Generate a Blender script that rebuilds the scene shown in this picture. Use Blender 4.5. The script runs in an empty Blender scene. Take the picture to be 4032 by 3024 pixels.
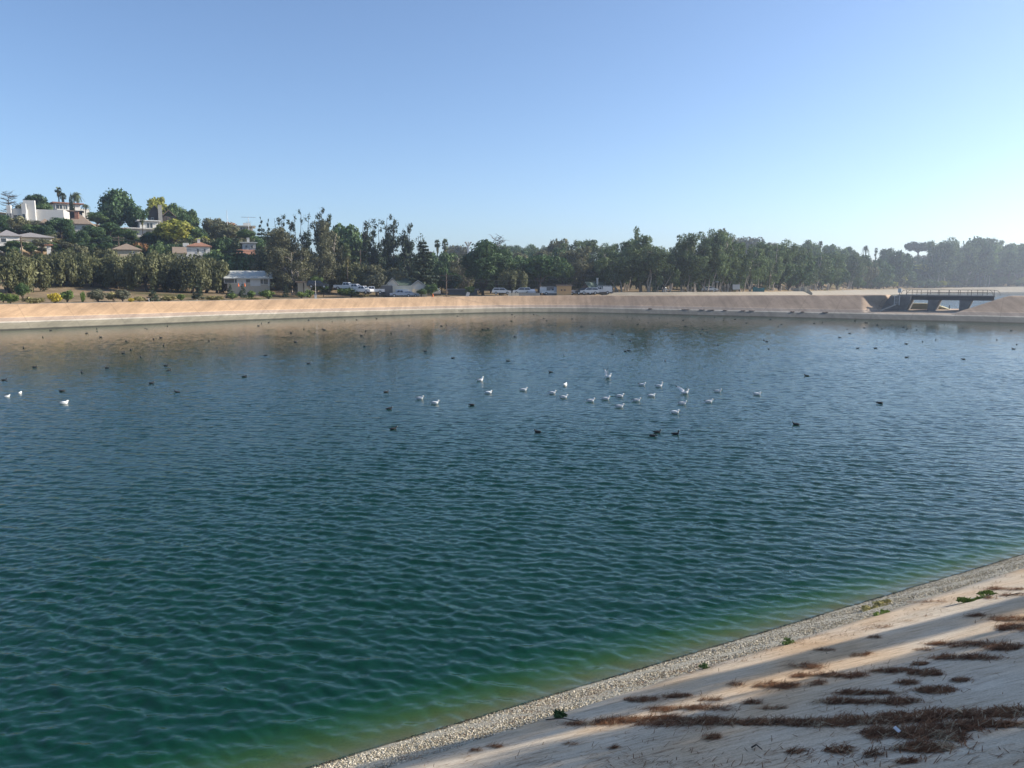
import bpy, bmesh, math, random
import numpy as np
from mathutils import Vector, Matrix, Euler

# ------------------------------------------------------------------ camera, sky, sun, exposure
SC = bpy.context.scene
R = math.radians
CAMZ = 7.0
PITCH = R(7.5)
F = 3024.0                                  # focal length in photo pixels (27 mm on 36 mm, 4032 px)
cam_data = bpy.data.cameras.new("camera")
cam_data.lens = 27.0; cam_data.sensor_width = 36.0
cam_data.clip_start = 0.1; cam_data.clip_end = 6000
cam = bpy.data.objects.new("camera", cam_data)
SC.collection.objects.link(cam)
cam.location = (0, 0, CAMZ); cam.rotation_euler = (R(90) - PITCH, 0, 0)
SC.camera = cam

HAZE = 0.0004
SUN_EL, SUN_AZ = R(29), R(80)               # azimuth clockwise from +Y
world = bpy.data.worlds.new("World"); SC.world = world; world.use_nodes = True
wn = world.node_tree.nodes; wl = world.node_tree.links
for n_ in list(wn): wn.remove(n_)
sky = wn.new("ShaderNodeTexSky"); sky.sky_type = 'NISHITA'; sky.sun_disc = False
sky.sun_elevation = SUN_EL; sky.sun_rotation = SUN_AZ
sky.altitude = 0; sky.air_density = 0.8; sky.dust_density = 0.7; sky.ozone_density = 3.4
bg = wn.new("ShaderNodeBackground"); bg.inputs[1].default_value = 0.125
wo = wn.new("ShaderNodeOutputWorld")
wl.new(sky.outputs[0], bg.inputs[0]); wl.new(bg.outputs[0], wo.inputs[0])

sd_ = bpy.data.lights.new("sun", 'SUN'); sd_.energy = 4.9; sd_.angle = R(0.5); sd_.color = (1.0, 0.93, 0.82)
sun = bpy.data.objects.new("sun", sd_); SC.collection.objects.link(sun)
SV = Vector((math.sin(SUN_AZ) * math.cos(SUN_EL), math.cos(SUN_AZ) * math.cos(SUN_EL), math.sin(SUN_EL)))
sun.rotation_euler = SV.to_track_quat('Z', 'Y').to_euler(); sun.location = SV * 300

SC.view_settings.view_transform = 'Standard'; SC.view_settings.look = 'None'
SC.view_settings.exposure = 0.66; SC.view_settings.gamma = 1.0
SC.cycles.max_bounces = 8; SC.cycles.transparent_max_bounces = 16; SC.cycles.volume_bounces = 0
SC.cycles.caustics_reflective = False; SC.cycles.caustics_refractive = False
SC.cycles.use_denoising = True

# ------------------------------------------------------------------ geometry helpers
cs, sn = math.cos(PITCH), math.sin(PITCH)
def ray(px, py):
    u, v = px - 2016.0, py - 1512.0
    D = v * cs + F * sn; Y = F * cs - v * sn; h = math.hypot(u, Y)
    return u / h, Y / h, -D / h             # horizontal unit direction, tan(elevation)
def at(px, r, py=1112):                     # a ground position r metres away in the direction of a photo column
    a, b, _ = ray(px, py); return a * r, b * r
def zat(px, py, r): return CAMZ + r * ray(px, py)[2]
def cosaz(px): return ray(px, 1112)[1]
def mw(px, r): return r * cosaz(px) ** 2 / 3050.0   # metres per photo pixel across the view
def mh(px, r): return r * cosaz(px) / 3050.0
def onz(px, py, z=0.0):                     # hit of a photo pixel with a horizontal level
    a, b, t = ray(px, py); r = (z - CAMZ) / t; return a * r, b * r

COL = SC.collection
def tag(o, label=None, cat=None, group=None, kind=None):
    if label: o['label'] = label
    if cat: o['category'] = cat
    if group: o['group'] = group
    if kind: o['kind'] = kind
    return o
def empty(name, loc=(0, 0, 0), rz=0.0):
    o = bpy.data.objects.new(name, None); COL.objects.link(o)
    o.location = loc; o.rotation_euler = (0, 0, rz); o.empty_display_size = 0.3
    return o
def npmesh(name, V, Fq):
    """V (n,3) array, Fq (m,k) array of equal-sided faces"""
    V = np.asarray(V, dtype=np.float32); Fq = np.asarray(Fq, dtype=np.int32)
    me = bpy.data.meshes.new(name); k = Fq.shape[1]
    me.vertices.add(len(V)); me.vertices.foreach_set("co", V.ravel())
    me.loops.add(Fq.size); me.loops.foreach_set("vertex_index", Fq.ravel())
    me.polygons.add(len(Fq)); me.polygons.foreach_set("loop_start", np.arange(0, Fq.size, k, dtype=np.int32))
    me.polygons.foreach_set("loop_total", np.full(len(Fq), k, dtype=np.int32))
    me.update(calc_edges=True); me.validate()
    return me
class MB:
    def __init__(s): s.v = []; s.f = []
    def add(s, vs, fs):
        n = len(s.v); s.v += [tuple(p) for p in vs]; s.f += [tuple(i + n for i in f) for f in fs]; return s
    def box(s, x0, x1, y0, y1, z0, z1, M=None):
        vs = [(x, y, z) for z in (z0, z1) for y in (y0, y1) for x in (x0, x1)]
        if M is not None: vs = [M @ Vector(p) for p in vs]
        return s.add(vs, [(0, 2, 3, 1), (4, 5, 7, 6), (0, 1, 5, 4), (2, 6, 7, 3), (0, 4, 6, 2), (1, 3, 7, 5)])
    def prism(s, pts, y0, y1):              # polygon in x,z extruded along y
        n = len(pts)
        vs = [(x, y0, z) for x, z in pts] + [(x, y1, z) for x, z in pts]
        fs = [tuple(range(n)), tuple(range(2 * n - 1, n - 1, -1))]
        fs += [(i, i + n, (i + 1) % n + n, (i + 1) % n) for i in range(n)]
        return s.add(vs, fs)
    def tube(s, pts, rad, seg=6, cap=True):
        pts = [Vector(p) for p in pts]; n0 = len(s.v); n = len(pts)
        if not hasattr(rad, '__len__'): rad = [rad] * n
        up = Vector((0, 0, 1)); prev = None
        for i, p in enumerate(pts):
            d = (pts[min(i + 1, n - 1)] - pts[max(i - 1, 0)])
            d = d.normalized() if d.length > 1e-9 else Vector((0, 0, 1))
            if prev is None:
                a = d.cross(up) if abs(d.z) < 0.9 else d.cross(Vector((1, 0, 0)))
            else:
                a = prev - d * prev.dot(d)
            a.normalize(); prev = a; b = d.cross(a)
            for k in range(seg):
                t = 2 * math.pi * k / seg
                s.v.append(tuple(p + (a * math.cos(t) + b * math.sin(t)) * rad[i]))
        for i in range(n - 1):
            for k in range(seg):
                a0 = n0 + i * seg + k; a1 = n0 + i * seg + (k + 1) % seg
                s.f.append((a0, a1, a1 + seg, a0 + seg))
        if cap:
            s.f.append(tuple(n0 + k for k in range(seg))[::-1])
            s.f.append(tuple(n0 + (n - 1) * seg + k for k in range(seg)))
        return s
    def mesh(s, name, mats=None, smooth=False):
        me = bpy.data.meshes.new(name); me.from_pydata(s.v, [], s.f); me.update()
        for m in (mats if isinstance(mats, (list, tuple)) else [mats] if mats else []): me.materials.append(m)
        if smooth: me.polygons.foreach_set("use_smooth", [True] * len(me.polygons))
        bm = bmesh.new(); bm.from_mesh(me); bmesh.ops.recalc_face_normals(bm, faces=bm.faces); bm.to_mesh(me); bm.free()
        return me
    def build(s, name, mat, parent=None, smooth=False):
        return link(name, s.mesh(name, mat, smooth), parent)
def link(name, me, parent=None):
    o = bpy.data.objects.new(name, me); COL.objects.link(o)
    if parent is not None: o.parent = parent
    return o
def children(o, _c={}):
    return KIDS.get(o.name, [])
KIDS = {}
def link_child(name, me, parent, loc=None, rot=None):
    o = link(name, me, parent); KIDS.setdefault(parent.name, []).append(o)
    if loc: o.location = loc
    if rot: o.rotation_euler = rot
    return o
def copy_tree(o, parent=None):
    c = o.copy(); COL.objects.link(c); c.parent = parent
    for ch in list(o.children): copy_tree(ch, c)
    return c

# ------------------------------------------------------------------ materials
def mat(name):
    m = bpy.data.materials.new(name); m.use_nodes = True
    nt = m.node_tree
    for n_ in list(nt.nodes): nt.nodes.remove(n_)
    return m, nt.nodes, nt.links
def N(nd, t, **kw):
    n_ = nd.new(t)
    for k, v in kw.items():
        if k.startswith('i_'):
            n_.inputs[int(k[2:]) if k[2:].isdigit() else k[2:].replace('_', ' ')].default_value = v
        else: setattr(n_, k, v)
    return n_
def ramp(nd, stops, interp='LINEAR'):
    r_ = nd.new("ShaderNodeValToRGB"); e = r_.color_ramp.elements; r_.color_ramp.interpolation = interp
    while len(e) > 1: e.remove(e[-1])
    e[0].position = stops[0][0]; c = stops[0][1]; e[0].color = (*c, 1) if len(c) == 3 else c
    for p, c in stops[1:]:
        x = e.new(p); x.color = (*c, 1) if len(c) == 3 else c
    return r_
def simple(name, col, rough=0.7, var=0.15, scale=1.5, metal=0.0, bump=0.0, spec=0.3):
    m, nd, lk = mat(name)
    tc = N(nd, "ShaderNodeTexCoord"); no = N(nd, "ShaderNodeTexNoise", i_Scale=scale, i_Detail=6.0, i_Roughness=0.6)
    lk.new(tc.outputs['Object'], no.inputs['Vector'])
    rp = ramp(nd, [(0.3, tuple(c * (1 - var) for c in col)), (0.7, tuple(min(1, c * (1 + var)) for c in col))])
    lk.new(no.outputs[0], rp.inputs[0])
    b = N(nd, "ShaderNodeBsdfPrincipled"); b.inputs['Roughness'].default_value = rough
    b.inputs['Metallic'].default_value = metal; b.inputs['Specular IOR Level'].default_value = spec
    lk.new(rp.outputs[0], b.inputs['Base Color'])
    if bump:
        bp = N(nd, "ShaderNodeBump"); bp.inputs['Strength'].default_value = bump; lk.new(no.outputs[0], bp.inputs['Height'])
        lk.new(bp.outputs[0], b.inputs['Normal'])
    o = N(nd, "ShaderNodeOutputMaterial"); lk.new(b.outputs[0], o.inputs[0])
    return m
def leafmat(name, c1, c2, trans=0.25, scale=0.35, hv=0.35):
    """leaves: two leaf colours mixed by a world-size noise and a per-tree random value"""
    m, nd, lk = mat(name)
    g = N(nd, "ShaderNodeNewGeometry"); oi = N(nd, "ShaderNodeObjectInfo")
    no = N(nd, "ShaderNodeTexNoise", i_Scale=scale, i_Detail=3.0, i_Roughness=0.7); lk.new(g.outputs['Position'], no.inputs['Vector'])
    rp = ramp(nd, [(0.35, c1), (0.65, c2)]); lk.new(no.outputs[0], rp.inputs[0])
    ri = N(nd, "ShaderNodeMath", operation='MULTIPLY_ADD'); ri.inputs[1].default_value = hv; ri.inputs[2].default_value = 1 - hv / 2
    lk.new(oi.outputs['Random'], ri.inputs[0])
    ri2 = N(nd, "ShaderNodeMath", operation='MULTIPLY_ADD'); ri2.inputs[1].default_value = 0.6; ri2.inputs[2].default_value = 0.92
    lk.new(g.outputs['Random Per Island'], ri2.inputs[0])
    mu = N(nd, "ShaderNodeMath", operation='MULTIPLY'); lk.new(ri.outputs[0], mu.inputs[0]); lk.new(ri2.outputs[0], mu.inputs[1])
    vm = N(nd, "ShaderNodeVectorMath", operation='SCALE'); lk.new(rp.outputs[0], vm.inputs[0]); lk.new(mu.outputs[0], vm.inputs['Scale'])
    d = N(nd, "ShaderNodeBsdfDiffuse"); t = N(nd, "ShaderNodeBsdfTranslucent"); mx = N(nd, "ShaderNodeMixShader", i_0=trans)
    lk.new(vm.outputs[0], d.inputs[0]); lk.new(vm.outputs[0], t.inputs[0])
    lk.new(d.outputs[0], mx.inputs[1]); lk.new(t.outputs[0], mx.inputs[2])
    gl = N(nd, "ShaderNodeBsdfGlossy"); gl.inputs['Roughness'].default_value = 0.6
    mx2 = N(nd, "ShaderNodeMixShader", i_0=0.02); lk.new(mx.outputs[0], mx2.inputs[1]); lk.new(gl.outputs[0], mx2.inputs[2])
    o = N(nd, "ShaderNodeOutputMaterial"); lk.new(mx2.outputs[0], o.inputs[0])
    return m

# reservoir bank: concrete with level stains of the old waterlines (world height bands) and vertical streaks
def bankmat():
    m, nd, lk = mat("bank_concrete")
    g = N(nd, "ShaderNodeNewGeometry"); sx = N(nd, "ShaderNodeSeparateXYZ"); lk.new(g.outputs['Position'], sx.inputs[0])
    n1 = N(nd, "ShaderNodeTexNoise", i_Scale=0.22, i_Detail=8.0, i_Roughness=0.65); lk.new(g.outputs['Position'], n1.inputs['Vector'])
    n2 = N(nd, "ShaderNodeTexNoise", i_Scale=2.2, i_Detail=6.0, i_Roughness=0.7); lk.new(g.outputs['Position'], n2.inputs['Vector'])
    w = N(nd, "ShaderNodeMath", operation='MULTIPLY_ADD'); w.inputs[1].default_value = 0.10; lk.new(n1.outputs[0], w.inputs[0]); lk.new(sx.outputs[2], w.inputs[2])
    mr = N(nd, "ShaderNodeMapRange"); mr.inputs[1].default_value = -1; mr.inputs[2].default_value = 6; lk.new(w.outputs[0], mr.inputs[0])
    def p(z): return (z + 0.05 + 1) / 7
    def rmp(up, ap, pink):
        return ramp(nd, [(p(-1), (0.10, 0.10, 0.06)), (p(0.0), (0.07, 0.065, 0.045)), (p(0.12), (0.07, 0.065, 0.05)), (p(0.20), ap), (p(0.55), tuple(c * .93 for c in ap)),
                   (p(0.93), tuple(c * 1.08 for c in ap)), (p(0.98), (0.15, 0.13, 0.105)), (p(1.03), (0.50, 0.45, 0.36)), (p(1.15), (0.48, 0.42, 0.33)),
                   (p(1.2), pink), (p(1.7), pink), (p(1.76), tuple(min(1, c * 1.5) for c in up)), (p(1.83), up), (p(3.2), tuple(c * .93 for c in up)), (p(4.9), up)])
    ra = rmp((0.46, 0.305, 0.18), (0.25, 0.225, 0.16), (0.38, 0.29, 0.22)); rb = rmp((0.37, 0.27, 0.19), (0.165, 0.155, 0.13), (0.34, 0.27, 0.21))  # left bank warm and bright, dyke duller: mostly sun and shade put into the colour
    lk.new(mr.outputs[0], ra.inputs[0]); lk.new(mr.outputs[0], rb.inputs[0])
    mxx = N(nd, "ShaderNodeMapRange"); mxx.inputs[1].default_value = -30; mxx.inputs[2].default_value = 45; lk.new(sx.outputs[0], mxx.inputs[0])
    mx = N(nd, "ShaderNodeMix", data_type='RGBA'); lk.new(mxx.outputs[0], mx.inputs[0]); lk.new(ra.outputs[0], mx.inputs[6]); lk.new(rb.outputs[0], mx.inputs[7])
    # slanting panel joints and run-off streaks: noise stretched down the slope
    mp = N(nd, "ShaderNodeMapping"); mp.inputs['Rotation'].default_value = (0, 0, R(-48)); mp.inputs['Scale'].default_value = (0.9, 0.10, 0.10); lk.new(g.outputs['Position'], mp.inputs[0])
    n3 = N(nd, "ShaderNodeTexNoise", i_Scale=0.9, i_Detail=7.0, i_Roughness=0.72); lk.new(mp.outputs[0], n3.inputs['Vector'])
    def mr2(src, lo, hi, a, b):
        q = N(nd, "ShaderNodeMapRange"); q.inputs[1].default_value = lo; q.inputs[2].default_value = hi; q.inputs[3].default_value = a; q.inputs[4].default_value = b; lk.new(src.outputs[0], q.inputs[0]); return q
    a = mr2(n3, .35, .65, .80, 1.14); b_ = mr2(n2, .3, .7, .90, 1.10); c_ = mr2(n1, .35, .65, .88, 1.12)
    m1 = N(nd, "ShaderNodeMath", operation='MULTIPLY'); lk.new(a.outputs[0], m1.inputs[0]); lk.new(b_.outputs[0], m1.inputs[1])
    m2_ = N(nd, "ShaderNodeMath", operation='MULTIPLY'); lk.new(m1.outputs[0], m2_.inputs[0]); lk.new(c_.outputs[0], m2_.inputs[1])
    def joint(ax, ay):
        q1 = N(nd, "ShaderNodeMath", operation='MULTIPLY'); q1.inputs[1].default_value = ax / 7.0; lk.new(sx.outputs[0], q1.inputs[0])
        q2 = N(nd, "ShaderNodeMath", operation='MULTIPLY_ADD'); q2.inputs[1].default_value = ay / 7.0; lk.new(sx.outputs[1], q2.inputs[0]); lk.new(q1.outputs[0], q2.inputs[2])
        q3 = N(nd, "ShaderNodeMath", operation='FRACT'); lk.new(q2.outputs[0], q3.inputs[0]); q4 = N(nd, "ShaderNodeMath", operation='LESS_THAN'); q4.inputs[1].default_value = .022; lk.new(q3.outputs[0], q4.inputs[0]); return q4
    jm = N(nd, "ShaderNodeMix", data_type='FLOAT'); ja, jb = joint(.72, .69), joint(.82, -.57); st_ = N(nd, "ShaderNodeMath", operation='GREATER_THAN'); st_.inputs[1].default_value = 8; lk.new(sx.outputs[0], st_.inputs[0])
    lk.new(st_.outputs[0], jm.inputs[0]); lk.new(ja.outputs[0], jm.inputs[2]); lk.new(jb.outputs[0], jm.inputs[3])
    jk = N(nd, "ShaderNodeMapRange"); jk.inputs[3].default_value = 1.0; jk.inputs[4].default_value = 0.84; lk.new(jm.outputs[0], jk.inputs[0])
    m2 = N(nd, "ShaderNodeMath", operation='MULTIPLY'); lk.new(m2_.outputs[0], m2.inputs[0]); lk.new(jk.outputs[0], m2.inputs[1])
    vm = N(nd, "ShaderNodeVectorMath", operation='SCALE'); lk.new(mx.outputs[2], vm.inputs[0]); lk.new(m2.outputs[0], vm.inputs['Scale'])
    b = N(nd, "ShaderNodeBsdfPrincipled"); b.inputs['Roughness'].default_value = 0.85; b.inputs['Specular IOR Level'].default_value = 0.2
    lk.new(vm.outputs[0], b.inputs['Base Color'])
    bp = N(nd, "ShaderNodeBump"); bp.inputs['Strength'].default_value = 0.3; bp.inputs['Distance'].default_value = 0.1; lk.new(n2.outputs[0], bp.inputs['Height']); lk.new(bp.outputs[0], b.inputs['Normal'])
    o = N(nd, "ShaderNodeOutputMaterial"); lk.new(b.outputs[0], o.inputs[0])
    return m
M_bankL = M_bankR = bankmat()

def groundmat():
    m, nd, lk = mat("dry_ground")
    g = N(nd, "ShaderNodeNewGeometry")
    n1 = N(nd, "ShaderNodeTexNoise", i_Scale=0.06, i_Detail=8.0, i_Roughness=0.65); lk.new(g.outputs['Position'], n1.inputs['Vector'])
    n2 = N(nd, "ShaderNodeTexNoise", i_Scale=0.9, i_Detail=6.0, i_Roughness=0.7); lk.new(g.outputs['Position'], n2.inputs['Vector'])
    rp = ramp(nd, [(0.35, (0.11, 0.10, 0.05)), (0.48, (0.24, 0.18, 0.11)), (0.6, (0.34, 0.25, 0.16)), (0.7, (0.16, 0.14, 0.06))]); lk.new(n1.outputs[0], rp.inputs[0])
    rp2 = ramp(nd, [(0.3, (0.6, 0.6, 0.6)), (0.7, (1.2, 1.2, 1.2))]); lk.new(n2.outputs[0], rp2.inputs[0])
    mx = N(nd, "ShaderNodeMix", data_type='RGBA', blend_type='MULTIPLY', i_0=1.0); lk.new(rp.outputs[0], mx.inputs[6]); lk.new(rp2.outputs[0], mx.inputs[7])
    b = N(nd, "ShaderNodeBsdfDiffuse"); lk.new(mx.outputs[2], b.inputs[0])
    o = N(nd, "ShaderNodeOutputMaterial"); lk.new(b.outputs[0], o.inputs[0])
    return m
M_ground = groundmat()

def watermat():
    m, nd, lk = mat("rippled_water")
    g = N(nd, "ShaderNodeNewGeometry")
    mp = N(nd, "ShaderNodeMapping"); mp.inputs['Rotation'].default_value = (0, 0, R(-12)); mp.inputs['Scale'].default_value = (.55, 1, 1); lk.new(g.outputs['Position'], mp.inputs[0])
    no = N(nd, "ShaderNodeTexNoise", i_Scale=7.0, i_Detail=3.0, i_Roughness=.55, i_Distortion=.3); lk.new(mp.outputs[0], no.inputs['Vector'])
    bp = N(nd, "ShaderNodeBump"); bp.inputs['Strength'].default_value = 1.0; bp.inputs['Distance'].default_value = RIP; lk.new(no.outputs[0], bp.inputs['Height'])
    gl = N(nd, "ShaderNodeBsdfGlossy"); gl.inputs['Roughness'].default_value = 0.03; lk.new(bp.outputs[0], gl.inputs['Normal'])
    fr = N(nd, "ShaderNodeFresnel", i_IOR=1.33); lk.new(bp.outputs[0], fr.inputs['Normal'])
    io = N(nd, "ShaderNodeMapRange"); io.inputs[3].default_value = 1.41; io.inputs[4].default_value = 1 / 1.41; lk.new(g.outputs['Backfacing'], io.inputs[0]); lk.new(io.outputs[0], fr.inputs['IOR'])
    tr = N(nd, "ShaderNodeBsdfTransparent"); tr.inputs[0].default_value = (1, 1, 1, 1)
    df = N(nd, "ShaderNodeBsdfDiffuse"); df.inputs[0].default_value = (0.010, 0.138, 0.088, 1)
    mb = N(nd, "ShaderNodeMixShader", i_0=0.22); lk.new(tr.outputs[0], mb.inputs[1]); lk.new(df.outputs[0], mb.inputs[2])
    mx = N(nd, "ShaderNodeMixShader"); lk.new(fr.outputs[0], mx.inputs[0]); lk.new(mb.outputs[0], mx.inputs[1]); lk.new(gl.outputs[0], mx.inputs[2])
    o = N(nd, "ShaderNodeOutputMaterial"); lk.new(mx.outputs[0], o.inputs[0])
    va = N(nd, "ShaderNodeVolumeAbsorption"); va.inputs[0].default_value = (0.30, 0.60, 0.05, 1); va.inputs[1].default_value = 0.30
    lk.new(va.outputs[0], o.inputs[1])
    return m
RIP = 0.009
M_water = watermat()

def shoremat(name, kind):
    m, nd, lk = mat(name)
    g = N(nd, "ShaderNodeNewGeometry"); sx = N(nd, "ShaderNodeSeparateXYZ"); lk.new(g.outputs['Position'], sx.inputs[0])
    b = N(nd, "ShaderNodeBsdfPrincipled"); b.inputs['Roughness'].default_value = 0.85; b.inputs['Specular IOR Level'].default_value = 0.2
    if kind == 'gravel':
        vo = N(nd, "ShaderNodeTexVoronoi", i_Scale=48.0); lk.new(g.outputs['Position'], vo.inputs['Vector'])
        rp = ramp(nd, [(0.0, (0.17, 0.15, 0.10)), (0.35, (0.40, 0.36, 0.27)), (0.75, (0.58, 0.52, 0.41)), (1.0, (0.72, 0.66, 0.54))]); lk.new(vo.outputs['Color'], rp.inputs[0])
        no = N(nd, "ShaderNodeTexNoise", i_Scale=1.2, i_Detail=4.0); lk.new(g.outputs['Position'], no.inputs['Vector'])
        w = N(nd, "ShaderNodeMath", operation='MULTIPLY_ADD'); w.inputs[1].default_value = -0.14; lk.new(no.outputs[0], w.inputs[0]); lk.new(sx.outputs[2], w.inputs[2])
        wet = ramp(nd, [(0.0, (0.5, 0.5, 0.2)), (0.30, (0.52, 0.46, 0.22)), (0.46, (0.50, 0.41, 0.25)), (0.492, (0.36, 0.31, 0.2)), (0.505, (0.2, 0.18, 0.12)), (0.515, (0.2, 0.19, 0.14)), (0.532, (0.95, 0.95, 0.95))])
        mr = N(nd, "ShaderNodeMapRange"); mr.inputs[1].default_value = -1.57; mr.inputs[2].default_value = 1.43; lk.new(w.outputs[0], mr.inputs[0]); lk.new(mr.outputs[0], wet.inputs[0])
        mx = N(nd, "ShaderNodeMix", data_type='RGBA', blend_type='MULTIPLY', i_0=1.0); lk.new(rp.outputs[0], mx.inputs[6]); lk.new(wet.outputs[0], mx.inputs[7])
        lk.new(mx.outputs[2], b.inputs['Base Color'])
        bp = N(nd, "ShaderNodeBump"); bp.inputs['Strength'].default_value = 0.8; bp.inputs['Distance'].default_value = 0.02; bp.invert = True
        lk.new(vo.outputs['Distance'], bp.inputs['Height']); lk.new(bp.outputs[0], b.inputs['Normal'])
    else:
        no = N(nd, "ShaderNodeTexNoise", i_Scale=0.8, i_Detail=9.0, i_Roughness=0.68); lk.new(g.outputs['Position'], no.inputs['Vector'])
        rp = ramp(nd, [(0.3, (0.57, 0.465, 0.335)), (0.5, (0.68, 0.575, 0.435)), (0.7, (0.76, 0.66, 0.52))]); lk.new(no.outputs[0], rp.inputs[0])
        # fine litter stains and streaks along the slope
        mp = N(nd, "ShaderNodeMapping"); mp.inputs['Rotation'].default_value = (0, 0, R(-10)); mp.inputs['Scale'].default_value = (0.22, 1.4, 1); lk.new(g.outputs['Position'], mp.inputs[0])
        n2 = N(nd, "ShaderNodeTexNoise", i_Scale=9.0, i_Detail=6.0, i_Roughness=0.75); lk.new(mp.outputs[0], n2.inputs['Vector'])
        r2 = ramp(nd, [(0.33, (0.52, 0.42, 0.34)), (0.44, (0.88, 0.84, 0.8)), (0.6, (1.05, 1.04, 1.02))]); lk.new(n2.outputs[0], r2.inputs[0])
        mx = N(nd, "ShaderNodeMix", data_type='RGBA', blend_type='MULTIPLY', i_0=0.9); lk.new(rp.outputs[0], mx.inputs[6]); lk.new(r2.outputs[0], mx.inputs[7])
        n3 = N(nd, "ShaderNodeTexNoise", i_Scale=60.0, i_Detail=4.0, i_Roughness=0.7); lk.new(g.outputs['Position'], n3.inputs['Vector'])
        r3 = ramp(nd, [(0.35, (0.78, 0.77, 0.75)), (0.62, (1.1, 1.1, 1.1))]); lk.new(n3.outputs[0], r3.inputs[0])
        mx2 = N(nd, "ShaderNodeMix", data_type='RGBA', blend_type='MULTIPLY', i_0=0.9); lk.new(mx.outputs[2], mx2.inputs[6]); lk.new(r3.outputs[0], mx2.inputs[7])
        n4 = N(nd, "ShaderNodeTexNoise", i_Scale=0.35, i_Detail=2.0); lk.new(g.outputs['Position'], n4.inputs['Vector'])
        r4 = ramp(nd, [(0.42, (1.0, 1.0, 1.0)), (0.62, (1.02, 0.86, 0.70))]); lk.new(n4.outputs[0], r4.inputs[0])
        mx3 = N(nd, "ShaderNodeMix", data_type='RGBA', blend_type='MULTIPLY', i_0=1.0); lk.new(mx2.outputs[2], mx3.inputs[6]); lk.new(r4.outputs[0], mx3.inputs[7])
        lk.new(mx3.outputs[2], b.inputs['Base Color'])
        ad = N(nd, "ShaderNodeMath", operation='MULTIPLY_ADD'); ad.inputs[1].default_value = 0.35; lk.new(n3.outputs[0], ad.inputs[0]); lk.new(n2.outputs[0], ad.inputs[2])
        bp = N(nd, "ShaderNodeBump"); bp.inputs['Strength'].default_value = 0.55; bp.inputs['Distance'].default_value = 0.012
        lk.new(ad.outputs[0], bp.inputs['Height']); lk.new(bp.outputs[0], b.inputs['Normal'])
    o = N(nd, "ShaderNodeOutputMaterial"); lk.new(b.outputs[0], o.inputs[0])
    return m
M_gravel = shoremat("shore_gravel", 'gravel'); M_slab = shoremat("slope_concrete", 'slab')

M_path = simple("path_concrete", (0.42, 0.37, 0.29), 0.9, 0.12, 0.8)
M_asph = simple("asphalt", (0.07, 0.07, 0.07), 0.9, 0.2, 1.0)
M_bark = simple("bark_brown", (0.075, 0.058, 0.045), 0.9, 0.3, 3)
M_barkd = simple("bark_dark", (0.04, 0.034, 0.03), 0.9, 0.3, 3)
M_euctr = simple("eucalyptus_bark", (0.36, 0.31, 0.26), 0.8, 0.35, 1.2)
M_white = simple("white_stucco", (0.60, 0.58, 0.54), 0.8, 0.05, 1)
M_cream = simple("cream_stucco", (0.66, 0.58, 0.44), 0.8, 0.07, 1)
M_tan = simple("tan_stucco", (0.5, 0.42, 0.31), 0.8, 0.1, 1)
M_dkwood = simple("dark_shingle", (0.085, 0.07, 0.06), 0.8, 0.2, 2)
M_brick = simple("brick", (0.28, 0.14, 0.10), 0.85, 0.25, 6)
M_tile = simple("red_roof_tile", (0.30, 0.15, 0.095), 0.8, 0.2, 4)
M_roofg = simple("grey_shingle_roof", (0.27, 0.25, 0.24), 0.9, 0.15, 3)
M_roofb = simple("brown_shingle_roof", (0.25, 0.19, 0.14), 0.9, 0.15, 3)
M_roofgr = simple("green_shingle_roof", (0.07, 0.10, 0.075), 0.85, 0.15, 3)
M_roofw = simple("pale_roof", (0.5, 0.5, 0.45), 0.8, 0.1, 1)
M_conc = simple("grey_concrete", (0.36, 0.34, 0.30), 0.85, 0.15, 1.5)
M_concd = simple("dark_concrete", (0.15, 0.145, 0.14), 0.85, 0.2, 1.0)
M_steel = simple("painted_dark_steel", (0.05, 0.05, 0.055), 0.5, 0.2, 3, 0.3)
M_galv = simple("galvanised_steel", (0.45, 0.46, 0.47), 0.45, 0.1, 3, 0.7)
M_rust = simple("rusty_steel", (0.10, 0.06, 0.045), 0.8, 0.3, 5)
M_glass = simple("dark_glass", (0.02, 0.025, 0.03), 0.08, 0.1, 1, 0, 0, 0.8)
M_tire = simple("tyre_rubber", (0.02, 0.02, 0.02), 0.8, 0.1, 4)
M_pw = simple("white_car_paint", (0.6, 0.6, 0.6), 0.25, 0.03, 1, 0, 0, 0.6)
M_pd = simple("dark_car_paint", (0.03, 0.035, 0.045), 0.25, 0.05, 1, 0, 0, 0.6)
M_pb = simple("beige_car_paint", (0.38, 0.31, 0.2), 0.3, 0.05, 1, 0, 0, 0.6)
M_ps = simple("silver_blue_car_paint", (0.3, 0.34, 0.42), 0.3, 0.05, 1, 0.3, 0, 0.6)
M_lamp = simple("headlight_glass", (0.6, 0.6, 0.6), 0.1, 0.03, 1, 0, 0, 0.8)
M_teal = simple("teal_steel", (0.02, 0.16, 0.18), 0.6, 0.15, 1)
M_tanbox = simple("orange_tan_panel", (0.58, 0.36, 0.17), 0.7, 0.08, 1)
M_greyw = simple("grey_siding", (0.17, 0.165, 0.16), 0.8, 0.1, 2)
M_polew = simple("weathered_pole_wood", (0.13, 0.095, 0.07), 0.9, 0.2, 3)
M_wire = simple("cable_black", (0.06, 0.06, 0.06), 0.7, 0.1, 1)
M_orange = simple("orange_plastic", (0.7, 0.17, 0.04), 0.5, 0.05, 1)
M_gw = simple("gull_white", (0.82, 0.81, 0.79), 0.8, 0.05, 12)
M_gg = simple("gull_grey_wing", (0.48, 0.49, 0.51), 0.8, 0.1, 12)
M_gb = simple("gull_black_tip", (0.02, 0.02, 0.02), 0.8, 0.1, 12)
M_bill = simple("gull_bill", (0.6, 0.4, 0.08), 0.5, 0.1, 12)
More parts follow.
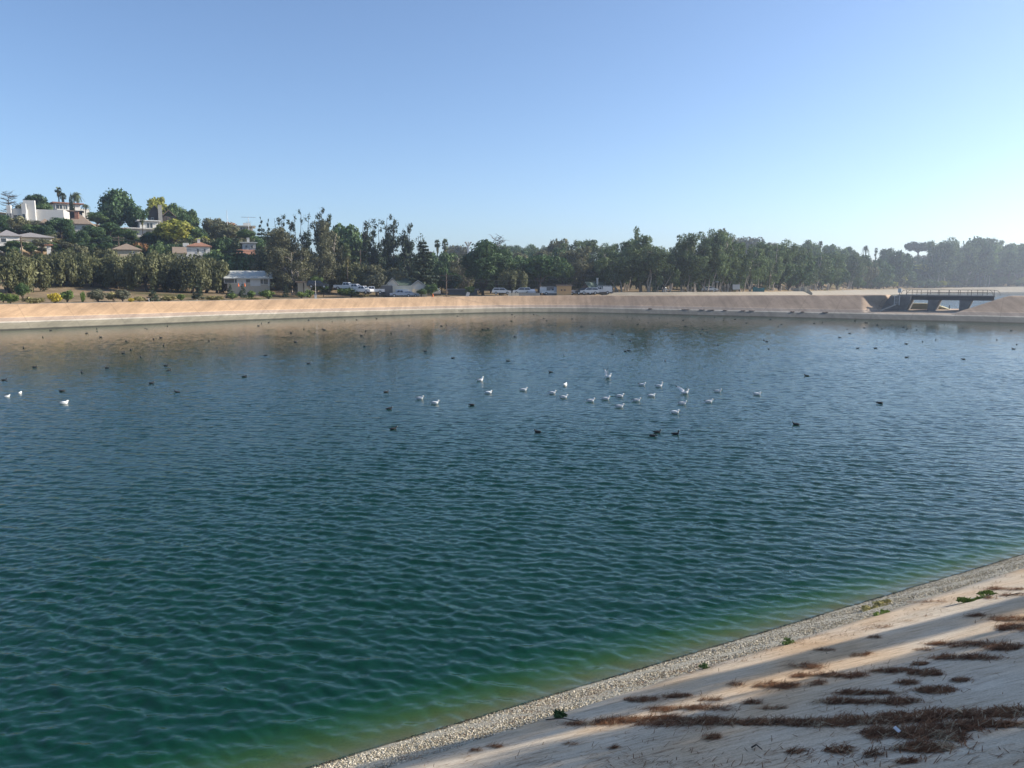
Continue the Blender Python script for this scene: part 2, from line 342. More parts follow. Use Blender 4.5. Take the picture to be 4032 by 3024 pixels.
M_coot = simple("coot_black", (0.022, 0.022, 0.026), 0.7, 0.2, 12)
M_cootg = simple("coot_grey_flank", (0.10, 0.10, 0.11), 0.7, 0.2, 12)
M_cb = simple("coot_bill_white", (0.75, 0.73, 0.7), 0.5, 0.05, 12)

L_olive = leafmat("leaf_olive", (0.043, 0.052, 0.020), (0.167, 0.167, 0.075))
L_dark = leafmat("leaf_dark_green", (0.017, 0.038, 0.014), (0.072, 0.123, 0.043))
L_mid = leafmat("leaf_mid_green", (0.038, 0.075, 0.022), (0.123, 0.174, 0.058))
L_yel = leafmat("leaf_yellow_green", (0.145, 0.167, 0.026), (0.348, 0.334, 0.065))
L_gold = leafmat("leaf_gold", (0.24, 0.20, 0.02), (0.46, 0.36, 0.04))
L_euc = leafmat("leaf_eucalyptus", (0.040, 0.064, 0.028), (0.150, 0.195, 0.085))
L_eucb = leafmat("leaf_brownish", (0.058, 0.062, 0.032), (0.175, 0.170, 0.090))
L_grey = leafmat("leaf_grey_green", (0.07, 0.075, 0.045), (0.16, 0.16, 0.10))
L_con = leafmat("leaf_conifer", (0.017, 0.029, 0.017), (0.065, 0.090, 0.046))
L_bush = leafmat("leaf_bush_green", (0.05, 0.09, 0.018), (0.15, 0.20, 0.05))
L_dry = leafmat("leaf_dry_grass", (0.16, 0.14, 0.05), (0.30, 0.27, 0.12), 0.2, 0.5)
L_palm = leafmat("leaf_palm", (0.043, 0.065, 0.026), (0.123, 0.145, 0.065))
L_rust = leafmat("leaf_rust", (0.16, 0.08, 0.03), (0.3, 0.15, 0.06))

# ------------------------------------------------------------------ the reservoir and its banks
rng = np.random.default_rng(7); WAVE = 1.0
NN = np.array([-0.479, 0.878]); TT = np.array([0.878, 0.479])
def shore(t, q): return NN[0] * q + TT[0] * t, NN[1] * q + TT[1] * t
def zslope(q): return 0.5 * (10.5 - q)
WL = [(-300, -152), (-180, -9.5), (-110, 73.6), (-76, 114), (-62, 130), (-49, 146), (-39, 155.5), (-30, 163), (-22, 169.5), (-15, 175), (-8, 179.5), (-2, 182.6), (4, 184.3), (11, 184), (18, 181.8), (26, 177.5)]
DP = np.array([26, 177.5]); DD = np.array([.82, -.5724]); DN = np.array([.5724, .82])   # dyke: start, along, outward
SMAX = 147.0
WL2 = [np.array(p, float) for p in WL]
def zcrest(x):                               # crest height along the banks
    return float(np.interp(x, [-76, -49, 0, 26, 52, 68, 90], [3.65, 3.6, 3.75, 4.0, 4.35, 4.6, 4.6]))
def miters(P, endn=None):
    out = []
    for i in range(len(P)):
        d0 = P[i] - P[i - 1] if i else P[1] - P[0]; d1 = P[i + 1] - P[i] if i < len(P) - 1 else d0
        if i == len(P) - 1 and endn is not None: out.append(endn); continue
        d0 = d0 / np.linalg.norm(d0); d1 = d1 / np.linalg.norm(d1); t = d0 + d1; t /= np.linalg.norm(t)
        n = np.array([-t[1], t[0]]); n = n / max(0.5, n.dot(np.array([-d1[1], d1[0]]))); out.append(n)
    return out
# left and rear bank (sweep)
def resample(P, step):
    o = [P[0]]
    for a, b in zip(P[:-1], P[1:]):
        k = max(1, int(np.linalg.norm(b - a) / step))
        o += [a + (b - a) * j / k for j in range(1, k + 1)]
    return o
Pw = resample(WL2, 6.0); Nw = miters(Pw, DN)
V, Q = [], []
OF = [-16, -8, 0, 1.5, 2.5, 4, 6, None, 'a', 'b', 'c']
for p, n in zip(Pw, Nw):
    zc = zcrest(p[0]); oc = zc / .45
    prof = [(-16, -7.2), (-8, -3.6), (0, 0), (1.5, .675), (2.35, 1.06), (2.5, 1.16), (3.9, 1.76), (4.05, 1.86), (oc - .3, zc - .16), (oc, zc), (oc + .35, zc + .02), (oc + 4.5, zc), (oc + 6, zc - .6)]
    for o, z in prof: V.append((p[0] + n[0] * o, p[1] + n[1] * o, z))
K = len(prof)
for i in range(len(Pw) - 1):
    for k in range(K - 1):
        a = i * K + k; Q.append((a, a + 1, a + 1 + K, a + K))
me = npmesh("embankment_slope", V, Q); me.materials.append(M_bankL); me.materials.append(M_path)
mi = np.zeros(len(Q), dtype=np.int32); mi[[i for i in range(len(Q)) if i % (K - 1) >= K - 3]] = 1
me.polygons.foreach_set("material_index", mi)
tag(link("embankment_slope", me), kind='structure')

# dyke between the two reservoirs, with the spill channel cut through it (height field)
def ray_s(px, o, py=1190):
    a, b, _ = ray(px, py); A = np.array([[a, -DD[0]], [b, -DD[1]]]); rhs = DP + DN * o
    r, s = np.linalg.solve(A, rhs); return s, r
s_l0 = ray_s(3412, 3.4)[0]; s_l1 = ray_s(3512, 9.5)[0]
s_r0 = ray_s(3748, 3.4)[0]
FLOOR = 1.25
def zdyke(s, o):
    x = DP[0] + DD[0] * s; zc = zcrest(x); oc = zc / .45
    z = min(.45 * o, zc) if o < oc + 5 else max(-6, zc - (o - oc - 5) * .5)
    if s < s_l0 - 16: return z
    f = min(1, max(0, (o - 3.4) / 6.1)); sl = s_l0 + (s_l1 - s_l0) * f
    zl = FLOOR + (sl - s) * (0.55 + 2.0 * f * 0)       # left cheek
    if o > 9.5: zl = FLOOR + (sl - s) * 3.0
    d = (s - s_r0)
    zr = FLOOR + max(0, d) * .40 + (-.0 if d < 9 else 0)
    fl = FLOOR + max(0, o - 3.4) * .05 if o < 14 else FLOOR + .53
    ch = max(fl, zl, zr)
    # soft shoulder of the mound on the right
    if d > 0: 
        k = .35; h = max(0, min(1, .5 + .5 * (z - ch) / k)); 
        if z > 0: return ch * h + z * (1 - h) - k * h * (1 - h)
    return min(z, ch)
svals = sorted(set(list(np.arange(0, s_l0 - 4, 4.0)) + list(np.arange(s_l0 - 4, s_r0 + 16, .3)) + list(np.arange(s_r0 + 16, SMAX + 8, 4.0))))
ovals = [-16, -8, -3, 0, .8, 1.6, 2.3, 2.36, 2.5, 2.9, 3.2, 3.4, 3.6, 4.05, 5, 6, 6.6, 7.2, 7.8, 8.4, 9, 9.5, 9.6, 10.2, 10.9, 12, 13, 14, 14.8, 15.5, 16.5, 18, 20, 24, 27]
V = []; 
for s in svals:
    for o in ovals:
        p = DP + DD * s + DN * o; V.append((p[0], p[1], zdyke(s, o)))
K = len(ovals); Q = [(i * K + k, i * K + k + 1, i * K + k + 1 + K, i * K + k + K) for i in range(len(svals) - 1) for k in range(K - 1)]
me = npmesh("dyke", V, Q); me.materials.append(M_bankR); me.materials.append(M_path)
tag(link("dyke", me), kind='structure')

# near slope: gravel strip at the waterline, concrete above, level top
def wob(t, a, s): return a * (math.sin(t * .9 + s) * .5 + math.sin(t * 2.3 + s * 2) * .3 + math.sin(t * 6.1 + s) * .2)
ts = list(np.arange(-140, -12, 4.0)) + list(np.arange(-12, 40, .15)) + list(np.arange(40, 220, 4.0))
V, Q = [], []
qs = [30, 20, 14, 11.5, 10.8, 10.4, 10.0, 9.6, 9.2, 8.8, 8.4]
for t in ts:
    for q in qs:
        q2 = q if q > 8.5 else q + wob(t, .10, 1) - .12
        x, y = shore(t, q2); z = zslope(q2) + (wob(t * 2.1 + q * 3, .02, q) if q < 12 else 0); V.append((x, y, z))
K = len(qs); Q = [(i * K + k, i * K + k + 1, i * K + k + 1 + K, i * K + k + K) for i in range(len(ts) - 1) for k in range(K - 1)]
me = npmesh("gravel_shore", V, Q); me.materials.append(M_gravel); tag(link("gravel_shore", me), kind='structure')
V = []; qs = ['e', 8.1, 7, 5, 3, 1, -.5]
for t in ts:
    for q in qs:
        if q == 'e':
            qe = 8.46 + wob(t, .09, 1); x, y = shore(t, qe); V.append((x, y, zslope(qe) - .02))
            x, y = shore(t, qe - .02); V.append((x, y, zslope(qe) + .045))
        else: x, y = shore(t, q); V.append((x, y, zslope(q) + .035))
K = len(qs) + 1; Q = [(i * K + k, i * K + k + 1, i * K + k + 1 + K, i * K + k + K) for i in range(len(ts) - 1) for k in range(K - 1)]
me = npmesh("concrete_slope", V, Q); me.materials.append(M_slab); tag(link("concrete_slope", me), kind='structure')
V = []
for t in (-700, 220):
    for q, z in ((-.5, 5.535), (-5, 5.6), (-30, 5.6), (-700, 5.6)):
        x, y = shore(t, q); V.append((x, y, z))
me = npmesh("ground", V, [(0, 1, 5, 4), (1, 2, 6, 5), (2, 3, 7, 6)]); me.materials.append(M_path); me.materials.append(M_ground)
me.polygons.foreach_set("material_index", np.array([0, 1, 1], dtype=np.int32)); tag(link("ground", me), kind='structure')

# bed below everything
me = npmesh("reservoir_bed", [(-1500, -400, -7.3), (1500, -400, -7.3), (1500, 1900, -7.3), (-1500, 1900, -7.3)], [(0, 1, 2, 3)])
me.materials.append(simple("bed_mud", (0.20, 0.20, 0.09), 0.9, 0.2, 0.15)); tag(link("reservoir_bed", me), kind='structure')

# water of the near reservoir: a closed body with real waves on top, its rim buried in the banks
rim = [p + n * 5 for p, n in zip(Pw, Nw)] + [DP + DD * s + DN * 1.8 for s in (6, SMAX - 2)]
def rmax_at(a, b):
    best = None
    for p, q in zip(rim[:-1], rim[1:]):
        d = q - p; A = np.array([[a, -d[0]], [b, -d[1]]])
        if abs(np.linalg.det(A)) < 1e-9: continue
        r, k = np.linalg.solve(A, p)
        if -1e-6 <= k <= 1 + 1e-6 and r > 5 and (best is None or r > best): best = r
    return best
AZ = np.concatenate([np.linspace(-62, -38, 30, endpoint=False), np.linspace(-38, 38, 860, endpoint=False), np.linspace(38, 56, 40)]) * math.pi / 180
NR = 2000
rm = np.array([rmax_at(math.sin(a), math.cos(a)) for a in AZ]); rn = np.array([7.2 / (NN[0] * math.sin(a) + NN[1] * math.cos(a)) for a in AZ])
u = np.linspace(0, 1, NR); uu = .35 * u + .65 * (np.exp(2.2 * u) - 1) / (math.exp(2.2) - 1)
RR = rn[:, None] + (rm - rn)[:, None] * uu[None]
WX = np.sin(AZ)[:, None] * RR; WY = np.cos(AZ)[:, None] * RR
dsp = np.maximum(np.gradient(RR, axis=1), RR * (76 * math.pi / 180 / 860))
gw = np.random.default_rng(12); WZ = np.zeros_like(WX)
WIND = R(73)                                  # crests run across the view, waves travel towards the near shore
def fade(l): return np.clip((l / dsp - 2.0) / 1.6, 0, 1).astype(np.float32)
WX = WX.astype(np.float32); WY = WY.astype(np.float32); WZ = WZ.astype(np.float32); dsp = dsp.astype(np.float32)
for lam0, cnt, slope, spread in ((1.9, 8, .010, .4), (.98, 14, .034, .42), (.58, 28, .080, .38), (.38, 28, .095, .45), (.25, 22, .085, .55)):
    fd = fade(lam0)
    for i in range(cnt):
        lam = lam0 * (.75 + .6 * gw.random()); th = WIND + gw.normal() * spread; kx, ky = math.cos(th) * 6.2832 / lam, math.sin(th) * 6.2832 / lam
        amp = np.float32(slope * WAVE * lam / 6.2832 * math.sqrt(2.0 / cnt))
        ph = np.float32(kx) * WX + np.float32(ky) * WY + np.float32(gw.random() * 6.2832); sn_ = np.sin(ph); WZ += (amp * fd) * (sn_ + np.float32(.34) * (2 * sn_ * sn_ - 1))
# gust patches; calmer in the lee of the far banks and at the near shore
def vnoise(x, y, s, seed):
    g = np.random.default_rng(seed); T_ = g.random((64, 64)); xi, yi = x * s, y * s; x0 = np.floor(xi).astype(int); y0 = np.floor(yi).astype(int); fx, fy = xi - x0, yi - y0
    fx = fx * fx * (3 - 2 * fx); fy = fy * fy * (3 - 2 * fy); f = lambda a, b: T_[a % 64, b % 64]
    return (f(x0, y0) * (1 - fx) + f(x0 + 1, y0) * fx) * (1 - fy) + (f(x0, y0 + 1) * (1 - fx) + f(x0 + 1, y0 + 1) * fx) * fy
gust = .48 + .90 * (.6 * vnoise(WX, WY, .045, 1) + .4 * vnoise(WX, WY, .14, 2))
d1 = -.5724 * WX - .82 * WY + .5724 * 26 + .82 * 177.5; d2 = .76 * WX - .65 * WY + .76 * 49 + .65 * 146; dfar = np.minimum(d1, d2)
lee = np.clip((dfar - 8 + 10 * vnoise(WX, WY, .05, 3)) / 30, 0, 1); lee = .36 + .64 * lee * lee * (3 - 2 * lee)
dn = NN[0] * WX + NN[1] * WY - 10.5; nears = (.75 + .25 * np.clip(dn / 8, 0, 1)) * (.48 + .95 * np.exp(-RR.astype(np.float32) / 30))
WZ *= gust * lee * nears
WZ += .004 * np.exp(-np.clip(dn, 0, 9) / 1.5) * np.sin(dn * 9 + 2 * np.sin(WX * .8))
na = len(AZ); V = np.stack([WX, WY, WZ], 2).reshape(-1, 3)
ii, jj = np.meshgrid(np.arange(na - 1), np.arange(NR - 1), indexing='ij'); a0 = (ii * NR + jj).ravel()
Qt = np.stack([a0, a0 + 1, a0 + NR + 1, a0 + NR], 1)
bnd = [i * NR for i in range(na)] + [(na - 1) * NR + j for j in range(1, NR)] + [i * NR + NR - 1 for i in range(na - 2, -1, -1)] + [j for j in range(NR - 2, 0, -1)]
nb = len(bnd); Vb = V[bnd].copy(); Vb[:, 2] = -7.25; base = len(V); bot = np.arange(nb) + base; bi = np.array(bnd)
Qw = np.stack([bi, np.roll(bi, -1), np.roll(bot, -1), bot], 1)
c0_ = base + nb; cen = np.array([[0., 60., -7.25]])
Tb = np.stack([bot, np.roll(bot, -1), np.full(nb, c0_)], 1)
# flat rear corner of the same body
ra = rmax_at(math.sin(AZ[0]), math.cos(AZ[0])); cA = np.array([math.sin(AZ[0]), math.cos(AZ[0])])
pl = [cA * (ra - .01)] + [p for p in rim[::-1] if math.atan2(p[0], p[1]) < AZ[0] - .01] + [np.array(shore(-330, 7.2)), cA * rn[0]]
k0 = c0_ + 1; npl = len(pl); Vp = np.array([(p[0] - .004, p[1], z) for z in (0, -7.25) for p in pl])
V = np.concatenate([V, Vb, cen, Vp]); me = bpy.data.meshes.new("water")
faces_l = [Qt, Qw]; tot = [np.full(len(Qt) + len(Qw), 4), np.full(len(Tb), 3)]
loops = np.concatenate([Qt.ravel(), Qw.ravel(), Tb.ravel()])
ex = [list(range(k0, k0 + npl)), list(range(k0 + npl, k0 + 2 * npl))[::-1]] + [[k0 + i, k0 + npl + i, k0 + npl + (i + 1) % npl, k0 + (i + 1) % npl] for i in range(npl)]
loops = np.concatenate([loops, np.array([i for f in ex for i in f])]).astype(np.int32); tots = np.concatenate(tot + [np.array([len(f) for f in ex])]).astype(np.int32)
me.vertices.add(len(V)); me.vertices.foreach_set("co", V.astype(np.float32).ravel()); me.loops.add(len(loops)); me.loops.foreach_set("vertex_index", loops)
me.polygons.add(len(tots)); me.polygons.foreach_set("loop_start", np.concatenate([[0], np.cumsum(tots)[:-1]]).astype(np.int32)); me.polygons.foreach_set("loop_total", tots)
sm = np.zeros(len(tots), dtype=bool); sm[:len(Qt)] = True; me.polygons.foreach_set("use_smooth", sm); me.update(calc_edges=True)
if me.polygons[0].normal.z < 0: me.flip_normals()
me.materials.append(M_water); tag(link("water", me), kind='structure')

def px_of(x, y): return 2016 + 3050.0 * x / max(y, 1e-3)
# far bank of the second reservoir: crest given by view column and distance
WB = [(2330, 201), (2450, 203), (2600, 205), (2700, 208), (2850, 218), (3000, 236), (3200, 320), (3400, 490), (3600, 625), (3800, 690), (4032, 740), (4200, 750), (4700, 750), (6200, 720)]
WBp = resample([np.array(at(px, r)) for px, r in WB], 12.0); WBn = miters(WBp)
V = []
for p, n in zip(WBp, WBn):                    # n points left of travel = away from the reservoir
    kz = float(np.interp(px_of(p[0], p[1]), [2700, 3000, 3200, 3400, 3600, 3800, 4032], [4.5, 4.35, 3.8, 3.0, 2.5, 3.3, 4.0])) / 4.5
    for o, z in ((-26, -7), (-7.2, 0), (-6.6, .4), (-6.4, .5), (0, 4.5 * kz), (.4, 4.56 * kz), (5, 4.6 * kz), (7, 4.6 * kz - .4)): V.append((p[0] + n[0] * o, p[1] + n[1] * o, z))
K = 8; Q = [(i * K + k, i * K + k + 1, i * K + k + 1 + K, i * K + k + K) for i in range(len(WBp) - 1) for k in range(K - 1)]
me = npmesh("far_embankment", V, Q); me.materials.append(simple("far_bank_concrete", (0.30, 0.26, 0.20), 0.9, 0.14, 0.3)); tag(link("far_embankment", me), kind='structure')
# second reservoir water: sheet between the dyke and the far bank
pts2 = [DP + DD * s + DN * 22 for s in (-5, SMAX + 8)] + [np.array([600., -150.]), np.array([1100., 500.])] + [p - n * 8 for p, n in list(zip(WBp, WBn))[::-1]]
bm = bmesh.new(); f = bm.faces.new([bm.verts.new((p[0], p[1], -.01)) for p in pts2]); bmesh.ops.triangulate(bm, faces=bm.faces)
bmesh.ops.recalc_face_normals(bm, faces=bm.faces)
me = bpy.data.meshes.new("far_water"); bm.to_mesh(me); bm.free()
if me.polygons[0].normal.z < 0: me.flip_normals()
mw2, nd, lk = mat("far_rippled_water")
g = N(nd, "ShaderNodeNewGeometry"); no = N(nd, "ShaderNodeTexNoise", i_Scale=1.5, i_Detail=3.0); lk.new(g.outputs['Position'], no.inputs['Vector'])
bp = N(nd, "ShaderNodeBump"); bp.inputs['Distance'].default_value = .18; lk.new(no.outputs[0], bp.inputs['Height'])
b = N(nd, "ShaderNodeBsdfPrincipled"); b.inputs['Base Color'].default_value = (.004, .03, .035, 1); b.inputs['Roughness'].default_value = .1; b.inputs['IOR'].default_value = 1.33
lk.new(bp.outputs[0], b.inputs['Normal']); o = N(nd, "ShaderNodeOutputMaterial"); lk.new(b.outputs[0], o.inputs[0])
me.materials.append(mw2); tag(link("far_water", me), kind='structure')

# terrain: columns fanning out from the reservoir, heights interpolated between surveyed knots
DR = [0, 15, 40, 60, 75, 95, 115, 140, 190, 330, 900, 1600]
TZ = {-9000: [3.6, 4.2, 5.2, 7.2, 13, 18, 23, 30, 33, 30, 20, 20], -1500: [3.6, 4.2, 5.2, 7.2, 13, 19, 25, 32, 36, 32, 20, 20], 0: [3.5, 4.1, 5.5, 7.2, 13.5, 18.5, 23, 29, 31, 30, 20, 20],
      500: [3.5, 4.1, 5.3, 7.0, 12.5, 18, 22, 26, 26.5, 25, 20, 20], 800: [3.5, 4, 5.1, 6.8, 11.5, 17, 21, 24, 24, 22, 20, 20], 1000: [3.5, 3.9, 5, 7.6, 12, 18, 21.5, 22, 22, 21, 18, 18],
      1300: [3.5, 3.8, 4.8, 6.6, 9, 12, 14, 16, 16, 18, 18, 18], 1600: [3.6, 3.7, 4.2, 5.2, 7, 9, 10, 11, 12, 18, 18, 18], 2000: [3.7, 3.8, 4.1, 4.6, 5.5, 6.5, 8, 9, 12, 19, 22, 20],
      2400: [4.2, 4.4, 4.6, 5, 5.5, 6.5, 8, 9, 11, 19, 24, 22], 2700: [4.3, 4.6, 4.9, 5.5, 6.5, 8, 9, 10, 12, 19, 24, 22], 3000: [4.4, 4.8, 6.5, 9, 9.5, 10, 10, 11, 13, 20, 24, 22],
      3200: [3.8, 4.2, 5.2, 7, 8, 9, 10, 12, 15, 22, 26, 24], 3400: [3.2, 3.8, 5.0, 7, 9, 11, 13, 15, 19, 24, 26, 24], 3600: [2.7, 3.6, 6, 9, 12, 16, 19, 22, 25, 27, 26, 24], 3800: [3.5, 4.6, 8, 12, 16, 20, 23, 25, 27, 28, 26, 24],
      4032: [4.1, 5.2, 9, 14, 18, 22, 25, 26, 27, 28, 26, 24], 9000: [4.4, 5.2, 7.5, 11, 14, 17, 19, 20.5, 21, 22, 24, 24]}
TPX = sorted(TZ)
def crest_r(px):                              # distance along a view column to the back edge of the bank path
    a, b, _ = ray(px, 1112)
    best = None
    P = CR if px < 2390 else CR2
    for p, q in zip(P[:-1], P[1:]):
        d = q - p; A = np.array([[a, -d[0]], [b, -d[1]]]); det = np.linalg.det(A)
        if abs(det) < 1e-9: continue
        r, k = np.linalg.solve(A, p)
        if -1e-6 <= k <= 1 + 1e-6 and r > 20 and (best is None or r > best): best = r
    return best
CR = [p + n * (zcrest(p[0]) / .45 + 2.5) for p, n in zip(Pw, Nw)] + [DP + DD * s + DN * 12.0 for s in (8, 60)]
CR2 = [p + n * 3 for p, n in zip(WBp, WBn)]
_cpx = list(range(-3000, 8001, 60)); _cr = []
for px in _cpx:
    r = crest_r(px); _cr.append(r)
_ok = [(p, r) for p, r in zip(_cpx, _cr) if r]
def start_r(px): return float(np.interp(px, [p for p, _ in _ok], [r for _, r in _ok]))
def px_of(x, y): return 2016 + 3050.0 * x / max(y, 1e-3)
TZA = np.array([TZ[k] for k in TPX])
def H(x, y):
    px = px_of(x, y); r = math.hypot(x, y); d = r - start_r(px)
    zs = [float(np.interp(px, TPX, TZA[:, k])) for k in range(len(DR))]
    z = float(np.interp(d, DR, zs))
    return z + (.35 * math.sin(x * .07 + y * .05) + .25 * math.sin(x * .19 - y * .13)) * min(1, max(0, d / 40))
drs = [0, 3, 7, 11, 15, 20, 25, 30, 35, 40, 46, 52, 58, 65, 72, 80, 90, 100, 110, 120, 135, 150, 170, 190, 225, 260, 300, 330, 420, 560, 750, 900, 1200, 1600]
azp = list(range(-3000, 8001, 60)); V = []
for px in azp:
    s0 = start_r(px)
    for d in drs:
        x, y = at(px, s0 + d); V.append((x, y, H(x, y) + (0 if d > 0 else -.25)))
K = len(drs); Q = [(i * K + k, i * K + k + 1, i * K + k + 1 + K, i * K + k + K) for i in range(len(azp) - 1) for k in range(K - 1)]
me = npmesh("terrain", V, Q); me.materials.append(M_ground); me.polygons.foreach_set("use_smooth", [True] * len(Q))
if me.polygons[0].normal.z < 0: me.flip_normals()
tag(link("terrain", me), kind='structure')

# ------------------------------------------------------------------ trees
def leaves(lobes, n, size, seed, aspect=1.6, up=0.0, shell=0.55, droop=0.0, cut=0.0):
    """leaf-clump quads scattered through ellipsoid lobes; lobes = [(x,y,z,rx,ry,rz)]"""
    g = np.random.default_rng(seed); L = np.array(lobes, float)
    w = (L[:, 3] * L[:, 4] + L[:, 4] * L[:, 5] + L[:, 3] * L[:, 5]); w = w / w.sum()
    k = g.choice(len(L), n, p=w)
    d = g.normal(size=(n, 3)); d /= np.linalg.norm(d, axis=1)[:, None]
    rr = (shell + (1 - shell) * g.random(n) ** .6) * (1 + .22 * g.normal(size=n) * .5)
    P = L[k, :3] + d * L[k, 3:6] * rr[:, None]
    nrm = d + .55 * g.normal(size=(n, 3)); nrm[:, 2] += up; nrm /= np.linalg.norm(nrm, axis=1)[:, None]
    a = g.normal(size=(n, 3)); a[:, 2] -= droop * 3
    a -= nrm * (a * nrm).sum(1)[:, None]; a /= np.linalg.norm(a, axis=1)[:, None] + 1e-9
    b = np.cross(nrm, a); s = size * (.55 + .9 * g.random(n))
    A = a * (s * aspect * .5)[:, None]; B = b * (s * .5)[:, None]
    j = 1 + .35 * g.normal(size=(n, 4))
    Vv = np.stack([P - A * j[:, 0:1], P + B * j[:, 1:2], P + A * j[:, 2:3], P - B * j[:, 3:4]], 1).reshape(-1, 3)
    Vv[:, 2] = np.maximum(Vv[:, 2], cut)
    return Vv, np.arange(4 * n, dtype=np.int32).reshape(-1, 4)
def crown_mesh(name, parts, m):
    Vs, Fs, o = [], [], 0
    for v, f in parts: Vs.append(v); Fs.append(f + o); o += len(v)
    me = npmesh(name, np.concatenate(Vs), np.concatenate(Fs)); me.materials.append(m); return me
def limb(mb, a, b, r0, r1, g, n=4, wig=.08, seg=5):
    a, b = Vector(a), Vector(b); L = (b - a).length; pts = []
    for i in range(n + 1):
        t = i / n; p = a.lerp(b, t)
        if 0 < i < n: p += Vector(g.normal(size=3)) * L * wig
        pts.append(p)
    mb.tube(pts, [r0 + (r1 - r0) * i / n for i in range(n + 1)], seg, cap=False); return pts
KIND = {}
def arche(kind, W, Ht, crown, trunk, bark): KIND.setdefault(kind, []).append((W, Ht, crown, trunk, bark))

def rnd_lobes(g, n, W, z0, z1, rad, flat=.8, hollow=.55, top=0.0):
    out = []; cz = (z0 + z1) / 2; hz_ = (z1 - z0) / 2
    for i in range(n):
        d = g.normal(size=3); d /= np.linalg.norm(d); d[2] = d[2] * .9 + .1 + top
        q = hollow + (1 - hollow) * g.random()
        r = rad * (.7 + .6 * g.random())
        out.append((d[0] * q * (W / 2 - r * .8), d[1] * q * (W / 2 - r * .8), cz + d[2] * q * (hz_ - r * flat * .8), r, r, r * flat))
    return out
def mk_round(kind, m, seed, W=9, Ht=9, trunk_h=.16, nl=24, rad=1.75, n=4600, size=.36, bark=None, flat=.8, **kw):
    g = np.random.default_rng(seed); z0 = Ht * trunk_h
    lb = rnd_lobes(g, nl, W, z0, Ht, rad, flat)
    lb.append((0, 0, (z0 + Ht) / 2, W * .30, W * .30, (Ht - z0) * .36))
    cm = crown_mesh("crown", [leaves(lb, n, size, seed, **kw)], m)
    tb = MB(); base = (0, 0, -1.0); fork = (g.normal() * .25, g.normal() * .2, z0 * 1.0)
    limb(tb, base, fork, W * .035, W * .026, g, 3, .03, 7)
    for l in lb[:9]: limb(tb, fork, (l[0] * .85, l[1] * .85, l[2]), W * .017, W * .004, g)
    arche(kind, W, Ht, cm, tb.mesh("trunk", M_bark if bark is None else bark, True), None)
for s_ in (11, 12, 13): mk_round('round', L_dark, s_)
for s_ in (14, 15, 16): mk_round('mid', L_mid, s_, rad=1.5)
for s_ in (17, 18): mk_round('yellow', L_yel, s_, nl=34, rad=1.15, W=10, Ht=9, trunk_h=.12, n=4200, size=.4)
for s_ in (19, 20): mk_round('brownish', L_eucb, s_, nl=24, rad=1.4, size=.38)
for s_ in (34, 35, 36): mk_round('thick', L_dark, s_, W=10, Ht=8, trunk_h=.04, nl=30, rad=1.6, n=4200, size=.38)
for s_ in (37, 38): mk_round('thickb', L_mid, s_, W=10, Ht=8, trunk_h=.04, nl=30, rad=1.5, n=4200, size=.36)
mk_round('ficus', L_dark, 21, W=13, Ht=18, trunk_h=.12, nl=44, rad=2.2, n=10500, size=.42, bark=M_barkd)
mk_round('stonepine', L_dark, 22, W=14, Ht=13, trunk_h=.30, nl=40, rad=1.7, n=6200, size=.4, flat=.75)
mk_round('umbrella', L_con, 23, W=20, Ht=13, trunk_h=.52, nl=34, rad=2.3, n=4600, size=.6, flat=.55)
for s_ in (24, 25, 26): mk_round('grey', L_grey, s_, nl=16, rad=1.2, W=7, Ht=6, trunk_h=.08, n=2300, size=.3)
for s_ in (27, 28, 29): mk_round('bush', L_bush, s_, nl=16, rad=.55, W=3.2, Ht=2.6, trunk_h=.02, n=1300, size=.2)
mk_round('goldbush', L_gold, 30, nl=18, rad=.6, W=3.4, Ht=2.7, trunk_h=.02, n=1500, size=.19)
for s_ in (31, 32): mk_round('drybush', L_dry, s_, nl=14, rad=.5, W=3.4, Ht=1.8, trunk_h=.02, n=1100, size=.2)
mk_round('rust', L_rust, 33, nl=14, rad=.9, W=5, Ht=4, trunk_h=.1, n=1300, size=.26)
# olive / pepper tree: billowing drooping clumps on a short forked trunk
def mk_olive(seed):
    g = np.random.default_rng(seed); W, Ht = 10, 7.6; lb = []
    for i in range(30):
        a = g.random() * 6.283; q = .25 + .75 * math.sqrt(g.random()); r = 1.0 + .65 * g.random()
        x, y = math.cos(a) * q * (W / 2 - r * .8), math.sin(a) * q * (W / 2 - r * .8)
        zt = Ht - (q ** 2) * 2.2 - r - g.random() * 1.3; lb.append((x, y, zt, r, r, r * 1.05)); 
        lb.append((x * 1.05, y * 1.05, zt - r * 1.25, r * .75, r * .75, r * 1.1))
    cm = crown_mesh("crown", [leaves(lb, 8000, .28, seed, aspect=1.9, droop=.5)], L_olive)
    tb = MB(); f = (g.normal() * .3, 0, 1.3); limb(tb, (0, 0, -1), f, .42, .34, g, 3, .05, 7)
    for k in range(4):
        a = k * 1.57 + g.random(); limb(tb, f, (math.cos(a) * 1.8, math.sin(a) * 1.4, 3.2), .24, .13, g, 4, .07, 6)
    for l in lb[:24:2]: limb(tb, (l[0] * .35, l[1] * .35, 2.6), (l[0] * .9, l[1] * .9, l[2]), .1, .03, g, 3)
    arche('olive', W, Ht, cm, tb.mesh("trunk", M_barkd, True), None)
for s_ in (41, 42, 43, 44): mk_olive(s_)
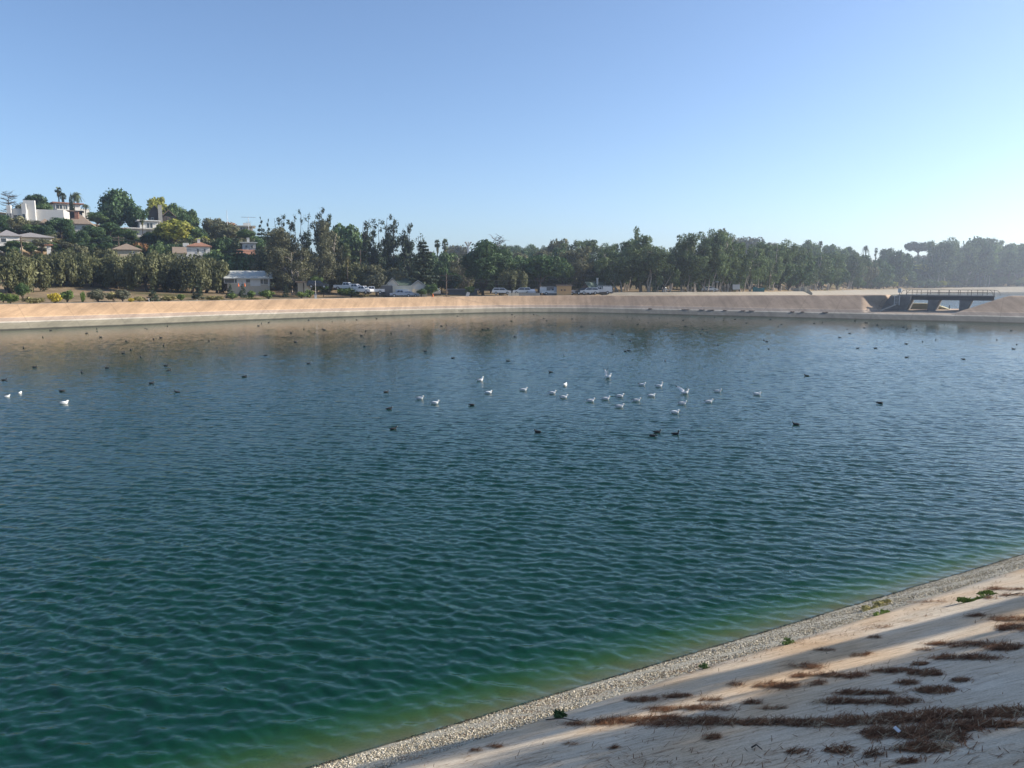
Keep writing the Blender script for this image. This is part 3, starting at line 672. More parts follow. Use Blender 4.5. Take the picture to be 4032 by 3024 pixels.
# eucalyptus: tall, leaning pale trunks, hanging irregular clumps with gaps
def mk_euc(kind, m, seed, W=11, Ht=19, n=8200, low=.2, nl=34, airy=False):
    g = np.random.default_rng(seed); lb = []; tb = MB(); nt = 3 if not airy else 2
    for k in range(nt):
        lean = g.normal() * 2.2 + (k - 1) * 1.8; ly = g.normal() * 1.4
        topz = Ht * (.80 + .14 * g.random()); 
        pts = limb(tb, (k * .5 - .5, g.normal() * .3, -1), (lean, ly, topz), .26, .05, g, 6, .022, 6)
        for j in range(nl // nt):
            t = low + (1 - low) * g.random() ** .8; p = Vector((k * .5 - .5, 0, 0)).lerp(Vector((lean, ly, topz)), t)
            wid = W / 2 * (math.sin(math.pi * min(.93, max(.14, (t - low * .6) / 1.05))) ** .7); a = g.random() * 6.283; q = math.sqrt(g.random())
            r = (.95 + .95 * g.random()) * (.7 if airy else 1.0)
            c = (p.x + math.cos(a) * q * (wid - r * .5), p.y + math.sin(a) * q * (wid - r * .5), p.z + g.random() * 1.2)
            lb.append((*c, r * 1.05, r * 1.05, r * .85)); lb.append((c[0] + g.normal() * .3, c[1] + g.normal() * .3, c[2] - r * 1.15, r * .75, r * .75, r * 1.15))
            limb(tb, tuple(p - Vector((0, 0, 1.2))), c, .09, .03, g, 3, .06, 4)
    cm = crown_mesh("crown", [leaves(lb, n, .30, seed, aspect=1.9, droop=.6)], m)
    arche(kind, W, Ht, cm, tb.mesh("trunk", M_euctr, True), None)
for s_ in (51, 52, 53, 54, 55): mk_euc('euc', L_euc, s_, low=.34 if s_ % 2 else .2, W=11 if s_ != 52 else 9)
for s_ in (56, 57): mk_euc('eucb', L_eucb, s_, W=12, Ht=16, low=.12)
mk_euc('eucthin', L_euc, 58, W=7, Ht=17, n=1900, low=.55, nl=16, airy=True)
mk_euc('grevillea', L_eucb, 59, W=13, Ht=19, n=12000, low=.08, nl=54)
mk_euc('grevillea', L_eucb, 60, W=13, Ht=16, n=11500, low=.06, nl=54)
mk_euc('grevillea', L_eucb, 66, W=13, Ht=15, n=11000, low=.05, nl=50)
# thinning tall tree: dark tufts on bare twiggy branches, dead top
def mk_sparse(seed, W=9, Ht=20, n=2300):
    g = np.random.default_rng(seed); tb = MB(); lb = []; tops = []
    for k in range(3):
        tp = (g.normal() * W * .18 + (k - 1) * W * .2, g.normal() * 1.0, Ht * (.86 + .14 * g.random()))
        limb(tb, ((k - 1) * .3, 0, -1), tp, .3, .04, g, 7, .02, 6); tops.append(tp)
        for j in range(17):
            t = .15 + .83 * g.random(); p = Vector(((k - 1) * .3, 0, 0)).lerp(Vector(tp), t); a = g.random() * 6.283; l = W * .5 * (1.05 - t * .75) * (.35 + .65 * g.random())
            e = p + Vector((math.cos(a) * l, math.sin(a) * l, l * .55)); limb(tb, p, e, .08, .02, g, 4, .08, 4)
            r = .55 + .6 * g.random() * (1.35 - t)
            if g.random() < 1.15 - t * .35: lb.append((*e, r, r, r * 1.2))
            if t < .72: lb.append((*(p.lerp(e, .5) - Vector((0, 0, .5))), r * 1.25, r * 1.25, r * 1.6))
            for q in range(2 if t > .5 else 0): limb(tb, e, e + Vector((g.normal() * .8, g.normal() * .5, .5 + g.random())), .03, .012, g, 2, .1, 3)
    cm = crown_mesh("crown", [leaves(lb, n, .36, seed, aspect=1.7, droop=.3)], L_con)
    arche('sparse', W, Ht, cm, tb.mesh("trunk", M_barkd, True), None)
for s_ in (61, 62, 63): mk_sparse(s_, n=4600 if s_ != 62 else 3400)
# cedar: flat dark layers
def mk_cedar(seed, W=14, Ht=15):
    g = np.random.default_rng(seed); tb = MB(); lb = []; limb(tb, (0, 0, -1), (0, 0, Ht * .97), .38, .05, g, 6, .006, 7)
    for i in range(15):
        t = .12 + .86 * i / 14; z = Ht * t; l = W / 2 * (1.02 - t ** 1.7 * .82) * (.7 + .3 * g.random())
        for k in range(4):
            a = i * 2.4 + k * 1.57 + g.normal() * .25; l2 = l * (.6 + .4 * g.random())
            e = (math.cos(a) * l2, math.sin(a) * l2, z + .3); limb(tb, (0, 0, z), e, .09, .03, g, 3, .03, 4)
            for u in (.45, .8): lb.append((e[0] * u, e[1] * u, z + .15, l2 * .33, l2 * .33, .26))
    cm = crown_mesh("crown", [leaves(lb, 7000, .42, seed, up=.9, shell=.3)], L_con)
    arche('cedar', W, Ht, cm, tb.mesh("trunk", M_barkd, True), None)
mk_cedar(71); mk_cedar(72)
def mk_conifer(seed, kind='conifer', W=3.2, Ht=5, n=1300, m=None, size=.22):
    g = np.random.default_rng(seed); tb = MB(); lb = []; limb(tb, (0, 0, -.6), (0, 0, Ht * .95), W * .03, .03, g, 4, .004, 6)
    for i in range(11):
        t = i / 10; z = Ht * (.08 + .88 * t); l = W / 2 * (1 - t * .93)
        for k in range(max(1, int(6 * (1 - t * .7)))):
            a = g.random() * 6.28; lb.append((math.cos(a) * l * .62, math.sin(a) * l * .62, z, l * .4 + .05, l * .4 + .05, Ht * .035))
    cm = crown_mesh("crown", [leaves(lb, n, size, seed, up=.5, shell=.2, droop=.2)], m or L_con); arche(kind, W, Ht, cm, tb.mesh("trunk", M_barkd, True), None)
mk_conifer(73); mk_conifer(74); mk_conifer(75, 'bigconifer', 8, 17, 3200, L_con, .42)
def mk_cypress(seed):
    g = np.random.default_rng(seed); lb = [(0, 0, .8 + i * .62, .5 * (1 - (i / 15) ** 3 * .8), .5 * (1 - (i / 15) ** 3 * .8), .6) for i in range(15)]
    tb = MB(); tb.tube([(0, 0, -.5), (0, 0, 4), (0, 0, 9)], [.12, .08, .03], 6)
    cm = crown_mesh("crown", [leaves(lb, 1000, .28, seed, aspect=2, droop=-.4)], L_con); arche('cypress', 1.1, 10, cm, tb.mesh("trunk", M_barkd, True), None)
mk_cypress(76)
def mk_palm(kind, seed, Ht, W, fan=True, skirt=.5):
    g = np.random.default_rng(seed); tb = MB(); pts = [(math.sin(i * .5) * .06, 0, -1 + (Ht * .86 + 1) * i / 6) for i in range(7)]
    tb.tube(pts, [.32, .26, .24, .23, .22, .21, .22], 8)
    Vs = []; Fs = []; c = Vector((pts[-1][0], 0, Ht * .86)); n_ = 46 if fan else 30; L = W / 2
    for i in range(n_):
        a = g.random() * 6.283; e = (-.7 + 1.9 * g.random()) if fan else (-.2 + 1.3 * g.random()); d = Vector((math.cos(a) * math.cos(e), math.sin(a) * math.cos(e), math.sin(e))); side = d.cross(Vector((0, 0, 1))).normalized()
        upv = side.cross(d)
        if fan:
            b = c + d * L * .45
            for q in range(9):
                th = (q - 4) / 4 * 1.25; dd = (d * math.cos(th) + side * math.sin(th)); tip = b + dd * L * .55 - Vector((0, 0, .12 * abs(th) * L)); w = dd.cross(upv).normalized() * L * .05
                k = len(Vs); Vs += [b, b + dd * L * .3 + w, tip, b + dd * L * .3 - w]; Fs.append((k, k + 1, k + 2, k + 3))
            k = len(Vs); w = side * .03; Vs += [c - w, c + w, b + w, b - w]; Fs.append((k, k + 1, k + 2, k + 3))
        else:
            prev = c
            for q in range(7):
                t = (q + 1) / 7; p = c + d * L * t * (1.05) + Vector((0, 0, -L * .75 * t * t)); 
                for sgn in (-1, 1):
                    for h_ in (.25, .75):
                        o_ = prev.lerp(p, h_); tip = o_ + side * sgn * L * .24 * (1 - t * .5) + d * L * .1 - Vector((0, 0, L * .13)); w = (p - prev) * .22
                        k = len(Vs); Vs += [o_ - w, o_ + w, tip + w * .3, tip - w * .3]; Fs.append((k, k + 1, k + 2, k + 3))
                prev = p
    me = npmesh("crown", [tuple(v) for v in Vs], Fs); me.materials.append(L_palm); 
    sk = None
    if skirt:
        sk = crown_mesh("skirt", [leaves([(0, 0, Ht * .86 - skirt * 1.3, .42, .42, skirt * 1.5)], 260, .35, seed + 1, aspect=3, droop=3)], L_dry)
    KIND.setdefault(kind, []).append((W, Ht, me, tb.mesh("trunk", M_bark, True), sk))
mk_palm('fanpalm', 81, 12, 3.2, True, .8); mk_palm('fanpalm', 82, 9, 3.6, True, 1.0); mk_palm('feather', 83, 9, 5.2, False, 0)
def mk_bare(seed, W=9, Ht=7):
    g = np.random.default_rng(seed); tb = MB(); limb(tb, (0, 0, -1), (0, 0, Ht * .9), .28, .06, g, 5, .02, 6); tw = MB()
    for i in range(26):
        z = Ht * (.25 + .7 * g.random()); a = g.random() * 6.28; l = W / 2 * (1 - (z / Ht - .25) * .6) * (.6 + .4 * g.random()); e = Vector((math.cos(a) * l, math.sin(a) * l, z + .5)); pts = limb(tb, (0, 0, z), e, .08, .03, g, 4, .04, 4)
        for q in range(9):
            p = Vector((0, 0, z)).lerp(e, .3 + .7 * g.random()); limb(tw, p, p + Vector((g.normal() * .9, g.normal() * .9, g.random() * .7)), .035, .012, g, 2, .1, 3)
    arche('bare', W, Ht, tw.mesh("crown", M_bark), tb.mesh("trunk", M_bark, True), None)
mk_bare(91)

TCNT = {}
def tree(kind, px, py, r, w, label, name=None, cat='tree', group=None, z0=None, pyb=None, rz=None):
    """crown top at photo height py, crown w photo pixels wide, standing r metres away on the terrain"""
    k = TCNT.get(kind, 0); TCNT[kind] = k + 1; A = KIND[kind]; W, Ht, cm, tm, sk = A[k % len(A)]
    if px > 2390: r = max(r, start_r(px) + 3)
    x, y = at(px, r, py); z = H(x, y) if z0 is None else z0
    if pyb is not None: z = zat(px, pyb, r)
    h = max(.6, zat(px, py, r) - z)
    o = empty(name or NAMES.get(kind, 'tree'), (x, y, z), (k * 2.399 if rz is None else rz) % 6.283)
    sw = w * mw(px, r) / W * 1.18
    if kind not in ('fanpalm', 'feather', 'cypress', 'bush', 'goldbush', 'drybush'): sw = max(sw, h / Ht / 1.35)
    if kind in ('fanpalm', 'feather') and h / Ht > 1.25: sw = max(sw, .75)
    if kind in ('euc', 'eucb'): sw *= 1.0 + .35 * ((k * 7) % 5) / 4
    o.scale = (sw, sw, h / Ht)
    tag(o, label, cat, group)
    link('crown', cm, o); link('trunk', tm, o)
    if sk: link('skirt', sk, o)
    return o
NAMES = {'olive': 'olive_tree', 'euc': 'eucalyptus_tree', 'eucb': 'eucalyptus_tree', 'eucthin': 'eucalyptus_tree', 'sparse': 'thin_tall_tree', 'cedar': 'cedar_tree', 'conifer': 'young_conifer', 'bigconifer': 'conifer_tree',
         'cypress': 'cypress_tree', 'fanpalm': 'palm_tree', 'feather': 'palm_tree', 'bare': 'bare_tree', 'umbrella': 'umbrella_pine', 'stonepine': 'pine_tree', 'ficus': 'fig_tree', 'grevillea': 'silk_oak_tree',
         'round': 'evergreen_tree', 'thick': 'evergreen_tree', 'thickb': 'leafy_tree', 'mid': 'leafy_tree', 'yellow': 'leafy_tree', 'brownish': 'leafy_tree', 'rust': 'shrub', 'grey': 'shrub', 'bush': 'shrub', 'goldbush': 'shrub', 'drybush': 'shrub'}
T = [
 # left hill, along the skyline
 ('bare', 30, 757, 272, 96, 'bare brown spreading tree at the left end of the hill skyline'),
 ('round', 142, 758, 278, 105, 'dark domed tree on the skyline behind the long white house'),
 ('brownish', 92, 788, 268, 90, 'brownish bushy tree just above the long white house roof'),
 ('mid', 175, 797, 268, 74, 'bright green tree between the long white house and the hilltop house'),
 ('fanpalm', 227, 731, 290, 31, 'tallest thin fan palm standing alone above the hilltop house'),
 ('fanpalm', 246, 760, 290, 30, 'short fan palm right beside the tallest palm'),
 ('feather', 302, 749, 288, 48, 'feather palm with drooping fronds above the hilltop house'),
 ('feather', 290, 757, 290, 34, 'smaller feather palm half hidden behind the drooping one'),
 ('feather', 335, 797, 286, 36, 'low feather palm at the right corner of the hilltop house'),
 ('cypress', 273, 772, 276, 7, 'thin cypress, left one in front of the hilltop house'),
 ('cypress', 278, 757, 276, 8, 'tallest thin cypress in front of the hilltop house'),
 ('cypress', 284, 786, 275, 7, 'shorter cypress to the right of the tallest cypress'),
 ('cypress', 291, 800, 275, 6, 'shortest cypress in front of the hilltop house'),
 ('round', 462, 745, 268, 150, 'huge dark tree rising above the skyline left of the shingled chimney house'),
 ('round', 428, 790, 262, 70, 'lower left crown leaning on the huge dark skyline tree'),
 ('round', 530, 800, 262, 80, 'dark tree filling the gap below the right edge of the huge skyline tree'),
 ('yellow', 618, 769, 290, 112, 'olive yellow tree on the skyline behind the shingled chimney house'),
 ('mid', 690, 795, 288, 62, 'blue green tree right of the chimney house on the skyline'),
 ('mid', 745, 820, 276, 64, 'compact bright green tree standing against the sky right of the chimney house'),
 ('round', 722, 845, 272, 46, 'dark shrubby tree tucked under the compact bright green tree'),
 ('brownish', 838, 856, 272, 96, 'grey brown tree left of the flat roofed house on the ridge'),
 ('brownish', 880, 861, 268, 70, 'brown tree touching the left end of the flat ridge house'),
 ('rust', 910, 870, 276, 24, 'small rusty shrub under the tall mast on the ridge'),
 ('bigconifer', 1026, 850, 248, 70, 'dark pointed conifer to the right of the flat ridge house'),
 ('bigconifer', 1056, 858, 240, 60, 'second dark conifer pressed against the big brown silk oak'),
 # left hill, mid slope
 ('yellow', 680, 857, 232, 165, 'large yellow green tree below the shingled chimney house', 975),
 ('round', 10, 838, 250, 52, 'dark tree at the left photo edge below the bare tree'),
 ('brownish', 74, 850, 243, 96, 'rounded dark tree right in front of the long white house', 930),
 ('grey', 142, 862, 246, 58, 'pale bushy tree against the white house front corner', 905),
 ('mid', 122, 880, 240, 90, 'green tree sloping down right below the long white house', 935),
 ('mid', 204, 830, 262, 42, 'small yellowish shrub tree left of the brown terrace wall'),
 ('round', 236, 853, 245, 105, 'big dark bushy tree between the white house and the hip roofed house', 930),
 ('round', 180, 885, 239, 70, 'dark undergrowth tree above the low white house ridge'),
 ('round', 268, 884, 242, 58, 'dark tree under the eaves of the hip roofed house'),
 ('round', 362, 884, 244, 100, 'dark tree at the right foot of the hip roofed house', 955),
 ('mid', 378, 832, 258, 86, 'leafy green tree right of the brick chimney house', 890),
 ('round', 324, 905, 236, 60, 'dark tree behind the power lines left of the wires'),
 ('round', 430, 870, 250, 80, 'dark tree below the huge skyline tree', 930),
 ('mid', 500, 900, 240, 88, 'dark green tree under the white modern house terrace', 960),
 ('round', 470, 925, 232, 60, 'dark tree left of the rusty shrub'),
 ('fanpalm', 558, 850, 250, 20, 'thin fan palm in front of the white modern house'),
 ('rust', 540, 950, 228, 40, 'orange leaved shrub above the brown roofed house'),
 ('round', 590, 915, 236, 76, 'shadowy tree between the rusty shrub and the large yellow green tree', 970),
 ('mid', 770, 892, 246, 66, 'pale green tree right of the large yellow green tree', 950),
 ('yellow', 800, 925, 240, 34, 'small pointed yellow tree above the red tiled house'),
 ('brownish', 838, 925, 238, 60, 'brown green tree above the right end of the red tiled roof'),
 ('brownish', 880, 880, 248, 120, 'wide dull green tree in front of the flat ridge house', 965),
 ('mid', 965, 900, 240, 74, 'green rounded tree under the deck of the flat ridge house', 950),
 ('round', 735, 945, 232, 60, 'dark tree left above the red tiled roof'),
 ('round', 660, 950, 230, 70, 'dark tree under the large yellow green tree'),
 ('cedar', 925, 940, 216, 138, 'wide cedar with flat dark layers left of the silk oaks'),
 ('cedar', 1035, 985, 208, 90, 'smaller layered cedar behind the utility building'),
 # hedge line above the olive row
 ('mid', 60, 945, 222, 92, 'hedge like green tree in front of the low white house', 985),
 ('brownish', 160, 935, 222, 74, 'dark drooping shrub tree at the right end of the low white house', 985),
 ('mid', 205, 952, 222, 46, 'green shrub beside the tiny red roof', 985),
 ('brownish', 258, 952, 224, 60, 'autumn tinted tree above the olive row', 985),
 ('round', 420, 955, 222, 60, 'dark tree left of the brown roofed house above the olive row', 990),
 ('round', 320, 952, 222, 60, 'dark tree under the power wires above the olive row', 985),
 # olive row
 ('olive', 28, 962, 178, 140, 'nearest and largest olive tree at the left photo edge', 1158),
 ('olive', 108, 985, 184, 120, 'olive tree with a brownish crown second from the left edge'),
 ('olive', 178, 978, 200, 110, 'olive tree behind the two leftmost ones in the row'),
 ('olive', 232, 975, 196, 105, 'olive tree left of the parked beige car'),
 ('olive', 292, 965, 206, 105, 'tall olive tree above the parked beige car'),
 ('olive', 350, 985, 198, 105, 'olive tree above the parked white car'),
 ('olive', 405, 960, 208, 100, 'olive tree just right of the parked white car'),
 ('olive', 452, 985, 198, 98, 'olive tree in front of the brown roofed house left end'),
 ('olive', 508, 980, 204, 92, 'olive tree in front of the brown roofed house right end'),
 ('olive', 570, 972, 190, 104, 'tall olive tree with hanging clumps in the middle of the row', 1140),
 ('olive', 640, 972, 204, 92, 'olive tree below the large yellow green tree'),
 ('olive', 690, 1010, 196, 80, 'low olive tree left of the small brown gable'),
 ('olive', 745, 985, 190, 100, 'drooping olive tree in front of the red tiled house', 1148),
 ('olive', 802, 990, 198, 86, 'olive tree second from the right end of the row'),
 ('olive', 845, 1005, 194, 74, 'rightmost olive tree of the row beside the utility building yard', 1143),
 # middle
 ('grevillea', 1110, 872, 212, 165, 'huge brown green silk oak, left one of the pair behind the utility building'),
 ('grevillea', 1150, 968, 190, 150, 'silk oak in front with its trunk beside the small shed', 1150),
 ('grevillea', 1288, 872, 212, 145, 'huge silk oak, right one of the pair, below the tallest thin top'),
 ('grevillea', 1285, 992, 202, 108, 'lower drooping silk oak above the sloping yard'),
 ('sparse', 1110, 838, 226, 46, 'thin dead top poking out left of the tall thin tree'),
 ('sparse', 1182, 829, 226, 66, 'thin tree top between the two silk oaks'),
 ('sparse', 1258, 812, 226, 92, 'tallest thin tree with bare twigs above the silk oaks'),
 ('mid', 1352, 872, 240, 92, 'light green airy tree right of the silk oaks'),
 ('round', 1380, 920, 232, 80, 'dark tree behind the fan palm with the dry skirt'),
 ('fanpalm', 1364, 962, 196, 26, 'fan palm with a brown dry skirt right of the silk oaks'),
 ('olive', 1392, 1018, 200, 100, 'round dark olive tree right of the skirted fan palm'),
 ('sparse', 1446, 852, 224, 92, 'thin tall tree at the left of the sparse group'),
 ('sparse', 1492, 868, 230, 70, 'thin tree second from the left in the sparse group'),
 ('sparse', 1536, 838, 224, 78, 'thin tree with the longest bare spire in the sparse group'),
 ('sparse', 1600, 868, 222, 84, 'dense based thin tree at the right of the sparse group'),
 ('sparse', 1652, 922, 226, 52, 'short thin tree with a bare crooked top right of the sparse group'),
 ('bigconifer', 1440, 950, 216, 60, 'dark conifer at the foot of the sparse group, left'),
 ('bigconifer', 1500, 960, 215, 70, 'dark conifer at the foot of the sparse group, middle'),
 ('bigconifer', 1590, 935, 214, 80, 'dark conifer at the foot of the sparse group, right'),
 ('grey', 1482, 1072, 186, 96, 'pale grey rounded bush tree left of the pump house', 1150),
 ('brownish', 1550, 1042, 194, 110, 'dull olive bush behind the pump house roof'),
 ('brownish', 1478, 1040, 198, 60, 'olive bush behind the pale grey bush tree'),
 ('cedar', 1668, 955, 192, 142, 'large layered cedar right of the pump house', 1168),
 ('mid', 1700, 1115, 186, 56, 'small light green tree under the large layered cedar', 1170),
 ('mid', 1660, 1135, 184, 40, 'small green tree beside the pump house corner', 1170),
 ('fanpalm', 1722, 936, 275, 25, 'left of the two fan palms against the sky in mid photo'),
 ('fanpalm', 1752, 942, 275, 25, 'right of the two fan palms against the sky in mid photo'),
 ('fanpalm', 1663, 962, 232, 22, 'half hidden palm crown behind the short thin tree'),
 ('mid', 1762, 985, 250, 100, 'light green tree below the two fan palms'),
 ('brownish', 1790, 1010, 232, 90, 'brown green tree under the light green one below the palms'),
 ('round', 1740, 1030, 226, 80, 'dark tree right of the large layered cedar'),
 ('bigconifer', 1815, 985, 240, 50, 'dark pointed tree left of the cell tower'),
 ('eucb', 1835, 1005, 226, 84, 'brownish airy tree left of the giant dark fig'),
 ('round', 1780, 1065, 214, 80, 'dark low tree behind the power pole crossarms'),
 ('mid', 1850, 1125, 198, 40, 'small rounded tree at the foot of the giant dark fig'),
 ('grey', 1785, 958, 430, 70, 'faint hazy tree behind the two fan palms'),
 ('grey', 1822, 958, 430, 44, 'faint hazy tree left of the cell tower'),
 ('ficus', 1900, 932, 206, 165, 'giant dark fig tree, left and tallest part of the dark pair'),
 ('ficus', 1968, 962, 210, 135, 'dark fig tree, lower right part of the dark pair'),
 ('bare', 1958, 937, 300, 30, 'small flat topped bare tree on the skyline above the fig trees'),
 ('olive', 2020, 1040, 200, 110, 'spreading green tree right of the dark figs', 1165),
 ('stonepine', 2125, 988, 206, 190, 'broad spreading pine with a visible dark trunk behind the parked trucks', 1166),
 ('mid', 2040, 1000, 240, 90, 'mid green tree behind the spreading green tree'),
 ('mid', 2222, 1020, 222, 58, 'bright green small tree right of the broad spreading pine'),
 ('euc', 2330, 924, 272, 104, 'hazy eucalyptus tops above the tan hut'),
 ('euc', 2245, 938, 290, 60, 'thin crowned eucalyptus right of the hazy ridge trees'),
 ('brownish', 2200, 938, 300, 70, 'brown crowned tree on the skyline above the broad pine'),
 ('brownish', 2140, 968, 280, 80, 'dull brown tree just above the broad pine'),
 ('round', 2205, 968, 262, 60, 'dark tree above the bright green small tree'),
 ('eucb', 2290, 975, 235, 120, 'greyish brown half bare tree behind the tan hut'),
 ('eucb', 2240, 990, 232, 60, 'brown airy tree left of the greyish half bare one'),
 ('euc', 2400, 955, 262, 66, 'pale topped eucalyptus between the hut and the grove'),
 ('round', 2360, 1085, 214, 60, 'dark round tree behind the green roofed cabin'),
 # eucalyptus grove
 ('euc', 2395, 985, 214, 92, 'drooping eucalyptus at the left end of the grove above the cabin', 1160),
 ('euc', 2440, 975, 212, 96, 'large eucalyptus beside the white camper truck', 1160),
 ('euc', 2472, 928, 226, 92, 'grey crowned eucalyptus, first tall one of the grove'),
 ('euc', 2528, 916, 222, 92, 'tall dark eucalyptus under the wispy top in the grove'),
 ('eucthin', 2566, 893, 236, 58, 'wispy leaning eucalyptus top rising from the grove'),
 ('euc', 2562, 958, 210, 100, 'bright fronted eucalyptus near the dark site sign'),
 ('eucthin', 2640, 922, 236, 60, 'pale thin eucalyptus crown in the grove dip'),
 ('euc', 2600, 1000, 208, 80, 'low branched eucalyptus left of the pale trunks'),
 ('euc', 2635, 965, 214, 90, 'eucalyptus with two pale crossing trunks', 1154),
 ('euc', 2692, 940, 216, 72, 'dark eucalyptus at the left foot of the highest group'),
 ('euc', 2744, 906, 216, 84, 'eucalyptus with round crown top left of the highest group'),
 ('euc', 2720, 985, 208, 80, 'lower eucalyptus with a forked pale trunk', 1153),
 ('euc', 2790, 895, 222, 74, 'eucalyptus with open two lobed top'),
 ('euc', 2786, 970, 208, 84, 'hanging eucalyptus above the tall street lamp', 1152),
 ('euc', 2836, 900, 226, 70, 'eucalyptus between the two highest tops'),
 ('euc', 2880, 892, 216, 78, 'highest eucalyptus top of the grove'),
 ('euc', 2862, 985, 208, 86, 'eucalyptus with a cluster of pale stems below the highest top', 1150),
 ('euc', 2925, 948, 214, 86, 'leaning eucalyptus right of the highest top', 1149),
 ('euc', 2960, 990, 228, 70, 'dark eucalyptus above the teal container left end'),
 ('euc', 2990, 960, 236, 76, 'pale green eucalyptus above the teal container'),
 ('euc', 3048, 938, 240, 72, 'twin topped eucalyptus right of the teal container'),
 ('euc', 3072, 942, 238, 76, 'rounded twin of the eucalyptus pair right of the teal container', 1150),
 ('euc', 3030, 1010, 232, 70, 'lower eucalyptus with a long pale leaning trunk', 1150),
 ('euc', 3118, 955, 242, 72, 'brownish eucalyptus behind the concrete block wall'),
 ('eucb', 3125, 1010, 240, 60, 'low eucalyptus leaning over the concrete block wall', 1147),
 ('euc', 3165, 985, 250, 70, 'dark eucalyptus with pale broken branches'),
 ('round', 3155, 990, 262, 60, 'dark crown between the pale broken branches and the ridge'),
 ('euc', 3215, 985, 268, 90, 'mid green eucalyptus above the white picnic benches'),
 ('euc', 3260, 990, 278, 84, 'brown tipped eucalyptus right of the white benches'),
 ('round', 3240, 1060, 282, 100, 'dark shaded tree above the white picnic benches'),
 ('round', 3300, 1055, 290, 90, 'dark shaded tree at the right foot of the grove'),
 ('euc', 3305, 1000, 290, 76, 'yellowish topped eucalyptus near the end of the grove'),
 ('euc', 3352, 992, 296, 66, 'dark feathery eucalyptus near the end of the grove'),
 ('euc', 3385, 1018, 300, 56, 'last eucalyptus at the right end of the grove'),
 ('mid', 3360, 1085, 300, 80, 'low green tree under the last eucalyptus'),
 # behind the grove and the right hill
 ('grey', 2838, 897, 520, 60, 'hazy rounded treetop on the far ridge seen through the grove tops'),
 ('grey', 2910, 925, 560, 40, 'hazy treetop right of the highest eucalyptus'),
 ('grey', 2965, 920, 560, 44, 'faint spreading tree alone on the far ridge'),
 ('mid', 3190, 940, 520, 62, 'hazy stepped tree on the far ridge left of the lone palm'),
 ('round', 3165, 960, 500, 60, 'hazy dark tree below the stepped ridge tree'),
 ('fanpalm', 3231, 950, 540, 20, 'lone hazy palm on the ridge above the grove end'),
 ('mid', 3270, 958, 560, 40, 'hazy dark tree right of the lone ridge palm'),
 ('mid', 3310, 968, 580, 30, 'small hazy round tree on the ridge beside the flat roofs'),
 ('mid', 3350, 968, 600, 46, 'wide hazy tree above the far flat roofs'),
 ('feather', 3410, 958, 600, 27, 'hazy feather palm on the ridge, left of the thin palm'),
 ('fanpalm', 3451, 970, 620, 14, 'thin hazy palm above the narrow dark tree'),
 ('bigconifer', 3449, 985, 560, 26, 'narrow dark hazy tree under the thin palm'),
 ('umbrella', 3620, 947, 770, 95, 'umbrella shaped pine on the right skyline'),
 ('mid', 3497, 972, 640, 40, 'hazy tree left of the dark hill mass, right of the thin palm'),
 ('round', 3545, 980, 600, 60, 'dark hazy tree left of the umbrella pine'),
 ('euc', 3702, 934, 640, 34, 'hazy twin topped tree right of the umbrella pine, left top'),
 ('euc', 3726, 934, 640, 36, 'hazy twin topped tree right of the umbrella pine, right top'),
 ('euc', 3790, 941, 650, 28, 'slim hazy tree in the middle of the right skyline'),
 ('euc', 3808, 946, 650, 24, 'second slim hazy tree in the middle of the right skyline'),
 ('round', 3850, 934, 660, 46, 'domed hazy tree left of the tallest skyline tower of leaves'),
 ('mid', 3875, 936, 650, 34, 'hazy tree touching the domed one on the right skyline'),
 ('euc', 3902, 916, 650, 36, 'tallest narrow hazy tree near the right photo edge'),
 ('mid', 3985, 952, 640, 64, 'rounded hazy tree over the hillside villa roof'),
 ('mid', 4020, 955, 640, 40, 'hazy tree at the right photo edge beside the villa'),
]
for t_ in T:
    kind, px, py, r, w, lab = t_[:6]
    tree(kind, px, py, r, w, lab, pyb=(t_[6] if len(t_) > 6 else None), group='trees round the reservoir')
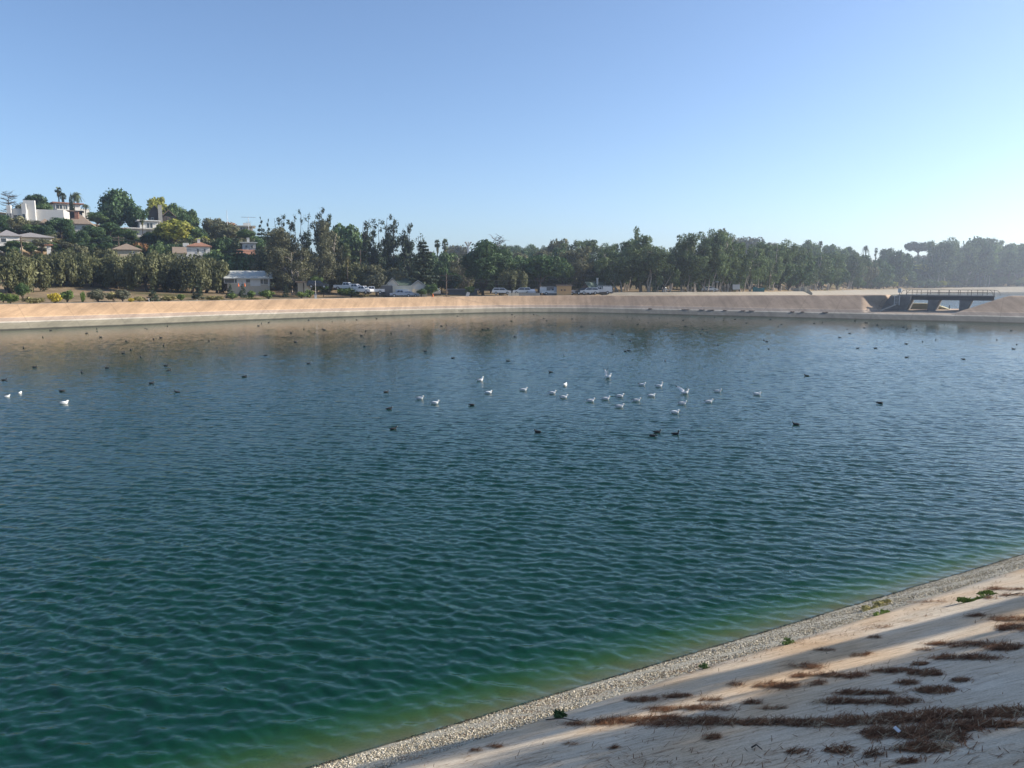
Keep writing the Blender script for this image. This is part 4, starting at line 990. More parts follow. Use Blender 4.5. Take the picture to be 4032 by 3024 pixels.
# shrubs along the foot of the left bank
for kind, px, py, r, w, lab in [
 ('bush', 45, 1152, 152, 60, 'bright green shrub on the bank at the left photo edge'), ('goldbush', 215, 1150, 152, 60, 'golden yellow shrub on the left bank crest'),
 ('bush', 262, 1138, 155, 52, 'yellow green shrub right beside the golden one'), ('bush', 325, 1145, 153, 26, 'narrow vine covered bright green shrub on the bank'),
 ('grey', 382, 1136, 153, 84, 'wide dull green bush on the left bank'), ('drybush', 440, 1145, 156, 50, 'dry grassy shrub between the wide bushes'),
 ('grey', 482, 1136, 153, 66, 'grey green bush left of the tiny yellow flower clump'), ('goldbush', 515, 1172, 150, 24, 'tiny yellow flowering clump on the bank crest'),
 ('conifer', 596, 1118, 152, 56, 'bushy dark green young tree behind a white post on the bank'), ('drybush', 550, 1165, 153, 56, 'low dry shrub left of the dark young tree'),
 ('conifer', 777, 1106, 160, 54, 'young drooping conifer under the rightmost olive trees'), ('bush', 712, 1155, 154, 36, 'low green shrub left of the young drooping conifer'),
 ('conifer', 905, 1112, 164, 40, 'young conifer in front of the utility building, left'), ('conifer', 953, 1106, 168, 34, 'young conifer in front of the utility building doors'),
 ('bush', 915, 1150, 156, 36, 'bright shrub at the foot of the left young conifer'), ('bush', 988, 1142, 158, 38, 'rounded green shrub in front of the utility building window'),
 ('bush', 1048, 1138, 156, 60, 'dark green dense shrub right of the utility building'), ('conifer', 1125, 1112, 168, 30, 'young grey conifer under the front silk oak'),
 ('bush', 1188, 1145, 158, 44, 'pale green bush below the small shed'), ('bush', 1215, 1138, 160, 44, 'pale green bush right of the small shed'),
 ('mid', 1245, 1082, 178, 34, 'light green bush right of the small brown shed'), ('round', 1272, 1108, 170, 44, 'dark shrub beside the thin white post on the bank'),
 ('bush', 1370, 1128, 158, 90, 'large bright green bush in front of the white pickups'), ('conifer', 1508, 1135, 160, 38, 'cone shaped yellow green shrub by the pump house wall'),
 ('drybush', 1420, 1160, 156, 60, 'dry low shrub right of the large bright bush'), ('mid', 1452, 1135, 170, 24, 'slender sapling left of the pump house'),
 ('mid', 82, 1110, 164, 24, 'slim sapling under the second olive tree'), ('drybush', 130, 1168, 151, 90, 'strip of dull low shrubs left of the golden bush'),
 ('bush', 10, 1148, 158, 44, 'pale green shrub at the very left edge'), ('drybush', 840, 1162, 152, 80, 'flat dry shrub patch before the yard'),
 ('drybush', 660, 1162, 153, 70, 'grassy shrub patch right of the dark young tree'), ('drybush', 1000, 1172, 152, 60, 'low dry shrub below the rounded green shrub')]:
    tree(kind, px, py, start_r(px) - 1 + (r - 150) * .8, w, lab, cat='shrub', group='shrubs on the left bank')
# the wooded right hill and the wood behind: individually planted, described by what they stand near
g = np.random.default_rng(5)
LMK = [(3232, 'the lone ridge palm'), (3290, 'the far flat roofs'), (3345, 'the last eucalyptus'), (3410, 'the hazy feather palm'), (3455, 'the thin ridge palm'), (3520, 'the bridge control box'), (3570, 'the left end of the bridge railing'), (3620, 'the umbrella pine'),
       (3700, 'the middle bridge pier'), (3760, 'the centre of the bridge'), (3810, 'the right bridge pier'), (3850, 'the domed skyline tree'), (3902, 'the tallest narrow skyline tree'), (3945, 'the right end of the bridge railing'), (3985, 'the hillside villa'), (4032, 'the right photo edge')]
used = {}
def wood(px, py, r, w, kind, rowname):
    if kind == 'round': kind = 'thick'
    if kind == 'mid': kind = 'thickb'
    lm = min(LMK, key=lambda t: abs(t[0] - px)); side = 'straight above' if abs(lm[0] - px) < 14 else ('left of' if px < lm[0] else 'right of')
    tone = {'round': 'dark', 'thick': 'dark bushy', 'thickb': 'green bushy', 'mid': 'green', 'brownish': 'brownish', 'euc': 'tall grey green', 'eucb': 'tall brownish', 'yellow': 'yellowish', 'grey': 'pale grey'}[kind]
    lab = f'{tone} tree, {rowname}, {side} {lm[1]}'
    used[lab] = used.get(lab, 0) + 1
    if used[lab] > 1: lab = f'{tone} tree, {rowname}, {["", "", "farther", "still farther", "farthest", "lowest"][min(5, used[lab])]} {side} {lm[1]}'
    return tree(kind, px, py, r, w, lab, group='trees of the wooded hill beyond the far reservoir')
kinds = ['round', 'mid', 'brownish', 'round', 'mid', 'euc', 'grey', 'yellow', 'round', 'mid']
for ri, nm in enumerate(['shoreline row', 'lowest slope', 'low slope', 'lower middle slope', 'middle slope', 'upper middle slope', 'upper slope', 'crest row']):
    off = [8, 24, 42, 62, 84, 108, 134, 165][ri]
    for px in np.arange(3385 + ri * 9, 4190, 27 + ri * 1.5):
        if ri > 4 and px < 3480: continue
        if ri > 5 and px < 3690: continue
        r = start_r(px) + off + g.normal() * 4; x, y = at(px, r); hh_ = (4.5 + 3 * g.random()) if ri == 0 else (9 + 5 * g.random()); zt = H(x, y) + hh_
        if ri in (5, 6) and 3935 < px < 4015: continue
        u_ = (zt - CAMZ) / r; py = 1512 + F * math.tan(PITCH * -1 - math.atan(u_ * 1.0)) * 1.0 if False else 1112 - u_ * 3050 / cosaz(px)
        wood(float(px), float(py), float(r), (hh_ * (.95 + .4 * g.random())) / mw(px, r), kinds[int(g.integers(len(kinds)))] if ri else ['mid', 'grey', 'yellow', 'mid', 'brownish'][int(g.integers(5))], nm)
LMK = [(1985, 'the dark figs'), (2040, 'the spreading green tree'), (2110, 'the broad pine'), (2170, 'the brown ridge crown'), (2250, 'the tan hut'), (2330, 'the hazy eucalyptus tops'), (2400, 'the pale topped eucalyptus'), (2640, 'the pale thin crown'), (2700, 'the forked trunk'), (2940, 'the highest eucalyptus'), (3000, 'the teal container'), (3130, 'the block wall'), (3190, 'the stepped ridge tree'), (3232, 'the lone ridge palm'), (3300, 'the far flat roofs'), (3380, 'the grove end'), (3460, 'the thin ridge palm')]
for px in np.arange(1978, 2190, 17): wood(float(px), float(945 + abs(g.normal()) * 12 + (px - 1990) * .04), float(430 + g.normal() * 15), 34.0, ['euc', 'mid', 'euc', 'round'][int(g.integers(4))], 'blue far ridge')
for px in np.arange(1985, 2180, 30): wood(float(px), float(985 + g.normal() * 8), float(350 + g.normal() * 15), 46.0, ['mid', 'round', 'brownish'][int(g.integers(3))], 'nearer wooded slope')
for px in np.arange(2990, 3480, 24): wood(float(px), float(np.interp(px, [2990, 3100, 3250, 3400, 3480], [955, 968, 985, 1005, 1015]) + g.normal() * 5), float(500 + g.normal() * 25), 38.0, ['mid', 'round', 'brownish', 'grey'][int(g.integers(4))], 'far ridge wood')
for px in np.arange(3380, 3500, 26): wood(float(px), float(1040 + g.normal() * 8), float(440 + g.normal() * 15), 46.0, ['mid', 'round', 'brownish'][int(g.integers(3))], 'lower far slope')
for px in np.arange(1720, 2420, 46): wood(float(px), float(1035 + g.normal() * 14), float(262 + g.normal() * 10), 70.0, ['round', 'mid', 'brownish', 'round'][int(g.integers(4))], 'dark backdrop wood')
for px in np.arange(2470, 3300, 40): wood(float(px), float(1010 + g.normal() * 14), float(255 + g.normal() * 6 + max(0, px - 2950) * .1), 64.0, ['round', 'euc', 'round'][int(g.integers(3))], 'shaded back of the grove')
LMK = [(20, 'the left photo edge'), (90, 'the white house'), (200, 'the terrace wall'), (300, 'the hip roofed house'), (420, 'the huge skyline tree'), (520, 'the white modern house'), (600, 'the chimney house'), (680, 'the large yellow green tree'), (780, 'the red tiled house'), (880, 'the layered cedar'), (960, 'the flat ridge house'), (1040, 'the dark conifers'), (1200, 'the silk oaks'), (1330, 'the airy tree'), (1440, 'the sparse group'), (1550, 'the bare spire'), (1640, 'the large cedar')]
for px in np.arange(10, 880, 52): wood(float(px + g.normal() * 8), float(958 + g.normal() * 6), float(226 + g.normal() * 3), 60.0, ['round', 'mid', 'brownish', 'round'][int(g.integers(4))], 'hedge line behind the olive row')
for px in np.arange(20, 1000, 70): wood(float(px + g.normal() * 8), float(905 + g.normal() * 8), float(252 + g.normal() * 3), 70.0, ['round', 'mid', 'brownish', 'round'][int(g.integers(4))], 'middle of the left hill')
for px in np.arange(340, 1000, 60): wood(float(px + g.normal() * 8), float(np.interp(px, [340, 460, 640, 760, 1000], [850, 850, 852, 888, 900]) + g.normal() * 5), float(288 + g.normal() * 3), 60.0, ['round', 'mid', 'round'][int(g.integers(3))], 'left hill ridge')
for px in np.arange(1030, 1700, 50): wood(float(px + g.normal() * 8), float(985 + g.normal() * 14), float(240 + g.normal() * 6), 76.0, ['round', 'brownish', 'round'][int(g.integers(3))], 'shade behind the tall trees')

LMK = [(20, 'the left photo edge'), (90, 'the white house'), (200, 'the terrace wall'), (300, 'the hip roofed house'), (420, 'the huge skyline tree'), (520, 'the white modern house'), (600, 'the chimney house'), (680, 'the large yellow green tree'), (780, 'the red tiled house'), (880, 'the layered cedar'), (960, 'the flat ridge house'), (1040, 'the dark conifers')]
for px in np.arange(15, 1060, 44): wood(float(px + g.normal() * 8), float(932 + g.normal() * 7), float(238 + g.normal() * 2), 74.0, ['round', 'mid', 'brownish', 'round'][int(g.integers(4))], 'lower slope of the left hill')
for px in [200, 250, 300, 345, 395, 440, 505, 560, 610, 660, 715, 770, 830, 880, 935, 990, 1040]: wood(float(px), float(np.interp(px, [200, 500, 760, 1040], [878, 888, 905, 925]) + g.normal() * 6), float(262 + g.normal() * 3), 84.0, ['round', 'mid', 'round'][int(g.integers(3))], 'upper slope of the left hill')
for px in [905, 935, 965, 995, 1025, 1050]: wood(float(px), float(1000 + g.normal() * 8), float(214 + g.normal() * 2), 60.0, ['round', 'brownish'][int(g.integers(2))], 'behind the utility building')
LMK = [(2330, 'the hazy eucalyptus tops'), (2400, 'the pale topped eucalyptus'), (2640, 'the pale thin crown'), (2700, 'the forked trunk'), (2800, 'the street lamp'), (2940, 'the highest eucalyptus'), (3000, 'the teal container'), (3130, 'the block wall'), (3232, 'the lone ridge palm'), (3380, 'the grove end')]
for px in np.arange(2380, 2960, 34): wood(float(px), float(1062 + g.normal() * 8), float(start_r(px) + 34 + g.normal() * 3), 60.0, 'round', 'undergrowth behind the grove')
for px in np.arange(1690, 2380, 40): wood(float(px), float(1078 + g.normal() * 8), float(236 + g.normal() * 4), 66.0, 'round', 'undergrowth behind the parking')

# ------------------------------------------------------------------ buildings
def frame_at(px, r, py, yaw=0.0):
    """matrix at a base point seen at (px,py) r metres off: local x to the right, y away from the camera, z up"""
    if r < 330: r = max(r, start_r(px) - 1.5)
    a, b, t = ray(px, py); az = math.atan2(a, b)
    return (a * r, b * r, CAMZ + t * r), -az + R(yaw)
def part(mb, name, m, par, smooth=False): return link(name, mb.mesh(name, m, smooth), par)
def window(par, x, z, w, h, y=0.0, name='window', rz=0, fm=None, pane=None):
    """window on a wall at plane y facing -y: frame with a pane as sub-part"""
    f = MB(); t = min(.12, w * .15)
    f.box(x - w / 2, x + w / 2, y - .10, y - .003, z - h / 2, z - h / 2 + t).box(x - w / 2, x + w / 2, y - .10, y - .003, z + h / 2 - t, z + h / 2)
    f.box(x - w / 2, x - w / 2 + t, y - .098, y - .003, z - h / 2 + t, z + h / 2 - t).box(x + w / 2 - t, x + w / 2, y - .098, y - .003, z - h / 2 + t, z + h / 2 - t)
    if w > 1.3: f.box(x - t / 2, x + t / 2, y - .096, y - .003, z - h / 2 + t, z + h / 2 - t)
    o = part(f, name, fm or M_white, par)
    p = MB().box(x - w / 2 + t, x + w / 2 - t, y - .05, y - .004, z - h / 2 + t, z + h / 2 - t); part(p, 'pane', pane or M_glass, o)
    return o
def door(par, x, z0, w, h, y, m):
    d = part(MB().box(x - w / 2, x + w / 2, y - .07, y - .003, z0, z0 + h), 'door', m, par)
    part(MB().box(x + w * .33, x + w * .40, y - .12, y - .07, z0 + h * .45, z0 + h * .5), 'handle', M_galv, d)
def gable(mb, x0, x1, y0, y1, z, rise, ov=.5, th=.2, axis='x'):
    """roof with its ridge along x or y"""
    if axis == 'x':
        ym = (y0 + y1) / 2
        for sgn, ya in ((-1, y0 - ov), (1, y1 + ov)):
            k = rise / ((y1 - y0) / 2); za = z - ov * k
            mb.add([(x0 - ov, ya, za), (x1 + ov, ya, za), (x1 + ov, ym, z + rise), (x0 - ov, ym, z + rise), (x0 - ov, ya, za + th), (x1 + ov, ya, za + th), (x1 + ov, ym, z + rise + th), (x0 - ov, ym, z + rise + th)],
                   [(0, 1, 2, 3), (4, 5, 6, 7), (0, 1, 5, 4), (1, 2, 6, 5), (2, 3, 7, 6), (3, 0, 4, 7)])
    else:
        xm = (x0 + x1) / 2
        for xa in (x0 - ov, x1 + ov):
            k = rise / ((x1 - x0) / 2); za = z - ov * k
            mb.add([(xa, y0 - ov, za), (xa, y1 + ov, za), (xm, y1 + ov, z + rise), (xm, y0 - ov, z + rise), (xa, y0 - ov, za + th), (xa, y1 + ov, za + th), (xm, y1 + ov, z + rise + th), (xm, y0 - ov, z + rise + th)],
                   [(0, 1, 2, 3), (4, 5, 6, 7), (0, 1, 5, 4), (1, 2, 6, 5), (2, 3, 7, 6), (3, 0, 4, 7)])
    return mb
def hip(mb, x0, x1, y0, y1, z, rise, ov=.5, th=.18):
    x0 -= ov; x1 += ov; y0 -= ov; y1 += ov; d = (y1 - y0) / 2; ym = (y0 + y1) / 2; ra, rb = x0 + d, x1 - d
    if ra > rb: ra = rb = (x0 + x1) / 2
    return mb.add([(x0, y0, z), (x1, y0, z), (x1, y1, z), (x0, y1, z), (x0, y0, z + th), (x1, y0, z + th), (x1, y1, z + th), (x0, y1, z + th), (ra, ym, z + rise), (rb, ym, z + rise)],
                  [(3, 2, 1, 0), (0, 1, 5, 4), (1, 2, 6, 5), (2, 3, 7, 6), (3, 0, 4, 7), (4, 5, 9, 8), (6, 7, 8, 9), (5, 6, 9), (7, 4, 8)])
def house(px0, px1, pyb, pye, r, label, wall, roofm, roof='flat', rise=1.8, depth=8, yaw=0, wins=(), doors=(), name='house', cat='house', wings=(), ov=.5, chim=(), wm=None):
    """facade from px0 to px1, base at pyb and eaves at pye; wins in metres-fraction (x frac, z frac, w, h)"""
    pxm = (px0 + px1) / 2; loc, rz = frame_at(pxm, r, pyb, yaw); W = (px1 - px0) * mw(pxm, r) / max(.5, math.cos(R(yaw))); h = (pyb - pye) * mh(pxm, r)
    o = empty(name, loc, rz); tag(o, label, cat, 'buildings round the reservoir'); x0, x1 = -W / 2, W / 2
    part(MB().box(x0, x1, 0, depth, -5, h), 'wall', wall, o)
    rf = MB()
    if roof == 'flat': rf.box(x0 - ov, x1 + ov, -ov, depth + ov, h + .003, h + .3)
    elif roof == 'parapet': rf.box(x0 + .15, x1 - .15, .15, depth - .15, h + .003, h + .25)
    elif roof == 'gablex': gable(rf, x0, x1, 0, depth, h, rise, ov)
    elif roof == 'gabley':
        gable(rf, x0, x1, 0, depth, h, rise, ov, axis='y')
    elif roof == 'hip': hip(rf, x0, x1, 0, depth, h + .003, rise, ov)
    if roof == 'gabley': part(MB().add([(x0, .02, h), (x1, .02, h), (0, .02, h + rise), (x0, depth - .02, h), (x1, depth - .02, h), (0, depth - .02, h + rise)], [(0, 1, 2), (5, 4, 3), (0, 2, 5, 3), (1, 4, 5, 2)]), 'gable', wall, o)
    rfo = part(rf, 'roof', roofm, o)
    for cx, cy, cw, ch, cm in chim: part(MB().box(x0 + W * cx - cw / 2, x0 + W * cx + cw / 2, cy, cy + cw, (h if cy > 0.1 else -1), h + ch).box(x0 + W * cx - cw / 2 - .08, x0 + W * cx + cw / 2 + .08, cy - .08, cy + cw + .08, h + ch, h + ch + .15), 'chimney', cm, rfo if cy > .1 else o)
    for fx, fz, w, hh in wins: window(o, x0 + W * fx, h * fz, w, hh, 0, fm=wm)
    for fx, w, hh, m in doors: door(o, x0 + W * fx, 0.02, w, hh, 0, m)
    for (a0, a1, zb, zt, y0, y1, m, rm) in wings:      # extra volumes: fractions of W, heights in m
        part(MB().box(x0 + W * a0, x0 + W * a1, y0, y1, zb, zt), 'wing', m, o)
        if rm: part(MB().box(x0 + W * a0 - .3, x0 + W * a1 + .3, y0 - .3, y1 + .3, zt + .003, zt + .25), 'wing_roof', rm, o)
    return o, W, h
# long white flat-roofed house on the left hill: shaded front, bright side wing stepping down
o, W, h = house(34, 112, 892, 826, 254, 'long white stucco house with bay windows on the upper left hill', M_white, M_roofw, 'parapet', depth=9, yaw=-14, wings=((.03, .24, -4, 5.6, -1.2, .0, M_white, None), (.76, .98, -4, 6.2, -.8, 0, M_white, None)), wins=((.5, .45, 2.2, 2.2),))
for xf, y in ((.10, -1.2), (.19, -1.2), (.85, -.8)): window(o, -W / 2 + W * xf, 2.8, .9, 1.4, y)
part(MB().box(W / 2 + .003, W / 2 + 8.5, 1.5, 9, -8, 4.9), 'side_wing', M_white, o)
part(MB().box(W / 2 - 1.0, W / 2 + 1.8, .5, 1.49, -6, 7.2), 'chimney', M_white, o)
# hilltop house
o, W, h = house(221, 318, 836, 803, 284, 'modern white house on the very hilltop beside the palms', M_white, M_brick, 'flat', depth=9, yaw=12, ov=.9, wins=((.15, .55, 2.2, 1.6), (.38, .5, 1.5, 1.9)))
part(MB().box(W / 2 + .003, W / 2 + 3.2, 3, 9, -5, 1.6), 'low_wing', M_white, o)
part(MB().box(-W / 2, -W / 2 + 4.5, -1.4, -.003, -.3, .8), 'balcony', M_white, o)
house(228, 262, 868, 838, 268, 'brown terrace block with low white lodge wall below the hilltop house', M_dkwood, M_roofb, 'flat', depth=5, wins=((.35, .4, .8, 1.2),))
house(272, 326, 868, 834, 274, 'brown retaining wall house under the hilltop palms', M_dkwood, M_roofb, 'flat', depth=4)
house(262, 356, 905, 884, 250, 'hip roofed house with a tall brick chimney on the left hill', M_white, M_roofb, 'hip', rise=3.2, depth=8, yaw=-8, chim=((.42, 1.6, 1.0, 3.4, M_brick),), wins=((.75, .5, 1.0, .9),))
house(163, 196, 898, 882, 246, 'small turret roofed outbuilding at the foot of the long white house', M_dkwood, M_roofb, 'hip', rise=1.6, depth=4, wins=((.5, .5, .8, .8),))
o, W, h = house(0, 80, 972, 931, 226, 'low white house with a grey hip roof above the olive row, left edge', M_white, M_roofg, 'hip', rise=1.9, depth=14, yaw=4, wins=((.2, .6, 1.3, 1.2), (.8, .6, .7, .5)))
part(MB().box(W / 2 + .003, W / 2 + 7.2, 3, 14, -5, h - .05), 'side_wing', M_cream, o)
part(hip(MB(), W / 2 - 1, W / 2 + 7.2, 2.6, 14, h + .01, 1.5), 'wing_roof', M_roofg, o)
window(o, W / 2 + 3, h * .6, .7, .8, 3.0); window(o, W / 2 + 5.4, h * .6, .9, .8, 3.0)
# dark shingled house with the chimney
o, W, h = house(584, 640, 872, 845, 268, 'dark shingled house with steep gables and a pale tall chimney', M_dkwood, M_dkwood, 'gabley', rise=2.6, depth=8, chim=(), wins=((.3, .35, .8, .9),))
part(MB().box(W * .22, W * .22 + 1.15, -1.1, -.003, -2, 5.0), 'chimney', M_conc, o)
part(MB().box(W / 2 + .01, W / 2 + 3.8, .8, 7, -4, h * .85), 'side_wing', M_dkwood, o); part(gable(MB(), W / 2 + .1, W / 2 + 3.7, .8, 7, h * .86, 1.7, .35, axis='y'), 'wing_roof', M_roofb, o)
window(o, W / 2 + 1.9, h * .45, .8, 1.0, .8, fm=M_roofb)
# white modern house
o, W, h = house(552, 624, 905, 872, 254, 'white modern house with a thin flat roof left of the yellow green tree', M_white, M_white, 'flat', depth=8, ov=.7, yaw=6, wins=((.45, .5, .9, 1.6), (.62, .5, .9, 1.6)))
part(MB().box(-W / 2 - 3.6, -W / 2 - .003, 0, 6, -4, .2), 'low_wing', M_white, o); part(MB().box(-W / 2 - 4.2, W / 2 + .6, -1.2, -.2, .21, .45), 'terrace', M_white, o)
house(450, 552, 1003, 985, 212, 'house with a wide brown roof peeking above the olive row', M_tan, M_roofb, 'hip', rise=1.8, depth=9, wins=((.7, .5, 1.2, .6),))
house(688, 728, 1008, 996, 210, 'small brown gable roof house between the olive crowns', M_white, M_roofb, 'gablex', rise=1.4, depth=7)
o, W, h = house(745, 828, 1000, 972, 220, 'white house with a red tiled roof above the right olive trees', M_white, M_tile, 'hip', rise=1.5, depth=8, wins=((.42, .45, .6, 1.1), (.75, .5, .5, 1.0)), chim=((.48, 2.5, .7, 2.0, M_white),))
part(MB().box(-W / 2 - 1.4, -W / 2 - .003, 0, 5, -4, h + .9), 'tower', M_white, o)
house(183, 200, 970, 967, 221, 'tiny red tiled roof peeking out of the hedge', M_white, M_tile, 'hip', rise=.9, depth=3)
o, W, h = house(897, 996, 910, 892, 270, 'long flat roofed house on the ridge under two masts', M_tan, M_roofw, 'flat', depth=8, ov=.9, wins=((.3, .55, 2.2, 1.0), (.6, .55, 1.8, 1.0)))
part(MB().box(W * .12, W * .42, 2, 6, h + .31, h + 1.3), 'rooftop_box', M_white, o)
part(MB().box(-W / 2 + 2.2, -W / 2 + 2.4, -.8, -.6, -5, h), 'post', M_white, o); part(MB().box(W / 2 - .3, W / 2 - .1, -.8, -.6, -5, h), 'post', M_white, o)
house(955, 1008, 985, 958, 232, 'white house with a chimney glimpsed through the wide cedar', M_white, M_roofw, 'flat', depth=6, chim=((.45, 1, .7, 1.4, M_white),), wins=((.3, .5, .8, .9), (.7, .5, .8, .9)))
house(940, 1002, 1030, 1002, 222, 'pinkish brick house behind the wide cedar', M_brick, M_tile, 'gablex', rise=1.2, depth=6, wins=((.4, .5, 1.0, .9),))
# long low utility building by the yard
o, W, h = house(896, 1063, 1127, 1094, 192, 'long low utility building with a pale shallow roof and several doors', M_tan, M_roofw, 'gablex', rise=1.5, depth=9, ov=.7, wins=((.17, .62, 4.6, 1.1), (.49, .62, 1.1, 1.0), (.85, .55, 3.0, 1.3)), doors=((.33, 2.0, 2.3, M_white), (.66, 2.3, 2.3, M_white)), name='utility_building', cat='building')
part(MB().box(W * .46, W * .49, -.5, -.3, 0, h - .1), 'post', M_white, o)
house(1172, 1194, 1133, 1112, 186, 'small brown shed behind the front silk oak trunk', M_tan, M_roofb, 'flat', depth=3, name='shed', cat='shed')
house(1198, 1224, 1134, 1113, 186, 'small pale shed right of the brown one', M_cream, M_roofb, 'flat', depth=3, name='shed', cat='shed')
# pump house with garage
o, W, h = house(1491, 1547, 1172, 1126, 186, 'cream pump house with garage door and grey side wall near the bank crest', M_greyw, M_conc, 'parapet', depth=10, yaw=0, name='pump_house', cat='building')
g1 = W / 2
part(MB().box(g1 + .003, g1 + 4.6, -.4, 9, -3, h + .05), 'garage', M_cream, o)
door(o, g1 + 2.2, 0.02, 3.1, 2.0, -.4, M_white)
part(MB().box(g1 + 4.603, g1 + 8.2, .6, 9, -3, h * .72), 'side_wing', M_cream, o)
part(gable(MB(), -W / 2 + 3.5, g1 + 4.4, 2, 9.4, h + .1, 1.5, .3), 'roof', M_roofgr, o)
for xc, zz, ww in ((-W / 2 + 3.3, h + .1, 2.4), (g1 + 6.1, h - .5, 3.7)):
    part(MB().prism([(xc - ww / 2, zz - .3), (xc + ww / 2, zz - .3), (xc + ww / 2, zz + .3), (xc, zz + 1.5), (xc - ww / 2, zz + .3)], 1.0, 6), 'gable', M_white, o)
    part(gable(MB(), xc - ww / 2, xc + ww / 2, .8, 6, zz + .35, 1.35, .3, .16, axis='y'), 'gable_roof', M_white, o)
house(1674, 1708, 1022, 999, 262, 'white two storey house by the ridge left of the fan palms', M_white, M_roofg, 'hip', rise=1.0, depth=7, wins=((.3, .55, .8, 1.2), (.7, .55, .8, 1.2)))
house(1708, 1734, 1024, 1012, 262, 'low annexe with pale flat roof right of the white two storey house', M_tan, M_roofw, 'flat', depth=6)
house(1630, 1660, 1165, 1142, 200, 'small yellow cottage behind the trees right of the pump house', M_cream, M_roofb, 'gablex', rise=1.0, depth=5, wins=((.5, .5, .9, .9),))
house(1765, 1880, 1168, 1142, 206, 'long grey green storage building in shade behind the power pole', M_greyw, M_roofg, 'flat', depth=7, name='storage_building', cat='building')
o, W, h = house(2192, 2250, 1170, 1127, 196, 'orange tan hut with a flat roof behind the parked trucks', M_tanbox, M_roofb, 'flat', depth=6, ov=.25, name='hut', cat='hut')
part(MB().box(-W / 2 - 2.6, -W / 2 - .003, 1, 5, -3, h), 'side_wing', M_greyw, o)
for fx in (.28, .5): part(MB().box(-W / 2 + W * fx, -W / 2 + W * fx + .35, -.2, -.003, h * .58, h * .7), 'vent', M_dkwood, o)
o, W, h = house(2286, 2324, 1160, 1136, 202, 'dark timber cabin with a green gable roof', M_dkwood, M_roofgr, 'gabley', rise=1.5, depth=9, yaw=-30, chim=((.7, 5, .35, 2.6, M_white),), wins=((.3, .45, .5, .8),), doors=((.55, .8, 1.6, M_cream),), name='cabin', cat='cabin')
o, W, h = house(2963, 2981, 1148, 1132, 226, 'teal shipping container under the eucalyptus trees', M_teal, M_teal, 'parapet', depth=2.5, yaw=0, name='shipping_container', cat='container')
part(MB().box(W / 2 + .01, W / 2 + 2.1, .3, 2.5, -.5, h - .05), 'open_door', M_teal, o)
o = empty('block_wall', *[v for v in [frame_at(3135, 236, 1147)[0], frame_at(3135, 236, 1147)[1]]]); tag(o, 'low grey block wall with two white pillars at the grove end', 'wall')
q = mw(3135, 236); part(MB().box(-55 * q, 12 * q, 0, .4, -2, 1.25), 'wall_panel', M_conc, o); part(MB().box(22 * q, 42 * q, .1, .5, -2, 1.4), 'wall_panel', M_conc, o)
for x in (12 * q, 42 * q): part(MB().box(x, x + .8, -.2, .6, -2, 1.75), 'pillar', M_cream, o)
part(MB().prism([(50 * q, -1.5), (52 * q, 1.3), (82 * q, -.6), (82 * q, -1.5)], 0, .5), 'ramp_wall', M_conc, o)
# houses on the far wooded hill
house(3330, 3350, 985, 979, 700, 'small flat roofed building on the far ridge above the grove end', M_tan, M_roofw, 'flat', depth=8, name='hill_house')
house(3404, 3432, 1036, 1025, 640, 'stepped white hill house above the last eucalyptus, upper part', M_white, M_roofw, 'flat', depth=8, wins=((.5, .5, 2, 1.2),), name='hill_house')
house(3398, 3422, 1046, 1038, 625, 'white hill house wing just below the stepped white one', M_white, M_roofw, 'flat', depth=8, name='hill_house')
o, W, h = house(3952, 3982, 992, 972, 880, 'hillside villa with tall pale columns near the right photo edge', M_white, M_roofg, 'hip', rise=3, depth=12, wins=((.3, .5, 1.5, 3), (.6, .5, 1.5, 3)), name='hillside_villa')
house(4010, 4050, 985, 970, 890, 'grey roofed villa at the very right edge of the far hill', M_tan, M_roofg, 'hip', rise=3, depth=12, name='hillside_villa')
house(3958, 3985, 1108, 1101, 765, 'low white building by the far shore under the right hillside trees', M_white, M_roofw, 'flat', depth=6, name='hill_house')

# ------------------------------------------------------------------ bridge over the channel
bs0 = ray_s(3512, 9.5)[0]; bs1 = ray_s(3918, 10.5)[0]
brz = math.atan2(DD[1], DD[0])
b0 = DP + DD * bs0 + DN * 9.9
br = empty('bridge', (b0[0], b0[1], 0), brz); tag(br, 'dark steel footbridge with railings over the channel between the reservoirs', 'bridge')
LB = bs1 - bs0; ZD = zcrest(75) + .03; WD = 3.2
gap = ray_s(3567, 9.9)[0] - bs0
part(MB().box(gap * .35, LB, 0, WD, ZD - .2, ZD), 'deck', M_concd, br)
part(MB().box(gap * .35, LB - .3, -.12, .25, ZD - .95, ZD - .203).box(gap * .35, LB - .3, -.22, -.12, ZD - .3, ZD - .203), 'girder', M_steel, br)
part(MB().box(gap * .35, LB - .3, WD - .25, WD + .12, ZD - .95, ZD - .203), 'girder', M_steel, br)
for pf0, pf1, pf2, pf3 in ((3655, 3707, 3655, 3685), (3779, 3828, 3779, 3800)):
    xs = [ray_s(p, 9.9)[0] - bs0 for p in (pf0, pf1, pf2, pf3)]
    part(MB().prism([(xs[2], FLOOR - .2), (xs[2] + 1.1, FLOOR - .2), (xs[0] + 2.0, ZD - .96), (xs[0], ZD - .96)], -.6, WD + .6), 'pier', M_concd, br)
xa = ray_s(3508, 9.9)[0] - bs0; xb = ray_s(3568, 9.9)[0] - bs0; xc = ray_s(3600, 9.9)[0] - bs0
part(MB().prism([(xa - 2.5, FLOOR - 1), (xb, FLOOR - 1), (xb + .9, ZD - .96), (xb + .9, ZD - .21), (xa, ZD - .21), (xa - .6, ZD - 1.2)], -1.2, WD + .8), 'abutment', M_concd, br)
